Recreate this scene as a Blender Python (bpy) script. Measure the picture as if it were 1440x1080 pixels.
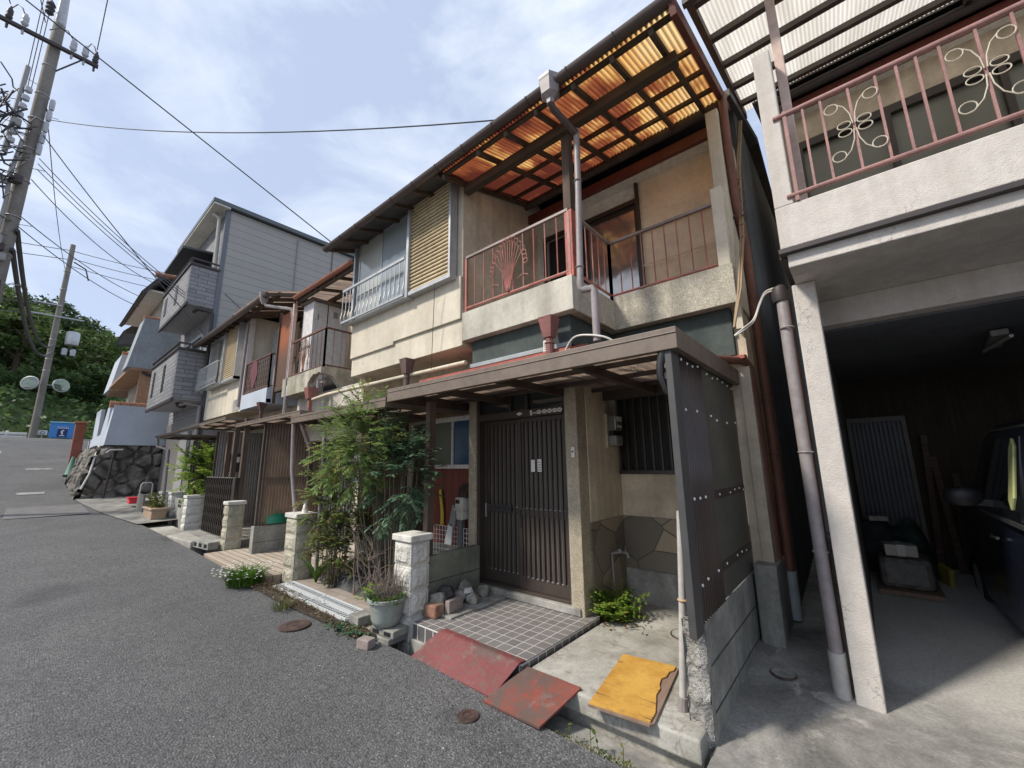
import bpy, bmesh, math, random
from mathutils import Vector, Matrix, noise
R = math.radians
PI = math.pi
for o in list(bpy.data.objects): bpy.data.objects.remove(o)
SC = bpy.context.scene
COL = SC.collection
ORG = {}
V = Vector

# ------------------------------------------------------------------ mesh builder
class MB:
    def __init__(s):
        s.v = []; s.f = []
    def add(s, vs, fs):
        n = len(s.v); s.v += [tuple(p) for p in vs]; s.f += [tuple(i + n for i in f) for f in fs]; return s
    def poly(s, *pts):
        return s.add(pts, [tuple(range(len(pts)))])
    def box(s, x0, x1, y0, y1, z0, z1):
        if x0 > x1: x0, x1 = x1, x0
        if y0 > y1: y0, y1 = y1, y0
        if z0 > z1: z0, z1 = z1, z0
        return s.add([(x0,y0,z0),(x1,y0,z0),(x1,y1,z0),(x0,y1,z0),(x0,y0,z1),(x1,y0,z1),(x1,y1,z1),(x0,y1,z1)],
                     [(0,3,2,1),(4,5,6,7),(0,1,5,4),(1,2,6,5),(2,3,7,6),(3,0,4,7)])
    def obox(s, c, size, rz=0, rx=0, ry=0):
        m = Matrix.Rotation(rz,3,'Z') @ Matrix.Rotation(ry,3,'Y') @ Matrix.Rotation(rx,3,'X')
        h = V(size)/2; c = V(c)
        vs = [c + m @ V((a*h.x,b*h.y,d*h.z)) for d in (-1,1) for a,b in ((-1,-1),(1,-1),(1,1),(-1,1))]
        return s.add(vs, [(0,3,2,1),(4,5,6,7),(0,1,5,4),(1,2,6,5),(2,3,7,6),(3,0,4,7)])
    def beam(s, a, b, w, h):
        """a bar of width w (horizontal) and height h from a to b"""
        a = V(a); b = V(b); d = (b-a).normalized()
        up = V((0,0,1)) if abs(d.z) < .95 else V((0,1,0))
        r = d.cross(up).normalized(); u = r.cross(d)
        vs = [p + r*(i*w/2) + u*(j*h/2) for p in (a,b) for i,j in ((-1,-1),(1,-1),(1,1),(-1,1))]
        return s.add(vs, [(0,1,2,3),(7,6,5,4),(0,4,5,1),(1,5,6,2),(2,6,7,3),(3,7,4,0)])
    def prism(s, pts, ax, a0, a1):
        n = len(pts)
        def P(p, a):
            return (a,p[0],p[1]) if ax == 'x' else ((p[0],a,p[1]) if ax == 'y' else (p[0],p[1],a))
        vs = [P(p,a0) for p in pts] + [P(p,a1) for p in pts]
        return s.add(vs, [tuple(range(n)), tuple(range(2*n-1,n-1,-1))] + [(i,i+n,(i+1)%n+n,(i+1)%n) for i in range(n)])
    def tube(s, pts, r, n=8, caps=True):
        pts = [V(p) for p in pts]; k = len(pts)
        rs = r if isinstance(r,(list,tuple)) else [r]*k
        t = [(pts[min(i+1,k-1)]-pts[max(i-1,0)]).normalized() for i in range(k)]
        up = V((0,0,1)) if abs(t[0].z) < .9 else V((1,0,0))
        a = t[0].cross(up).normalized()
        vs = []
        for i in range(k):
            a = (a - t[i]*a.dot(t[i])).normalized(); b = t[i].cross(a)
            vs += [pts[i] + (a*math.cos(2*PI*j/n) + b*math.sin(2*PI*j/n))*rs[i] for j in range(n)]
        fs = [(i*n+j, i*n+(j+1)%n, (i+1)*n+(j+1)%n, (i+1)*n+j) for i in range(k-1) for j in range(n)]
        if caps: fs += [tuple(range(n-1,-1,-1)), tuple((k-1)*n+j for j in range(n))]
        return s.add(vs, fs)
    def soft(s, pts, r, n=8, k=6):
        """tube along a smooth curve through the points"""
        P = [V(p) for p in pts]; P = [P[0]]+P+[P[-1]]; out = []
        for i in range(1,len(P)-2):
            a,b,c,d = P[i-1:i+3]
            for j in range(k):
                t = j/k; out.append(.5*((2*b)+(c-a)*t+(2*a-5*b+4*c-d)*t*t+(3*b-a-3*c+d)*t**3))
        return s.tube(out+[P[-1]], r, n)
    def lathe(s, prof, c, n=20, m=None):
        """prof: (radius, height) list, axis z through c"""
        c = V(c); vs = []
        for r, h in prof:
            for j in range(n):
                p = V((r*math.cos(2*PI*j/n), r*math.sin(2*PI*j/n), h))
                if m is not None: p = m @ p
                vs.append(c+p)
        k = len(prof)
        fs = [(i*n+j, i*n+(j+1)%n, (i+1)*n+(j+1)%n, (i+1)*n+j) for i in range(k-1) for j in range(n)]
        fs += [tuple(range(n-1,-1,-1)), tuple((k-1)*n+j for j in range(n))]
        return s.add(vs, fs)
    def ring(s, c, r, tr, e1=(1,0,0), e2=(0,0,1), n=18, a0=0, a1=2*PI):
        c = V(c); e1 = V(e1); e2 = V(e2)
        pts = [c + (e1*math.cos(a0+(a1-a0)*i/n) + e2*math.sin(a0+(a1-a0)*i/n))*r for i in range(n+1)]
        return s.tube(pts, tr, 6)
    def grid(s, fn, nu, nv):
        vs = [fn(i/nu, j/nv) for j in range(nv+1) for i in range(nu+1)]
        w = nu+1
        return s.add(vs, [(j*w+i, j*w+i+1, (j+1)*w+i+1, (j+1)*w+i) for j in range(nv) for i in range(nu)])
    def corr(s, o, u, v, pitch=.032, amp=.008, nv=2, seg=6, nrm=None):
        """corrugated sheet, waves across u, ribs along v"""
        o = V(o); u = V(u); v = V(v); nn = V(nrm) if nrm else u.cross(v).normalized()
        nu = max(4, int(u.length/pitch*seg))
        return s.grid(lambda a,b: o + u*a + v*b + nn*(amp*math.sin(2*PI*a*u.length/pitch)), nu, nv)
    def build(s, name, mat, parent=None, smooth=False, bev=0, org=None, thick=0):
        me = bpy.data.meshes.new(name)
        if parent is not None: o0 = ORG[parent.name]
        elif org is not None: o0 = V(org)
        else:
            xs = [p[0] for p in s.v]; ys = [p[1] for p in s.v]; zs = [p[2] for p in s.v]
            o0 = V(((min(xs)+max(xs))/2, (min(ys)+max(ys))/2, min(zs)))
        me.from_pydata([(p[0]-o0.x, p[1]-o0.y, p[2]-o0.z) for p in s.v], [], s.f)
        me.materials.append(mat)
        if smooth:
            me.polygons.foreach_set('use_smooth', [True]*len(me.polygons))
            me.set_sharp_from_angle(angle=R(42))
        ob = bpy.data.objects.new(name, me); COL.objects.link(ob)
        if parent is not None: ob.parent = parent
        else: ob.location = o0
        ORG[ob.name] = o0
        if thick:
            m = ob.modifiers.new('solid','SOLIDIFY'); m.thickness = thick
        if bev:
            m = ob.modifiers.new('bevel','BEVEL'); m.width = bev; m.segments = 2; m.limit_method = 'ANGLE'; m.angle_limit = R(40)
        return ob

def tag(o, label=None, cat=None, group=None, kind=None):
    if label: o['label'] = label
    if cat: o['category'] = cat
    if group: o['group'] = group
    if kind: o['kind'] = kind
    return o
def thing(name, loc, label, cat, group=None):
    o = bpy.data.objects.new(name, None); COL.objects.link(o); o.location = loc
    o.empty_display_size = .2
    ORG[o.name] = V(loc)
    return tag(o, label, cat, group)
def one(mb, name, mat, label, cat, group=None, **k):
    return tag(mb.build(name, mat, None, **k), label, cat, group)
def struct(mb, name, mat, **k):
    return tag(mb.build(name, mat, None, **k), kind='structure')
def dup(o, loc, label=None, group=None, rz=None, scale=None, parent=None):
    c = o.copy(); COL.objects.link(c)
    if parent is not None: c.parent = parent
    else:
        c.location = loc
        if rz is not None: c.rotation_euler = (0,0,rz)
        if scale is not None: c.scale = scale
        if label: c['label'] = label
        if group: c['group'] = group
    for ch in list(o.children): dup(ch, None, parent=c)
    return c

# ------------------------------------------------------------------ materials
def _n(nt, t, **k):
    n = nt.nodes.new(t)
    for a, b in k.items(): setattr(n, a, b)
    return n
def L(nt, a, b): nt.links.new(a, b)
class G:
    """small wrapper for building node materials on world position"""
    def __init__(s, name):
        s.m = bpy.data.materials.new(name); s.m.use_nodes = True; s.nt = s.m.node_tree
        s.b = s.nt.nodes['Principled BSDF']; s.out = s.nt.nodes['Material Output']
        s.geo = _n(s.nt,'ShaderNodeNewGeometry'); s.pos = s.geo.outputs['Position']
    def map(s, sc=(1,1,1), rot=(0,0,0), loc=(0,0,0), src=None):
        n = _n(s.nt,'ShaderNodeMapping'); L(s.nt, src or s.pos, n.inputs[0])
        n.inputs['Scale'].default_value = sc; n.inputs['Rotation'].default_value = rot; n.inputs['Location'].default_value = loc
        return n.outputs[0]
    def noise(s, scale, detail=5, rough=.55, src=None, dist=0):
        n = _n(s.nt,'ShaderNodeTexNoise'); L(s.nt, src or s.pos, n.inputs['Vector'])
        n.inputs['Scale'].default_value = scale; n.inputs['Detail'].default_value = detail
        n.inputs['Roughness'].default_value = rough; n.inputs['Distortion'].default_value = dist
        return n.outputs[0]
    def vor(s, scale, feature='F1', src=None, out=0, rnd=1):
        n = _n(s.nt,'ShaderNodeTexVoronoi'); n.feature = feature; L(s.nt, src or s.pos, n.inputs['Vector'])
        n.inputs['Scale'].default_value = scale; n.inputs['Randomness'].default_value = rnd
        return n.outputs[out]
    def ramp(s, f, *stops):
        n = _n(s.nt,'ShaderNodeValToRGB'); L(s.nt, f, n.inputs[0]); e = n.color_ramp.elements
        while len(e) < len(stops): e.new(.5)
        for i,(p,c) in enumerate(stops):
            e[i].position = p; e[i].color = (c,c,c,1) if not isinstance(c,tuple) else c+(1,)
        return n.outputs[0]
    def mix(s, f, a, b, mode='MIX'):
        n = _n(s.nt,'ShaderNodeMix'); n.data_type = 'RGBA'; n.blend_type = mode
        for i, x in ((0,f),(6,a),(7,b)):
            if hasattr(x,'links'): L(s.nt, x, n.inputs[i])
            elif i == 0: n.inputs[0].default_value = x
            else: n.inputs[i].default_value = tuple(x)+(1,) if isinstance(x,(tuple,list)) else (x,x,x,1)
        return n.outputs[2]
    def math(s, op, a, b=0.):
        n = _n(s.nt,'ShaderNodeMath'); n.operation = op
        for i,x in ((0,a),(1,b)):
            if hasattr(x,'links'): L(s.nt, x, n.inputs[i])
            else: n.inputs[i].default_value = x
        return n.outputs[0]
    def uv(s):
        """(x+y, z, 0): brick-like patterns on upright faces of either axis"""
        sx = _n(s.nt,'ShaderNodeSeparateXYZ'); L(s.nt, s.pos, sx.inputs[0])
        c = _n(s.nt,'ShaderNodeCombineXYZ'); L(s.nt, s.math('ADD', sx.outputs[0], sx.outputs[1]), c.inputs[0]); L(s.nt, sx.outputs[2], c.inputs[1])
        return c.outputs[0]
    def sep(s, i):
        sx = _n(s.nt,'ShaderNodeSeparateXYZ'); L(s.nt, s.pos, sx.inputs[0]); return sx.outputs[i]
    def brick(s, src, w, h, mortar, c1, c2, cm, off=.5, sm=.1):
        n = _n(s.nt,'ShaderNodeTexBrick'); L(s.nt, src, n.inputs['Vector']); n.offset = off
        n.inputs['Color1'].default_value = tuple(c1)+(1,); n.inputs['Color2'].default_value = tuple(c2)+(1,); n.inputs['Mortar'].default_value = tuple(cm)+(1,)
        n.inputs['Scale'].default_value = 1; n.inputs['Mortar Size'].default_value = mortar; n.inputs['Mortar Smooth'].default_value = sm
        n.inputs['Brick Width'].default_value = w; n.inputs['Row Height'].default_value = h
        return n.outputs[0], n.outputs[1]
    def bump(s, h, strength=.3, dist=.01, chain=None):
        n = _n(s.nt,'ShaderNodeBump'); L(s.nt, h, n.inputs['Height']); n.inputs['Strength'].default_value = strength; n.inputs['Distance'].default_value = dist
        if chain is not None: L(s.nt, chain, n.inputs['Normal'])
        L(s.nt, n.outputs[0], s.b.inputs['Normal']); return n.outputs[0]
    def col(s, c):
        if hasattr(c,'links'): L(s.nt, c, s.b.inputs['Base Color'])
        else: s.b.inputs['Base Color'].default_value = tuple(c)+(1,)
    def set(s, rough=.8, metal=0., spec=.5):
        if hasattr(rough,'links'): L(s.nt, rough, s.b.inputs['Roughness'])
        else: s.b.inputs['Roughness'].default_value = rough
        s.b.inputs['Metallic'].default_value = metal; s.b.inputs['Specular IOR Level'].default_value = spec
        return s.m

def mul(c, k): return tuple(min(1,x*k) for x in c)
def weathered(name, c, rough=.85, var=.25, scale=1.6, grain=60, gb=.25, gd=.004, streak=.25, dirt=(.16,.13,.10), speck=0, metal=0, spec=.4, sscale=5, micro=.5, crack=0, patch=0, patchc=(.25,.23,.2)):
    """plaster, concrete, paint: blotches, vertical rain streaks, fine grain"""
    g = G(name)
    n1 = g.noise(scale, 6, .6)
    cc = g.mix(g.ramp(n1,(.36,0.),(.64,1.)), mul(c,1-var*1.15), mul(c,1+var*.35))
    mid = g.noise(scale*9, 6, .7)
    cc = g.mix(micro, cc, g.mix(1., cc, g.ramp(mid,(.32,.55),(.62,1.12)), 'MULTIPLY'))
    if streak:
        st = g.noise(1, 4, .6, src=g.map((sscale,sscale,.35)))
        f = g.math('MULTIPLY', g.ramp(st,(.44,0.),(.68,1.)), streak)
        cc = g.mix(f, cc, dirt)
    if patch:
        pn = g.noise(2.3, 8, .65, dist=.6)
        cc = g.mix(g.math('MULTIPLY', g.ramp(pn,(.56,0.),(.64,1.)), patch), cc, patchc)
    if crack:
        ck = g.ramp(g.math('ABSOLUTE', g.math('SUBTRACT', g.noise(1.1,7,.6,dist=.25), .5)),(.0,1.),(.0022,0.)); ck = g.math('MULTIPLY', ck, g.ramp(g.noise(1.7,2),(.5,0.),(.58,1.)))
        cc = g.mix(g.math('MULTIPLY',ck,crack), cc, mul(dirt,.5))
    if speck:
        vo = g.vor(170, out=1)
        cc = g.mix(g.math('MULTIPLY', g.ramp(vo,(.35,0.),(.65,1.)), speck), cc, mul(dirt,.7))
    g.col(cc)
    if gb: g.bump(g.noise(grain, 4, .65), gb, gd)
    return g.set(rough, metal, spec)
def plain(name, c, rough=.5, metal=0., spec=.5, var=.12, scale=9, bump=0):
    g = G(name); n = g.noise(scale, 5, .6)
    g.col(g.mix(g.ramp(n,(.3,0.),(.7,1.)), mul(c,1-var), mul(c,1+var)))
    rr = g.math('ADD', g.math('MULTIPLY', n, .3), rough-.15)
    if bump: g.bump(n, bump, .01)
    return g.set(rr, metal, spec)
def wood(name, c, rough=.8, axis=0, var=.45):
    g = G(name); sc = [28,28,28]; sc[axis] = 1.2
    n = g.noise(1, 5, .6, src=g.map(tuple(sc)))
    n2 = g.noise(2.2, 4)
    cc = g.mix(g.ramp(n,(.3,0.),(.7,1.)), mul(c,1-var), mul(c,1+var*.5))
    g.col(g.mix(g.math('MULTIPLY',g.ramp(n2,(.45,0.),(.75,1.)),.5), cc, mul(c,.5)))
    g.bump(n, .3, .003)
    return g.set(rough, 0, .3)
def see_through(name, c, trans=.6, clear=.1, rough=.35, streaky=None, noise_scale=3):
    """thin plastic sheet: part of the light passes through scattered, a little passes clear"""
    g = G(name); nt = g.nt
    if callable(streaky): cc = streaky(g)
    else:
        n = g.noise(noise_scale, 5, .6); cc = g.mix(g.ramp(n,(.3,0.),(.7,1.)), mul(c,.75), mul(c,1.1))
    g.col(cc); g.set(rough)
    tl = _n(nt,'ShaderNodeBsdfTranslucent'); L(nt, cc, tl.inputs[0]) if hasattr(cc,'links') else None
    tp = _n(nt,'ShaderNodeBsdfTransparent'); L(nt, cc, tp.inputs[0])
    m1 = _n(nt,'ShaderNodeMixShader'); m1.inputs[0].default_value = trans; L(nt, g.b.outputs[0], m1.inputs[1]); L(nt, tl.outputs[0], m1.inputs[2])
    m2 = _n(nt,'ShaderNodeMixShader'); m2.inputs[0].default_value = clear; L(nt, m1.outputs[0], m2.inputs[1]); L(nt, tp.outputs[0], m2.inputs[2])
    L(nt, m2.outputs[0], g.out.inputs[0]); return g.m
def leafmat(name, c1, c2, c3=None, scale=6, trans=.35):
    g = G(name); nt = g.nt
    n = g.noise(scale, 3); cc = g.mix(g.ramp(n,(.35,0.),(.65,1.)), c1, c2)
    if c3: cc = g.mix(g.ramp(g.noise(scale*.35+1.3,3),(.54,0.),(.7,1.)), cc, c3)
    w = g.vor(40, out=1); cc = g.mix(.35, cc, g.mix(1., cc, w, 'MULTIPLY'))
    g.col(cc); g.set(.5, 0, .35)
    tl = _n(nt,'ShaderNodeBsdfTranslucent'); L(nt, cc, tl.inputs[0])
    m1 = _n(nt,'ShaderNodeMixShader'); m1.inputs[0].default_value = trans; L(nt, g.b.outputs[0], m1.inputs[1]); L(nt, tl.outputs[0], m1.inputs[2])
    L(nt, m1.outputs[0], g.out.inputs[0]); return g.m
def glass(name, c=(.05,.06,.06), rough=.06, spec=.9, wob=.15):
    g = G(name); n = g.noise(1.3,2); g.col(g.mix(n, mul(c,.7), mul(c,1.3))); g.bump(g.noise(2.5,2), wob, .02)
    return g.set(rough, 0, spec)
MT = {}
MT['cream'] = weathered('cream_stucco', (.68,.62,.50), var=.14, streak=.34, micro=.22, crack=.6, dirt=(.34,.29,.21), grain=90, gb=.35, gd=.004)
MT['cream_old'] = weathered('old_cream_plaster', (.72,.62,.475), micro=.3, var=.22, streak=.35, scale=2.2, dirt=(.16,.11,.07), grain=120, gb=.3, gd=.004)
MT['sand'] = weathered('sand_speckled_plaster', (.85,.69,.50), micro=.25, var=.14, streak=.2, grain=160, gb=.45, gd=.004, speck=.12, dirt=(.3,.2,.12))
MT['parapet'] = weathered('washed_concrete', (.60,.57,.49), micro=.3, var=.25, streak=.45, scale=2.5, dirt=(.22,.2,.16), grain=80, gb=.35, speck=.06)
MT['terrazzo'] = weathered('stone_chip_render', (.62,.58,.48), var=.12, streak=.2, speck=.6, dirt=(.3,.25,.18), grain=130, gb=.55, gd=.006)
MT['chip'] = weathered('stone_chip_pier', (.56,.50,.38), var=.15, streak=.35, speck=.5, dirt=(.22,.17,.12), grain=150, gb=.6, gd=.006)
MT['white'] = weathered('white_render', (.63,.585,.54), var=.08, streak=.36, micro=.25, crack=.7, dirt=(.40,.35,.30), sscale=9, grain=130, gb=.7, gd=.007)
MT['soffit'] = weathered('pale_soffit', (.74,.71,.65), var=.12, streak=0, gb=.05)
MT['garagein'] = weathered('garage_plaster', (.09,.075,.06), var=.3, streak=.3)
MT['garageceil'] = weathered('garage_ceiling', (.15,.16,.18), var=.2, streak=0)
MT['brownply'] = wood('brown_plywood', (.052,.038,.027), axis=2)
MT['green'] = weathered('green_mortar', (.075,.092,.087), var=.22, streak=.25, dirt=(.05,.06,.06), grain=110, gb=.7, gd=.006)
MT['darkwall'] = weathered('dark_grey_wall', (.115,.125,.13), var=.2, streak=.3, dirt=(.03,.03,.035), grain=20, gb=.05)  # even dark grey for the alley side of the house
MT['conc'] = weathered('concrete', (.38,.37,.34), var=.4, streak=.35, scale=3.2, dirt=(.1,.095,.08), grain=95, gb=.45, patch=.45, patchc=(.15,.14,.125))
MT['block'] = weathered('concrete_block', (.36,.355,.32), var=.35, streak=.5, scale=2.6, dirt=(.11,.11,.09), grain=140, gb=.7, gd=.006, speck=.15)
MT['brokenconc'] = weathered('broken_mortar', (.42,.41,.38), var=.4, streak=0, scale=9, grain=26, gb=1., gd=.05, speck=.2)
MT['rock'] = weathered('pale_rock', (.36,.34,.29), var=.45, streak=0, scale=9, grain=30, gb=.8, gd=.02)
MT['rockdark'] = weathered('dark_rock', (.09,.09,.088), var=.4, streak=0, scale=9, grain=30, gb=.8, gd=.02)
MT['rockwhite'] = weathered('white_rock', (.66,.64,.6), var=.2, streak=0, scale=9, grain=30, gb=.6, gd=.02)
MT['redbrick'] = weathered('worn_red_brick', (.32,.17,.115), var=.35, streak=.2, scale=8, grain=90, gb=.7, patch=.5, patchc=(.45,.4,.33))
MT['pinkbrick'] = weathered('pink_grey_brick', (.33,.27,.25), var=.2, streak=.1, scale=8, grain=90, gb=.5)
MT['gutter'] = plain('brown_gutter', (.085,.062,.055), .38, spec=.5)
MT['redgutter'] = plain('faded_red_gutter', (.36,.15,.10), .45)
MT['redbeam'] = weathered('red_painted_beam', (.16,.042,.03), rough=.55, var=.25, streak=.25, dirt=(.05,.02,.015), gb=.1)
MT['wood'] = wood('dark_old_timber', (.095,.066,.045), axis=0)
MT['woody'] = wood('dark_old_rafter', (.105,.075,.055), axis=1)
MT['woodz'] = wood('dark_old_post', (.12,.085,.065), axis=2)
MT['redpost'] = weathered('peeling_red_paint', (.45,.12,.09), rough=.6, var=.25, streak=.35, scale=12, dirt=(.12,.08,.06), patch=.5, patchc=(.10,.07,.06), gb=.3)
MT['redrail'] = weathered('worn_red_rail', (.42,.14,.115), rough=.5, var=.3, streak=.4, scale=7, dirt=(.42,.32,.26), gb=.1, patch=.35, patchc=(.35,.28,.24))
MT['railtop'] = weathered('grey_worn_handrail', (.32,.26,.24), rough=.45, var=.25, streak=.2, scale=6, dirt=(.2,.1,.08), gb=.1)
MT['pinkrail'] = weathered('faded_pink_rail', (.36,.195,.175), rough=.5, var=.2, streak=.35, scale=7, dirt=(.24,.12,.11), gb=.1)
MT['scroll'] = plain('pale_bare_iron', (.52,.46,.36), .5)
MT['pinkpost'] = weathered('faded_pink_post', (.62,.47,.40), rough=.6, var=.15, streak=.3, dirt=(.34,.22,.18), gb=.1)
MT['alu'] = plain('aluminium', (.46,.47,.48), .4, .5)
MT['aludull'] = plain('dull_aluminium', (.42,.43,.44), .5, .4)
MT['bronze'] = plain('dark_bronze_frame', (.045,.037,.032), .42, .25)
MT['brownpanel'] = plain('brown_door_panel', (.058,.044,.036), .5, .1)  # a little browner and lighter than the frame bronze
MT['doorpane'] = plain('grey_brown_door_glass', (.115,.104,.09), .38, spec=.5, var=.2, scale=2)
MT['fascia'] = weathered('brown_fascia', (.185,.142,.112), rough=.5, var=.12, streak=.25, dirt=(.1,.08,.07), gb=0, spec=.5)
MT['fasciadark'] = weathered('dark_brown_frame', (.07,.052,.045), rough=.55, var=.2, streak=.2, gb=0)
MT['greypost'] = plain('charcoal_post', (.062,.060,.060), .5)
MT['board'] = weathered('flat_grey_board', (.12,.115,.092), rough=.5, var=.25, streak=.5, dirt=(.08,.08,.07), gb=.05, sscale=3)
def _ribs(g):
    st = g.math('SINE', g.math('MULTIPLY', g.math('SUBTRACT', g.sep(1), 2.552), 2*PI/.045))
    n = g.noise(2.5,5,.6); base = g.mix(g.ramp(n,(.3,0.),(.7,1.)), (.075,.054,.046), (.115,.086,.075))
    return g.mix(g.ramp(st,(.25,.85),(.75,0.)), base, (.028,.021,.02))  # dark groove stripes: rib shading put into the colour, with groove dirt
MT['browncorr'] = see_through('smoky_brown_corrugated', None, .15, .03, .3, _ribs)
MT['browncorr2'] = see_through('pale_brown_corrugated', (.235,.172,.132), .4, .16, .3)
MT['screw'] = plain('white_screw_cap', (.85,.84,.8), .4)
MT['black'] = plain('black_plastic', (.02,.02,.022), .45)
MT['cable'] = plain('black_cable', (.03,.03,.034), .6)
MT['wire'] = plain('grey_wire', (.10,.105,.12), .6)
MT['white_cable'] = plain('white_cable', (.62,.6,.56), .5)
MT['pvcgrey'] = weathered('grey_pvc_pipe', (.31,.275,.275), rough=.45, var=.12, streak=.25, dirt=(.25,.19,.18), gb=0)
MT['pvcpink'] = weathered('faded_pink_pipe', (.50,.32,.28), rough=.5, var=.15, streak=.4, dirt=(.36,.32,.31), gb=0)
MT['pvcbrown'] = weathered('brown_red_pipe', (.20,.085,.058), rough=.5, var=.2, streak=.35, dirt=(.1,.06,.05), gb=0)
MT['pvcred'] = weathered('red_hopper', (.30,.125,.11), rough=.55, var=.2, streak=.3, dirt=(.2,.09,.08), gb=0)
MT['pvccream'] = weathered('cream_pvc_pipe', (.62,.55,.42), rough=.5, var=.12, streak=.2, gb=0)
MT['pvcwhite'] = weathered('white_vinyl_pipe', (.50,.48,.455), rough=.45, var=.12, streak=.25, gb=0)
MT['bluegrey'] = plain('blue_grey_pvc', (.30,.34,.35), .5)
MT['slat'] = weathered('tan_shutter_slat', (.60,.50,.33), rough=.55, var=.15, streak=.3, dirt=(.36,.28,.17), gb=0, spec=.4)
MT['curtain'] = plain('pale_curtain', (.45,.44,.40), .9, scale=20, var=.15)
MT['glass'] = glass('window_glass')
MT['frost'] = glass('frosted_glass', (.13,.145,.11), .3, .5, .4); MT['curtglass'] = glass('curtained_glass', (.40,.41,.38), .12, .8, .2); MT['blueglass'] = glass('pale_curtained_glass', (.27,.31,.32), .08, .9, .2)
MT['navyglass'] = glass('blue_blind_glass', (.045,.10,.20), .15, .5)
MT['balcglass'] = glass('wavy_door_glass', (.42,.40,.37), .14, 1., .6); MT['balcglass'].node_tree.nodes['Principled BSDF'].inputs['Metallic'].default_value = .75
MT['redsiding'] = None
MT['interior'] = plain('dark_interior', (.02,.018,.016), .9)
MT['tileroof'] = weathered('dark_roof_tile', (.075,.07,.07), rough=.6, var=.3, streak=.2, gb=.1)
MT['orangetile'] = weathered('orange_coping_tile', (.40,.19,.115), rough=.6, var=.25, streak=.2, gb=.1)
MT['bluewall'] = weathered('pale_blue_render', (.46,.51,.58), micro=.15, var=.08, streak=.12, dirt=(.36,.39,.43), grain=45, gb=.6, gd=.008)
MT['bluewall2'] = weathered('grey_blue_render', (.33,.37,.41), var=.15, streak=.35, dirt=(.24,.27,.29), grain=45, gb=.4, gd=.008)
MT['orangeceil'] = weathered('orange_boarded_ceiling', (.42,.25,.155), var=.15, streak=0, gb=0)
MT['whitepaint'] = weathered('white_paint', (.76,.75,.73), var=.1, streak=.15, dirt=(.45,.43,.4), gb=.05, rough=.55)
MT['rust'] = weathered('rusty_iron', (.09,.055,.045), rough=.85, var=.4, streak=0, scale=14, grain=70, gb=.6)
MT['iron'] = plain('dark_iron', (.06,.05,.05), .55, .4); MT['rustrail'] = weathered('rusty_brown_rail', (.17,.075,.06), rough=.6, gb=.1)
MT['pole'] = weathered('concrete_pole', (.23,.21,.185), var=.14, streak=.3, dirt=(.22,.2,.18), grain=60, gb=.15)
MT['porcelain'] = plain('grey_porcelain', (.42,.43,.46), .3)
MT['carpaint'] = plain('dark_navy_paint', (.018,.022,.04), .16, .3, 1., var=.05)
MT['carglass'] = glass('dark_car_glass', (.01,.011,.013), .05, 1., 0)
MT['chrome'] = plain('chrome_trim', (.55,.56,.58), .2, .9)
MT['tyre'] = plain('tyre_rubber', (.02,.02,.02), .85)
MT['yellowgreen'] = plain('lime_visor', (.62,.66,.30), .4)
MT['card'] = plain('brown_cardboard', (.30,.22,.14), .8)
MT['poly'] = plain('clear_wrapped_box', (.42,.38,.33), .35, scale=18, var=.25)
MT['yellow'] = plain('yellow_cloth', (.62,.48,.06), .8); MT['olivebag'] = plain('olive_yellow_bag', (.26,.22,.04), .8)
MT['yellowpaint'] = None
MT['redplastic'] = plain('red_plastic', (.65,.03,.05), .4)
MT['greenplastic'] = plain('green_net_plastic', (.02,.22,.13), .5)
MT['conegreen'] = plain('faded_green_cone', (.13,.27,.20), .6)
MT['terracotta'] = weathered('faded_terracotta', (.42,.30,.21), var=.2, streak=.25, gb=.1)
MT['celadon'] = weathered('pale_green_grey_plastic', (.36,.395,.355), rough=.55, var=.2, streak=.45, dirt=(.24,.25,.22), gb=.05, scale=6)
MT['soil'] = weathered('dark_soil', (.06,.045,.03), var=.5, streak=0, scale=20, grain=60, gb=1, gd=.02)
MT['signblue'] = plain('sign_blue', (.06,.25,.62), .5, var=.05)
MT['signnavy'] = plain('sign_navy', (.015,.03,.14), .5, var=.05)
MT['signwhite'] = plain('sign_white', (.75,.76,.78), .5, var=.04)
MT['sticker'] = plain('white_sticker', (.72,.70,.64), .5)
MT['meterwhite'] = plain('ivory_meter_case', (.55,.54,.49), .4)
MT['metergrey'] = plain('grey_meter_case', (.27,.27,.265), .5)
MT['stem'] = wood('grey_brown_stem', (.17,.145,.11), axis=2)
MT['deadstem'] = wood('dead_grey_stem', (.24,.19,.16), axis=2)
MT['bark'] = wood('tree_bark', (.09,.065,.045), axis=2)
MT['nandina'] = leafmat('nandina_leaf', (.19,.30,.08), (.30,.42,.13), (.40,.32,.13), 5, .5)
MT['darkleaf'] = leafmat('dark_green_leaf', (.085,.165,.10), (.15,.26,.14), None, 6)
MT['redleaf'] = leafmat('reddish_leaf', (.20,.055,.03), (.12,.12,.03), None, 7)
MT['bushleaf'] = leafmat('olive_bush_leaf', (.09,.13,.03), (.17,.19,.055), (.26,.20,.09), 9)
MT['bright'] = leafmat('bright_green_leaf', (.22,.38,.05), (.36,.46,.09), None, 8, .45)
MT['midleaf'] = leafmat('fresh_green_leaf', (.07,.17,.02), (.12,.24,.035), None, 9, .4)
MT['petal'] = plain('white_petal', (.75,.74,.7), .6)
MT['hillA'] = leafmat('evergreen_crown', (.04,.08,.03), (.085,.14,.05), (.12,.14,.045), .35, .3)
MT['hillB'] = leafmat('broadleaf_crown', (.075,.14,.04), (.14,.21,.06), (.20,.20,.06), .5, .35)
MT['hillC'] = leafmat('kudzu_leaf', (.07,.14,.045), (.14,.23,.075), (.24,.30,.08), .45, .4)
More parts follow.
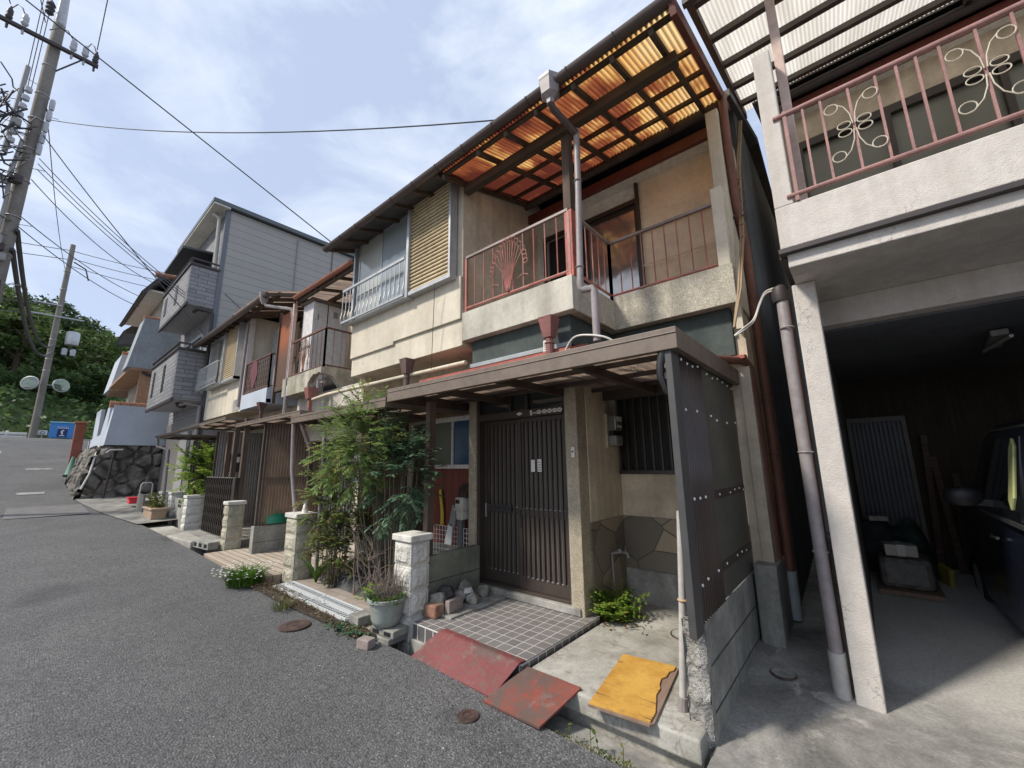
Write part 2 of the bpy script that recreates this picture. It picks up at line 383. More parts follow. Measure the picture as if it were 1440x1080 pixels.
MT['drygrass'] = leafmat('dry_grass', (.22,.19,.08), (.14,.19,.05), None, 9, .3)

# asphalt: dark binder with light stone chips, worn lighter patches
g = G('asphalt')
n1 = g.noise(.9,6,.6); n2 = g.noise(220,2,.5)
base = g.mix(g.ramp(n1,(.3,0.),(.7,1.)), (.125,.125,.128), (.165,.165,.168))
base = g.mix(.45, base, g.mix(1., base, g.noise(95,3,.7), 'MULTIPLY'))
chips = g.vor(78, out=1); sizes = g.vor(78, out=0)
f = g.math('MULTIPLY', g.ramp(chips,(.52,0.),(.60,1.)), g.ramp(sizes,(.3,1.),(.55,0.)))
cc = g.mix(g.math('MULTIPLY',f,.6), base, (.29,.29,.285))
dk = g.vor(60, out=1); cc = g.mix(g.math('MULTIPLY', g.ramp(dk,(.60,0.),(.72,1.)), .55), cc, (.045,.045,.047))
big = g.vor(34, out=1); bs = g.vor(34, out=0)
f2 = g.math('MULTIPLY', g.ramp(big,(.90,0.),(.91,1.)), g.ramp(bs,(.18,1.),(.26,0.)))
cc = g.mix(f2, cc, (.42,.41,.38))
pt = g.noise(.35,4,.6,dist=.8); cc = g.mix(g.math('MULTIPLY', g.ramp(pt,(.5,0.),(.62,1.)), .3), cc, (.07,.07,.074))
oil = g.noise(.7,3,.5,src=g.map((1,1.3,1),loc=(4,2,0))); cc = g.mix(g.math('MULTIPLY', g.ramp(oil,(.62,0.),(.72,1.)), .35), cc, (.03,.03,.032))
g.col(cc); g.bump(g.mix(.5, g.noise(95,3,.6), sizes), 1., .012)
MT['asphalt'] = g.set(.82, 0, .35)
# red vertical board siding
g = G('red_grooved_siding')
sx = g.sep(0); w = g.math('FRACT', g.math('MULTIPLY', sx, 22.))
gr = g.ramp(w,(.04,0.),(.1,1.),(.9,1.),(.96,0.))
n = g.noise(1,4,.6,src=g.map((9,9,.8)))
g.col(g.mix(gr, (.05,.012,.01), g.mix(g.ramp(n,(.3,0.),(.7,1.)), (.17,.042,.03), (.27,.075,.05))))
g.bump(gr, .6, .006); MT['redsiding'] = g.set(.6)
# porch tiles (raised light grout)
g = G('grey_porch_tile')
bc, bf = g.brick(g.map((1,1,1),loc=(.005,.02,0)), .105,.105,.0042,(.165,.155,.153),(.20,.19,.188),(.52,.50,.47),off=0,sm=.15)
n = g.noise(14,5,.65); cc = g.mix(g.math('MULTIPLY',g.ramp(n,(.45,0.),(.8,1.)),.35), bc, (.24,.22,.2))
g.col(cc); g.bump(g.mix(.3, bf, g.noise(110,3)), .35, .004); MT['tile'] = g.set(g.math('ADD',g.math('MULTIPLY',n,.35),.35))
g = G('grey_porch_tile_edge')
bc, bf = g.brick(g.map((1,1,1),loc=(.01,.03,0),src=g.uv()), .105,.2,.0055,(.105,.098,.098),(.13,.12,.12),(.55,.53,.5),off=0,sm=.15)
g.col(bc); MT['tileedge'] = g.set(.5)
g = G('brown_paving_tile')
bc, bf = g.brick(g.pos, .22,.11,.006,(.30,.25,.21),(.36,.31,.27),(.22,.2,.18),off=.5,sm=.2)
n = g.noise(5,6,.65); g.col(g.mix(g.math('MULTIPLY',g.ramp(n,(.4,0.),(.8,1.)),.5), bc, (.16,.14,.12))); g.bump(bf,-.3,.003); MT['paving'] = g.set(.8)
# polygonal dado stone
g = G('crazy_paving_dado')
src = g.mix(.05, g.map((1,1,1.1)), g.noise(2.,2), 'ADD')
ed = g.vor(2.6,'DISTANCE_TO_EDGE',src=src); vc = g.vor(2.6,out=1,src=src)
cc = g.mix(g.ramp(g.mix(1.,vc,.55,'MULTIPLY'),(.1,0.),(.4,1.)), (.17,.15,.12), (.40,.33,.23))
cc = g.mix(g.math('MULTIPLY',g.ramp(g.vor(240,out=1),(.3,0.),(.7,1.)),.4), cc, (.10,.09,.08))
cc = g.mix(g.ramp(ed,(.008,1.),(.016,0.)), cc, (.09,.08,.065))
g.col(cc); g.bump(g.ramp(ed,(0.,0.),(.03,1.)), .5, .01); MT['dado'] = g.set(.7)
# rubble stone wall
g = G('rubble_stone')
vc = g.noise(2.6,3,.5); cc = g.mix(g.ramp(vc,(.36,0.),(.64,1.)), (.10,.095,.085), (.30,.275,.24))
n = g.noise(7,7,.7); cc = g.mix(g.math('MULTIPLY',g.ramp(n,(.35,0.),(.75,1.)),.7), cc, (.06,.058,.055))
g.col(cc); g.bump(g.noise(16,6,.65), .8, .03); MT['rubble'] = g.set(.9,0,.2)
# rock face block pillars
MT['pillar'] = weathered('split_face_block', (.70,.68,.62), micro=.3, var=.12, streak=.22, dirt=(.36,.33,.28), grain=42, gb=1., gd=.02, scale=4)
MT['pillar2'] = weathered('mossy_cream_block', (.55,.51,.40), var=.22, streak=.4, dirt=(.24,.22,.15), grain=42, gb=1., gd=.02, scale=4)
MT['pillarcap'] = weathered('white_block_cap', (.70,.68,.62), var=.2, streak=.2, dirt=(.4,.36,.3), grain=50, gb=.7, gd=.01, scale=7, patch=.4, patchc=(.42,.4,.36))
# grey house claddings
g = G('grey_brick_siding')
bc, bf = g.brick(g.uv(), .46,.118,.008,(.20,.20,.21),(.27,.27,.28),(.085,.086,.092),off=.5,sm=.1)
n = g.noise(9,5); g.col(g.mix(.25, bc, n, 'OVERLAY')); g.bump(bf,-.5,.012); MT['greybrick'] = g.set(.75)
g = G('grey_lap_siding')
bc, bf = g.brick(g.uv(), 60.,.24,.009,(.345,.33,.305),(.365,.35,.325),(.17,.165,.155),off=.5,sm=.3)
n = g.noise(1,4,.6,src=g.map((2,2,.3))); g.col(g.mix(g.math('MULTIPLY',g.ramp(n,(.4,0.),(.7,1.)),.2), bc, (.24,.235,.23))); g.bump(bf,-.6,.015); MT['greylap'] = g.set(.7)
g = G('grey_ribbed_siding')
w = g.math('FRACT', g.math('MULTIPLY', g.math('ADD', g.sep(0), g.sep(1)), 9.)); gr = g.ramp(w,(.05,0.),(.2,1.),(.8,1.),(.95,0.))
g.col(g.mix(gr,(.10,.095,.09),(.19,.18,.17))); g.bump(gr,.6,.012); MT['greyrib'] = g.set(.55)
# translucent orange roof, streaked down the slope
def _orange(g):
    a = g.noise(1,4,.6,src=g.map((7.5,.8,.5))); b = g.noise(1,3,.55,src=g.map((1.15,.9,.9),loc=(3.1,1.7,.4)))
    t = g.math('ADD', g.math('MULTIPLY',a,.5), g.math('MULTIPLY',b,.85))
    t = g.math('ADD', t, g.math('MULTIPLY', g.math('ADD', g.sep(0), 1.75), .125))
    cr = g.ramp(t,(.52,(.10,.024,.016)),(.64,(.30,.09,.035)),(.72,(.70,.40,.13)),(.90,(.82,.60,.29)))
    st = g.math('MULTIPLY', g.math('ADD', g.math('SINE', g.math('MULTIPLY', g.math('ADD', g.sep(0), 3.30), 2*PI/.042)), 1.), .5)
    return g.mix(g.math('MULTIPLY', g.ramp(st,(.15,1.),(.6,0.)), .8), cr, g.mix(.72, cr, (.10,.022,.012)))  # valley stripes paint dirt and corrugation shading together into the sheet colour
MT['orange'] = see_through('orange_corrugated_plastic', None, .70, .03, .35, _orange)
def _milky(g):
    a = g.noise(1,4,.6,src=g.map((9,.7,.5))); b = g.noise(1,3,.5,src=g.map((.95,.35,.35),loc=(5.3,0,0)))
    cc = g.mix(g.ramp(a,(.3,0.),(.7,1.)), (.60,.55,.475), (.80,.76,.69))
    return g.mix(g.ramp(b,(.60,0.),(.66,1.)), cc, (.30,.17,.12))
MT['milky'] = see_through('milky_corrugated_plastic', None, .74, .05, .35, _milky)
def _pink(g):
    a = g.noise(1,4,.6,src=g.map((12,.8,.6))); return g.ramp(a,(.35,(.15,.115,.095)),(.65,(.40,.31,.25)))
MT['smokeroof'] = see_through('smoky_canopy_sheet', None, .55, .05, .3, _pink)
def _panel(g):
    z = g.sep(2); n = g.noise(3,4); t = g.math('ADD', z, g.math('MULTIPLY',n,.35))
    return g.mix(g.ramp(g.math('MULTIPLY',t,.2),(.76,0.),(.84,1.)), (.20,.12,.085), (.46,.16,.07))
MT['rustpanel'] = see_through('rust_red_sheet', None, .35, .0, .4, _panel)
# reed blind
g = G('reed_blind'); n = g.noise(1,4,.6,src=g.map((4,4,90))); g.col(g.mix(g.ramp(n,(.3,0.),(.7,1.)),(.24,.20,.15),(.42,.36,.27))); MT['reed'] = g.set(.9)
# yellow board, peeling
g = G('yellow_painted_board')
n = g.noise(5,7,.65); n2 = g.noise(1,6,.7,src=g.map((3,26,8),rot=(0,0,.25)))
cc = g.mix(g.ramp(n,(.36,0.),(.64,1.)), (.46,.235,.045), (.64,.375,.085))
cc = g.mix(g.ramp(n2,(.60,0.),(.64,1.)), cc, (.15,.085,.04))
n4 = g.noise(16,7,.75); cc = g.mix(g.math('MULTIPLY',g.ramp(n4,(.54,0.),(.7,1.)),.55), cc, (.30,.16,.05)); g.col(cc); g.bump(n2,.3,.003); MT['yellowpaint'] = g.set(.55)
g = G('raw_plywood'); n = g.noise(1,5,.6,src=g.map((30,4,8))); g.col(g.mix(n,(.12,.075,.055),(.34,.24,.18))); MT['rawply'] = g.set(.85)
# red ramps: worn paint, dark scuffs
def redplate(name, c, off):
    g = G(name); n = g.noise(2.4,6,.65,src=g.map(loc=off)); n2 = g.noise(26,5,.7)
    cc = g.mix(g.ramp(n,(.36,0.),(.62,1.)), c, mul(c,.62))
    cc = g.mix(g.math('MULTIPLY',g.ramp(n,(.50,0.),(.60,1.)),.8), cc, (.085,.07,.06))
    cc = g.mix(g.math('MULTIPLY',g.ramp(n2,(.46,0.),(.62,1.)),.55), cc, (.10,.075,.065))
    n3 = g.noise(9,7,.75,src=g.map(loc=off)); cc = g.mix(g.math('MULTIPLY',g.ramp(n3,(.55,0.),(.66,1.)),.5), cc, (.20,.15,.13))
    g.col(cc); g.bump(n2,.35,.004); return g.set(.7)
MT['rampA'] = redplate('worn_crimson_ramp', (.185,.038,.038), (0,0,0))
MT['rampB'] = redplate('worn_brick_red_ramp', (.27,.062,.040), (3.1,.4,0))
# driveway / apron concrete
g = G('stained_concrete')
n = g.noise(1.1,8,.68,dist=.5); n2 = g.noise(5,7,.7); n3 = g.noise(70,4,.6)
cc = g.mix(g.ramp(n,(.34,0.),(.62,1.)), (.075,.073,.066), (.33,.32,.295))
cc = g.mix(g.math('MULTIPLY',g.ramp(n2,(.5,0.),(.72,1.)),.6), cc, (.10,.097,.09))
vein = g.ramp(g.math('ABSOLUTE', g.math('SUBTRACT', g.noise(.75,9,.66,dist=.3), .5)),(.0,1.),(.02,0.))
cc = g.mix(g.math('MULTIPLY',g.math('MULTIPLY',vein,g.ramp(g.noise(2.1,3),(.5,0.),(.62,1.))),.6), cc, (.52,.5,.46))
fl = g.ramp(g.math('ADD', g.sep(1), g.math('MULTIPLY', g.noise(1.5,6,.65), 1.2)),(.0,0.),(1.,1.)); yy = g.math('MULTIPLY', g.math('SUBTRACT', g.math('ADD', g.sep(1), g.math('MULTIPLY', g.noise(1.5,6,.65), 1.4)), 3.9), 1.2)
xx = g.math('MULTIPLY', g.math('ADD', g.sep(0), .45), 2.2); fl = g.math('MULTIPLY', g.ramp(yy,(0.,0.),(1.,1.)), g.ramp(xx,(0.,0.),(1.,1.)))
cc = g.mix(fl, cc, g.mix(g.ramp(n,(.34,0.),(.62,1.)), (.42,.41,.385), (.55,.54,.51)))
cc = g.mix(.5, cc, g.mix(1., cc, g.ramp(g.noise(60,5,.75),(.3,.35),(.7,1.25)), 'MULTIPLY')); g.col(cc); g.bump(n3,.35,.004); MT['drive'] = g.set(.85)
g = G('apron_concrete')
n = g.noise(1.6,8,.66,dist=.4); n2 = g.noise(6,7,.7)
cc = g.mix(g.ramp(n,(.34,0.),(.62,1.)), (.25,.24,.205), (.49,.475,.43))
cc = g.mix(g.math('MULTIPLY',g.ramp(n2,(.50,0.),(.66,1.)),.65), cc, (.17,.145,.11))
cc = g.mix(.45, cc, g.mix(1., cc, g.ramp(g.noise(55,5,.75),(.3,.45),(.7,1.2)), 'MULTIPLY'))
crack = g.ramp(g.math('ABSOLUTE', g.math('SUBTRACT', g.noise(.8,6,.55,dist=.15), .5)),(.0,1.),(.0025,0.))
cc = g.mix(g.math('MULTIPLY',crack,.45), cc, (.12,.1,.08)); g.col(cc); g.bump(g.noise(70,4,.6),.3,.004); MT['apron'] = g.set(.85)
g = G('hill_soil'); n = g.noise(.4,6); g.col(g.mix(n,(.03,.05,.015),(.06,.08,.03))); MT['hillsoil'] = g.set(.95)
g = G('bare_ground'); n = g.noise(.8,7); g.col(g.mix(n,(.12,.11,.095),(.2,.185,.16))); MT['bare'] = g.set(.95)
g = G('worn_wood_deck'); bc,bf = g.brick(g.pos, 3.,.105,.008,(.36,.30,.235),(.44,.375,.30),(.14,.115,.09),off=.3,sm=.2)
n = g.noise(1,5,.6,src=g.map((3,24,8))); g.col(g.mix(.3,bc,n,'OVERLAY')); g.bump(bf,-.4,.004); MT['deck'] = g.set(.85)
g = G('mesh_grid_white'); g.col((.75,.75,.72)); MT['grid'] = g.set(.5)
g = G('galvanised_grating'); n = g.noise(30,4); g.col(g.mix(n,(.55,.57,.58),(.72,.74,.75))); MT['galv'] = g.set(.4,.15)
rng = random.Random(7)
# ------------------------------------------------------------------ ground
ZP = [(400,-1.2),(14,-.2),(4,-.04),(0,0.),(-2,.015),(-3.5,.05),(-6,.10),(-9,.19),(-12,.34),(-14.5,.47),(-17.5,.57),(-19.3,.68),(-21,.90),(-24,1.38),(-29,2.30),(-33,3.04),(-35.5,3.32),(-38,3.42),(-60,3.6),(-400,4)]
def zr(x):
    for (a,za),(b,zb) in zip(ZP, ZP[1:]):
        if a >= x >= b: return za + (zb-za)*(a-x)/(a-b)
    return 0
def edge(x):
    """y of the road edge on the house side"""
    P = [(20,2.0),(3,2.1),(-1,2.2),(-3,2.23),(-5,2.12),(-7,2.06),(-9,2.03),(-12,1.85),(-14.5,1.46),(-17,1.3),(-19.5,1.16),(-22,1.02),(-25,1.25),(-29,1.9),(-33,2.6),(-36,4.5),(-39,9)]
    for (a,ya),(b,yb) in zip(P,P[1:]):
        if a >= x >= b: return ya+(yb-ya)*(a-x)/(a-b)
    return 2
m = MB(); xs = [20-.5*i for i in range(119)]; NY = 12
m.grid(lambda a,b: (lambda x: (x, -4.6+(edge(x)+4.6)*b, zr(x)+.012*math.sin(b*PI)+.006*noise.noise((x*.7,b*5,0))))(20-59*a), 236, NY)
# the broken edge of the asphalt toward the drain
def skirt(a,b):
    x = 20-59*a; e = edge(x)+.03*noise.noise((x*3.1,2,0))*b+ .02*b
    return (x, e, zr(x)-.35*b+(.006*noise.noise((x*.7,5,0)) if b==0 else 0))
m.grid(skirt, 236, 2)
struct(m, 'road', MT['asphalt'], smooth=True)
m = MB(); m.grid(lambda a,b: (lambda x,y: (x,y,zr(x)-.42))(60-460*a, -200+420*b), 92, 12); struct(m, 'ground', MT['bare'], smooth=True)
# road markings, worn white paint
wm = weathered('worn_road_paint', (.33,.33,.325), var=.35, streak=0, scale=6, grain=120, gb=.5, patch=.9, patchc=(.12,.12,.12))
for k,(x0,x1,y0,y1) in enumerate([(-20.5,-20.1,-.05,.55),(-25.2,-24.9,.05,.75),(-29.5,-28.8,-1.6,-.75),(-17.2,-16.9,.35,.9)]):
    m = MB(); m.grid(lambda a,b: (x0+(x1-x0)*a, y0+(y1-y0)*b, zr(x0+(x1-x0)*a)+.018), 4, 6); struct(m, 'road_marking', wm)
pm = weathered('asphalt_repair_patch', (.17,.17,.17), var=.2, streak=0, scale=4, grain=150, gb=.6, speck=.2)
m = MB(); m.grid(lambda a,b: (-14.6-2.6*a, -.15+1.35*b, zr(-14.6-2.6*a)+.02), 6, 4); struct(m, 'road_repair_patch', pm)
# house plots: aprons and paths
m = MB(); m.box(-1.99,-.83,2.44,4.6,.02,.135); m.box(-1.99,-.84,2.5,4.6,-.4,.018); struct(m, 'apron', MT['apron'], bev=.012)
m = MB(); m.prism([(-1.75,2.30),(-.9,2.33),(-.45,2.32),(-.45,2.44),(-.82,2.485),(-1.75,2.47)],'z',-.4,-.055); struct(m, 'drain_kerb', MT['conc'], bev=.012)
m = MB(); m.box(-3.24,-2.0,2.43,3.55,-.4,.175); struct(m, 'porch_base', MT['tileedge'], bev=.004)
m = MB(); m.grid(lambda a,b: (-3.238+1.236*a, 2.432+1.13*b, .181), 2, 2); struct(m, 'porch', MT['tile'])
m = MB(); m.box(-3.24,-2.0,2.40,2.43,-.4,.055); struct(m, 'porch_kerb', MT['conc'], bev=.006)
m = MB(); m.box(-3.55,-2.12,3.42,3.66,.184,.25); struct(m, 'door_step', MT['conc'], bev=.008)
m = MB(); m.box(-3.42,-3.0,2.66,3.42,.06,.20); struct(m, 'planting_bed', MT['conc'], bev=.01)
m = MB(); m.box(-5.74,-3.56,2.40,3.8,-.2,.115); struct(m, 'path', MT['paving'], bev=.01)
m = MB(); m.box(-8.55,-6.1,2.13,3.7,-.2,.152); struct(m, 'deck_path', MT['deck'], bev=.01)
m = MB(); m.box(-11.2,-8.9,2.3,3.7,-.2,.24); struct(m, 'path', MT['conc'], bev=.01)
m = MB(); m.prism([(-11.3,1.92),(-9.3,2.1),(-9.3,2.32),(-13.8,2.42),(-13.8,1.62)],'z',-.2,.265); struct(m, 'path', MT['apron'], bev=.02)
def drv(x,y):
    z = .045+.055*(max(y,2.2)-2.4)
    if x < -.2: z += .05*max(0,y-3.0)*min(1,(-.2-x)/.2)
    return (x,y,min(z,.5))
m = MB(); m.grid(lambda a,b: drv(-.80+6.8*a, 2.0+3.0*b if b<.5 else 3.5+(b-.5)*8.6), 40, 24); struct(m, 'driveway', MT['drive'], smooth=True)
m = MB(); m.grid(lambda a,b: (lambda x: (x, edge(x)-.06+(3.4-edge(x))*b, zr(x)+.02+.05*b))(-12.2-6.8*a), 24, 8); struct(m, 'forecourt', MT['drive'], smooth=True)
# earth and leaf litter along the drain
m = MB(); m.grid(lambda a,b: (lambda x: (x, edge(x)-.10+.17*b+.03*noise.noise((x*4,b*3,1)), zr(x)+.012+.025*math.sin(PI*b)*(1+noise.noise((x*5,b*4,0)))))(-3.45-2.6*a), 40, 6)
struct(m, 'verge', MT['soil'], smooth=True)
# ------------------------------------------------------------------ hill
def hz(x,y):
    d = -x-37.5
    if d <= 0: return 3.4
    base = 3.4+ 14.2*(1-math.exp(-(d/17.)**1.25))
    base *= 1-.24*max(0,min(1,(y+4)/9.))
    return base + 1.2*noise.noise((x*.08,y*.08,0))*min(1,d/6)
m = MB(); m.grid(lambda a,b: (lambda x,y: (x,y,hz(x,y)))(-37.6-62*a, -45+110*b), 40, 60); struct(m, 'hillside', MT['hillsoil'], smooth=True)
def leafquad(m, c, s, r, asp=.6):
    a = V((r.uniform(-1,1),r.uniform(-1,1),r.uniform(-.5,.5))).normalized()
    n = V((r.uniform(-1,1),r.uniform(-1,1),r.uniform(-.2,1.2))).normalized()
    b = a.cross(n)
    if b.length < 1e-3: return
    b.normalize(); a *= s; b *= s*asp; c = V(c)
    m.poly(c-a, c+b*.8-a*.1, c+a, c-b*.8-a*.1)
m = MB(); r = random.Random(3)
for i in range(15000):
    x = -37.8-r.random()**1.3*26; y = r.uniform(-16,13)
    leafquad(m, (x,y,hz(x,y)+r.random()**2*(.9+1.6*max(0,noise.noise((x*.25,y*.25,3))))), r.uniform(.13,.27), r)
tag(m.build('vine_cover', MT['hillC']), 'tangled kudzu vines and ground cover covering the slope behind the guardrail', 'vines', kind='stuff')
def crown(rad, hgt, nclump, nleaf, ls, seed, flat=.75):
    r = random.Random(seed); m = MB()
    for k in range(nclump):
        th = r.uniform(0,2*PI); u = r.uniform(-1,1); q = r.uniform(.35,1.)**.6
        c = V((math.cos(th)*math.sqrt(1-u*u)*rad*q, math.sin(th)*math.sqrt(1-u*u)*rad*q, hgt*(.62+.36*u*q)))
        cr = rad*r.uniform(.22,.42)
        for i in range(nleaf):
            d = V((r.gauss(0,1),r.gauss(0,1),r.gauss(0,1))).normalized()*cr*r.uniform(.55,1.05); d.z *= flat
            leafquad(m, c+d, ls*r.uniform(.7,1.3), r)
    return m
def tree_proto(name, label, mat, rad, hgt, seed, ls, loc, nc=34, nl=62):
    t = thing(name, (0,0,0), label, 'tree', 'trees on the wooded hill')
    m = MB(); m.tube([(0,0,-.6),(.05,.02,hgt*.3),(-.05,.05,hgt*.6),(.02,0,hgt*.85)], [.22,.17,.11,.04], 7)
    for k in range(5):
        a = k*1.3+seed; m.tube([(0,.02,hgt*(.3+.08*k)),(math.cos(a)*rad*.35,math.sin(a)*rad*.35,hgt*(.45+.08*k)),(math.cos(a)*rad*.7,math.sin(a)*rad*.7,hgt*(.52+.08*k))],[.08,.06,.02],5)
    m.build('trunk', MT['bark'], t, smooth=True)
    crown(rad,hgt,nc,nl,ls,seed).build('crown', mat, t)
    t.location = loc; return t
protos = []
TL = ['dark dense evergreen tree on the upper part of the wooded hill','mid green broadleaf tree standing on the wooded hill','pale yellow green young tree low on the wooded slope']
spots = []
r = random.Random(11)
for k in range(44):
    x = -42-r.random()*24; y = -11+ (k%15)*1.55+r.uniform(-.7,.7)
    spots.append((x,y))
pr = {}
for k,(x,y) in enumerate(sorted(spots)):
    d = -x-42
    kind = 0 if (d > 9 and y < 3) else (1 if d > 4 else 2)
    if y > 3 and d > 8: kind = 1
    sc = r.uniform(.75,1.15)*(1. if kind<2 else .55)
    loc = (x,y,hz(x,y)-.3)
    if kind not in pr:
        pr[kind] = tree_proto(['evergreen_tree','broadleaf_tree','young_tree'][kind], TL[kind], [MT['hillA'],MT['hillB'],MT['hillC']][kind], [2.6,2.4,2.2][kind], [5.4,5.0,4.2][kind], 5+kind, [.20,.20,.18][kind], loc)
    else: dup(pr[kind], loc, rz=r.uniform(0,6), scale=(sc,sc,sc*r.uniform(.85,1.15)))
# far ridge trees seen above the crest (finer outline)
# ------------------------------------------------------------------ end of the street
t = thing('guardrail', (-36.6,-2,zr(-36.6)), 'white steel guardrail across the top of the road in front of the slope', 'guardrail')
for z0 in (.48,.66):
    m = MB(); m.prism([(-36.62,3.35+z0),(-36.56,3.39+z0),(-36.62,3.43+z0),(-36.56,3.47+z0),(-36.62,3.5+z0),(-36.66,3.42+z0)],'y',-9,-.15) if False else m.box(-36.64,-36.58,-9,-.15,3.30+z0-.42,3.44+z0-.42); m.build('rail', MT['whitepaint'], t, bev=.02)
for y in (-8.5,-6.5,-4.5,-2.5,-.9):
    m = MB(); m.box(-36.75,-36.65,y-.06,y+.06,2.9,3.75); m.build('post', MT['whitepaint'], t, bev=.01)
t = thing('sign_board', (-36,1.2,zr(-36)), 'blue board with a navy picture square under a pale blue ledge at the road end', 'sign')
MB().box(-36.05,-36.0,.66,1.70,3.40,4.28).build('board', MT['signblue'], t, bev=.01)
MB().box(-36.1,-35.95,.62,1.74,4.281,4.34).build('ledge', plain('sign_ledge', (.30,.62,.78), .5), t, bev=.01)
MB().box(-35.998,-35.985,.98,1.38,3.45,3.92).build('picture', MT['signnavy'], t)
m = MB(); rr = random.Random(5)
for k in range(7):
    y = .96+k*.068; m.box(-35.984,-35.975,y,y+.045,3.95,3.985+rr.random()*.03); m.box(-35.984,-35.975,y,y+.02,3.98,4.06)
m.build('lettering', MT['signwhite'], t)
m = MB(); m.obox((-35.978,1.17,3.70),(.008,.07,.22),rx=.2); m.obox((-35.978,1.2,3.83),(.008,.09,.07)); m.obox((-35.978,1.18,3.53),(.008,.22,.05)); m.build('figure', MT['signwhite'], t)
for y in (.8,1.56): MB().box(-36.12,-36.06,y-.03,y+.03,3.1,4.2).build('post', MT['aludull'], t)
t = thing('notice', (-36.2,.42,zr(-36)), 'small white notice plate with a dark drawing beside the blue board', 'sign')
MB().box(-36.22,-36.2,.23,.60,3.55,3.82).build('plate', MT['signwhite'], t, bev=.01)
m = MB(); m.ring((-36.195,.42,3.67),.08,.012,(0,1,0),(0,0,1),14); m.box(-36.199,-36.19,.30,.54,3.60,3.615); m.build('drawing', MT['black'], t)
MB().box(-36.27,-36.225,.39,.44,3.0,3.75).build('post', MT['aludull'], t)
t = thing('traffic_cone', (-23.6,1.24,zr(-23.6)), 'faded green traffic cone at the roadside by the stone wall', 'traffic cone')
c = V((-23.6,1.2,zr(-23.6)+.012))
MB().box(c.x-.22,c.x+.22,c.y-.22,c.y+.22,c.z,c.z+.05).build('foot', MT['conegreen'], t, bev=.012)
m = MB(); m.lathe([(.17,.05),(.15,.08),(.045,.68),(.03,.72)], c, 16); m.build('cone', MT['conegreen'], t, smooth=True)
# ------------------------------------------------------------------ main terrace house (the one with the orange balcony roof)
H = thing('terrace_house', (-3.2,5,.1), 'cream two-storey house with an orange translucent balcony roof and dark sliding entrance door', 'house')
A_ = MT
# upper left room front wall with a window opening
m = MB()
m.box(-5.75,-5.70,3.02,3.17,3.72,5.12); m.box(-4.25,-3.30,3.02,3.17,3.72,5.12); m.box(-5.70,-4.25,3.02,3.17,5.02,5.12); m.box(-5.75,-3.30,3.02,3.17,2.87,3.72)
m.box(-5.75,-5.62,3.17,9.5,0,5.3)                       # left end wall
m.box(-5.62,-3.31,3.17,3.75,2.87,2.97)                  # soffit of the overhang
m.build('upper_wall', MT['cream'], H, bev=.006)
m = MB(); m.prism([(-5.752,3.145),(-4.62,3.145),(-4.62,3.185),(-3.288,3.185),(-3.288,3.715),(-5.752,3.715)],'y',2.99,3.018)
m.build('wall_panel', MT['cream'], H, bev=.006)
m = MB(); m.box(-3.42,-3.285,3.022,4.62,2.88,5.02); m.prism([(3.022,5.02),(4.62,5.02),(4.62,5.44),(3.022,4.965+.07)],'x',-3.42,-3.285)
m.build('balcony_side_wall', MT['cream_old'], H)
# ground floor walls
m = MB(); m.box(-5.62,-3.62,3.62,3.75,2.12,2.87); m.box(-5.62,-5.0,3.62,3.75,.1,2.12); m.box(-4.55,-4.47,3.62,3.75,.1,2.12)
m.build('lower_wall', MT['cream_old'], H)
MB().box(-4.47,-3.61,3.60,3.70,.55,1.493).build('red_siding', MT['redsiding'], H)
m = MB(); m.box(-4.47,-3.61,3.60,3.70,.1,.548); m.build('plinth', MT['conc'], H)
m = MB(); m.box(-3.605,-3.49,3.44,3.62,.1,2.36); m.build('left_pier', MT['chip'], H, bev=.008)
m = MB(); m.box(-2.225,-2.085,3.44,3.62,.1,2.40); m.build('right_pier', MT['chip'], H, bev=.008)
m = MB(); m.box(-2.22,-2.075,3.62,4.45,.98,2.50); m.build('return_wall', MT['cream_old'], H)
m = MB(); m.box(-2.22,-2.068,3.60,4.45,.05,.979); m.build('return_dado', MT['dado'], H)
m = MB(); m.box(-2.07,-.72,4.30,4.42,.98,1.43); m.box(-1.30,-.72,4.30,4.42,1.43,2.5); m.box(-2.07,-1.30,4.30,4.42,2.28,2.5); m.build('recess_wall', MT['cream_old'], H)
m = MB(); m.box(-2.066,-.72,4.288,4.42,.46,.978); m.build('recess_dado', MT['dado'], H)
m = MB(); m.box(-2.066,-.72,4.275,4.42,.05,.458); m.build('kick_board', MT['conc'], H, bev=.01)
m = MB(); m.box(-.80,-.66,4.02,9.5,.1,2.9); m.build('end_wall', MT['cream_old'], H)
m = MB(); m.box(-.755,-.64,3.99,4.75,2.9,5.02); m.build('upper_end_wall', MT['cream'], H, bev=.008)
m = MB(); m.box(-.74,-.60,4.75,9.5,.1,5.6); m.build('side_wall', MT['darkwall'], H)
m = MB(); m.box(-5.75,-.6,9.5,9.65,0,5.6); m.build('rear_wall', MT['cream_old'], H)
m = MB(); m.box(-5.62,-.76,4.46,9.5,2.6,2.9); m.box(-5.62,-3.4,3.76,4.46,2.62,2.86); m.box(-5.62,-.76,4.46,9.5,-.1,.1); m.build('floor', MT['interior'], H)
# recess window with bars
m = MB(); m.box(-2.06,-1.31,4.36,4.37,1.43,2.28); m.build('recess_window', plain('dark_matte_glass',(.022,.02,.018),.6), H)  # matte dark pane stands in for the unlit room behind the glass
wf = MB(); wf.box(-2.068,-1.29,4.27,4.30,2.24,2.30); wf.box(-2.068,-1.29,4.27,4.30,1.42,1.46)
for k in range(9): wf.box(-2.05+k*.093,-2.032+k*.093,4.262,4.285,1.46,2.24)
wf.build('window_bars', MT['bronze'], H)
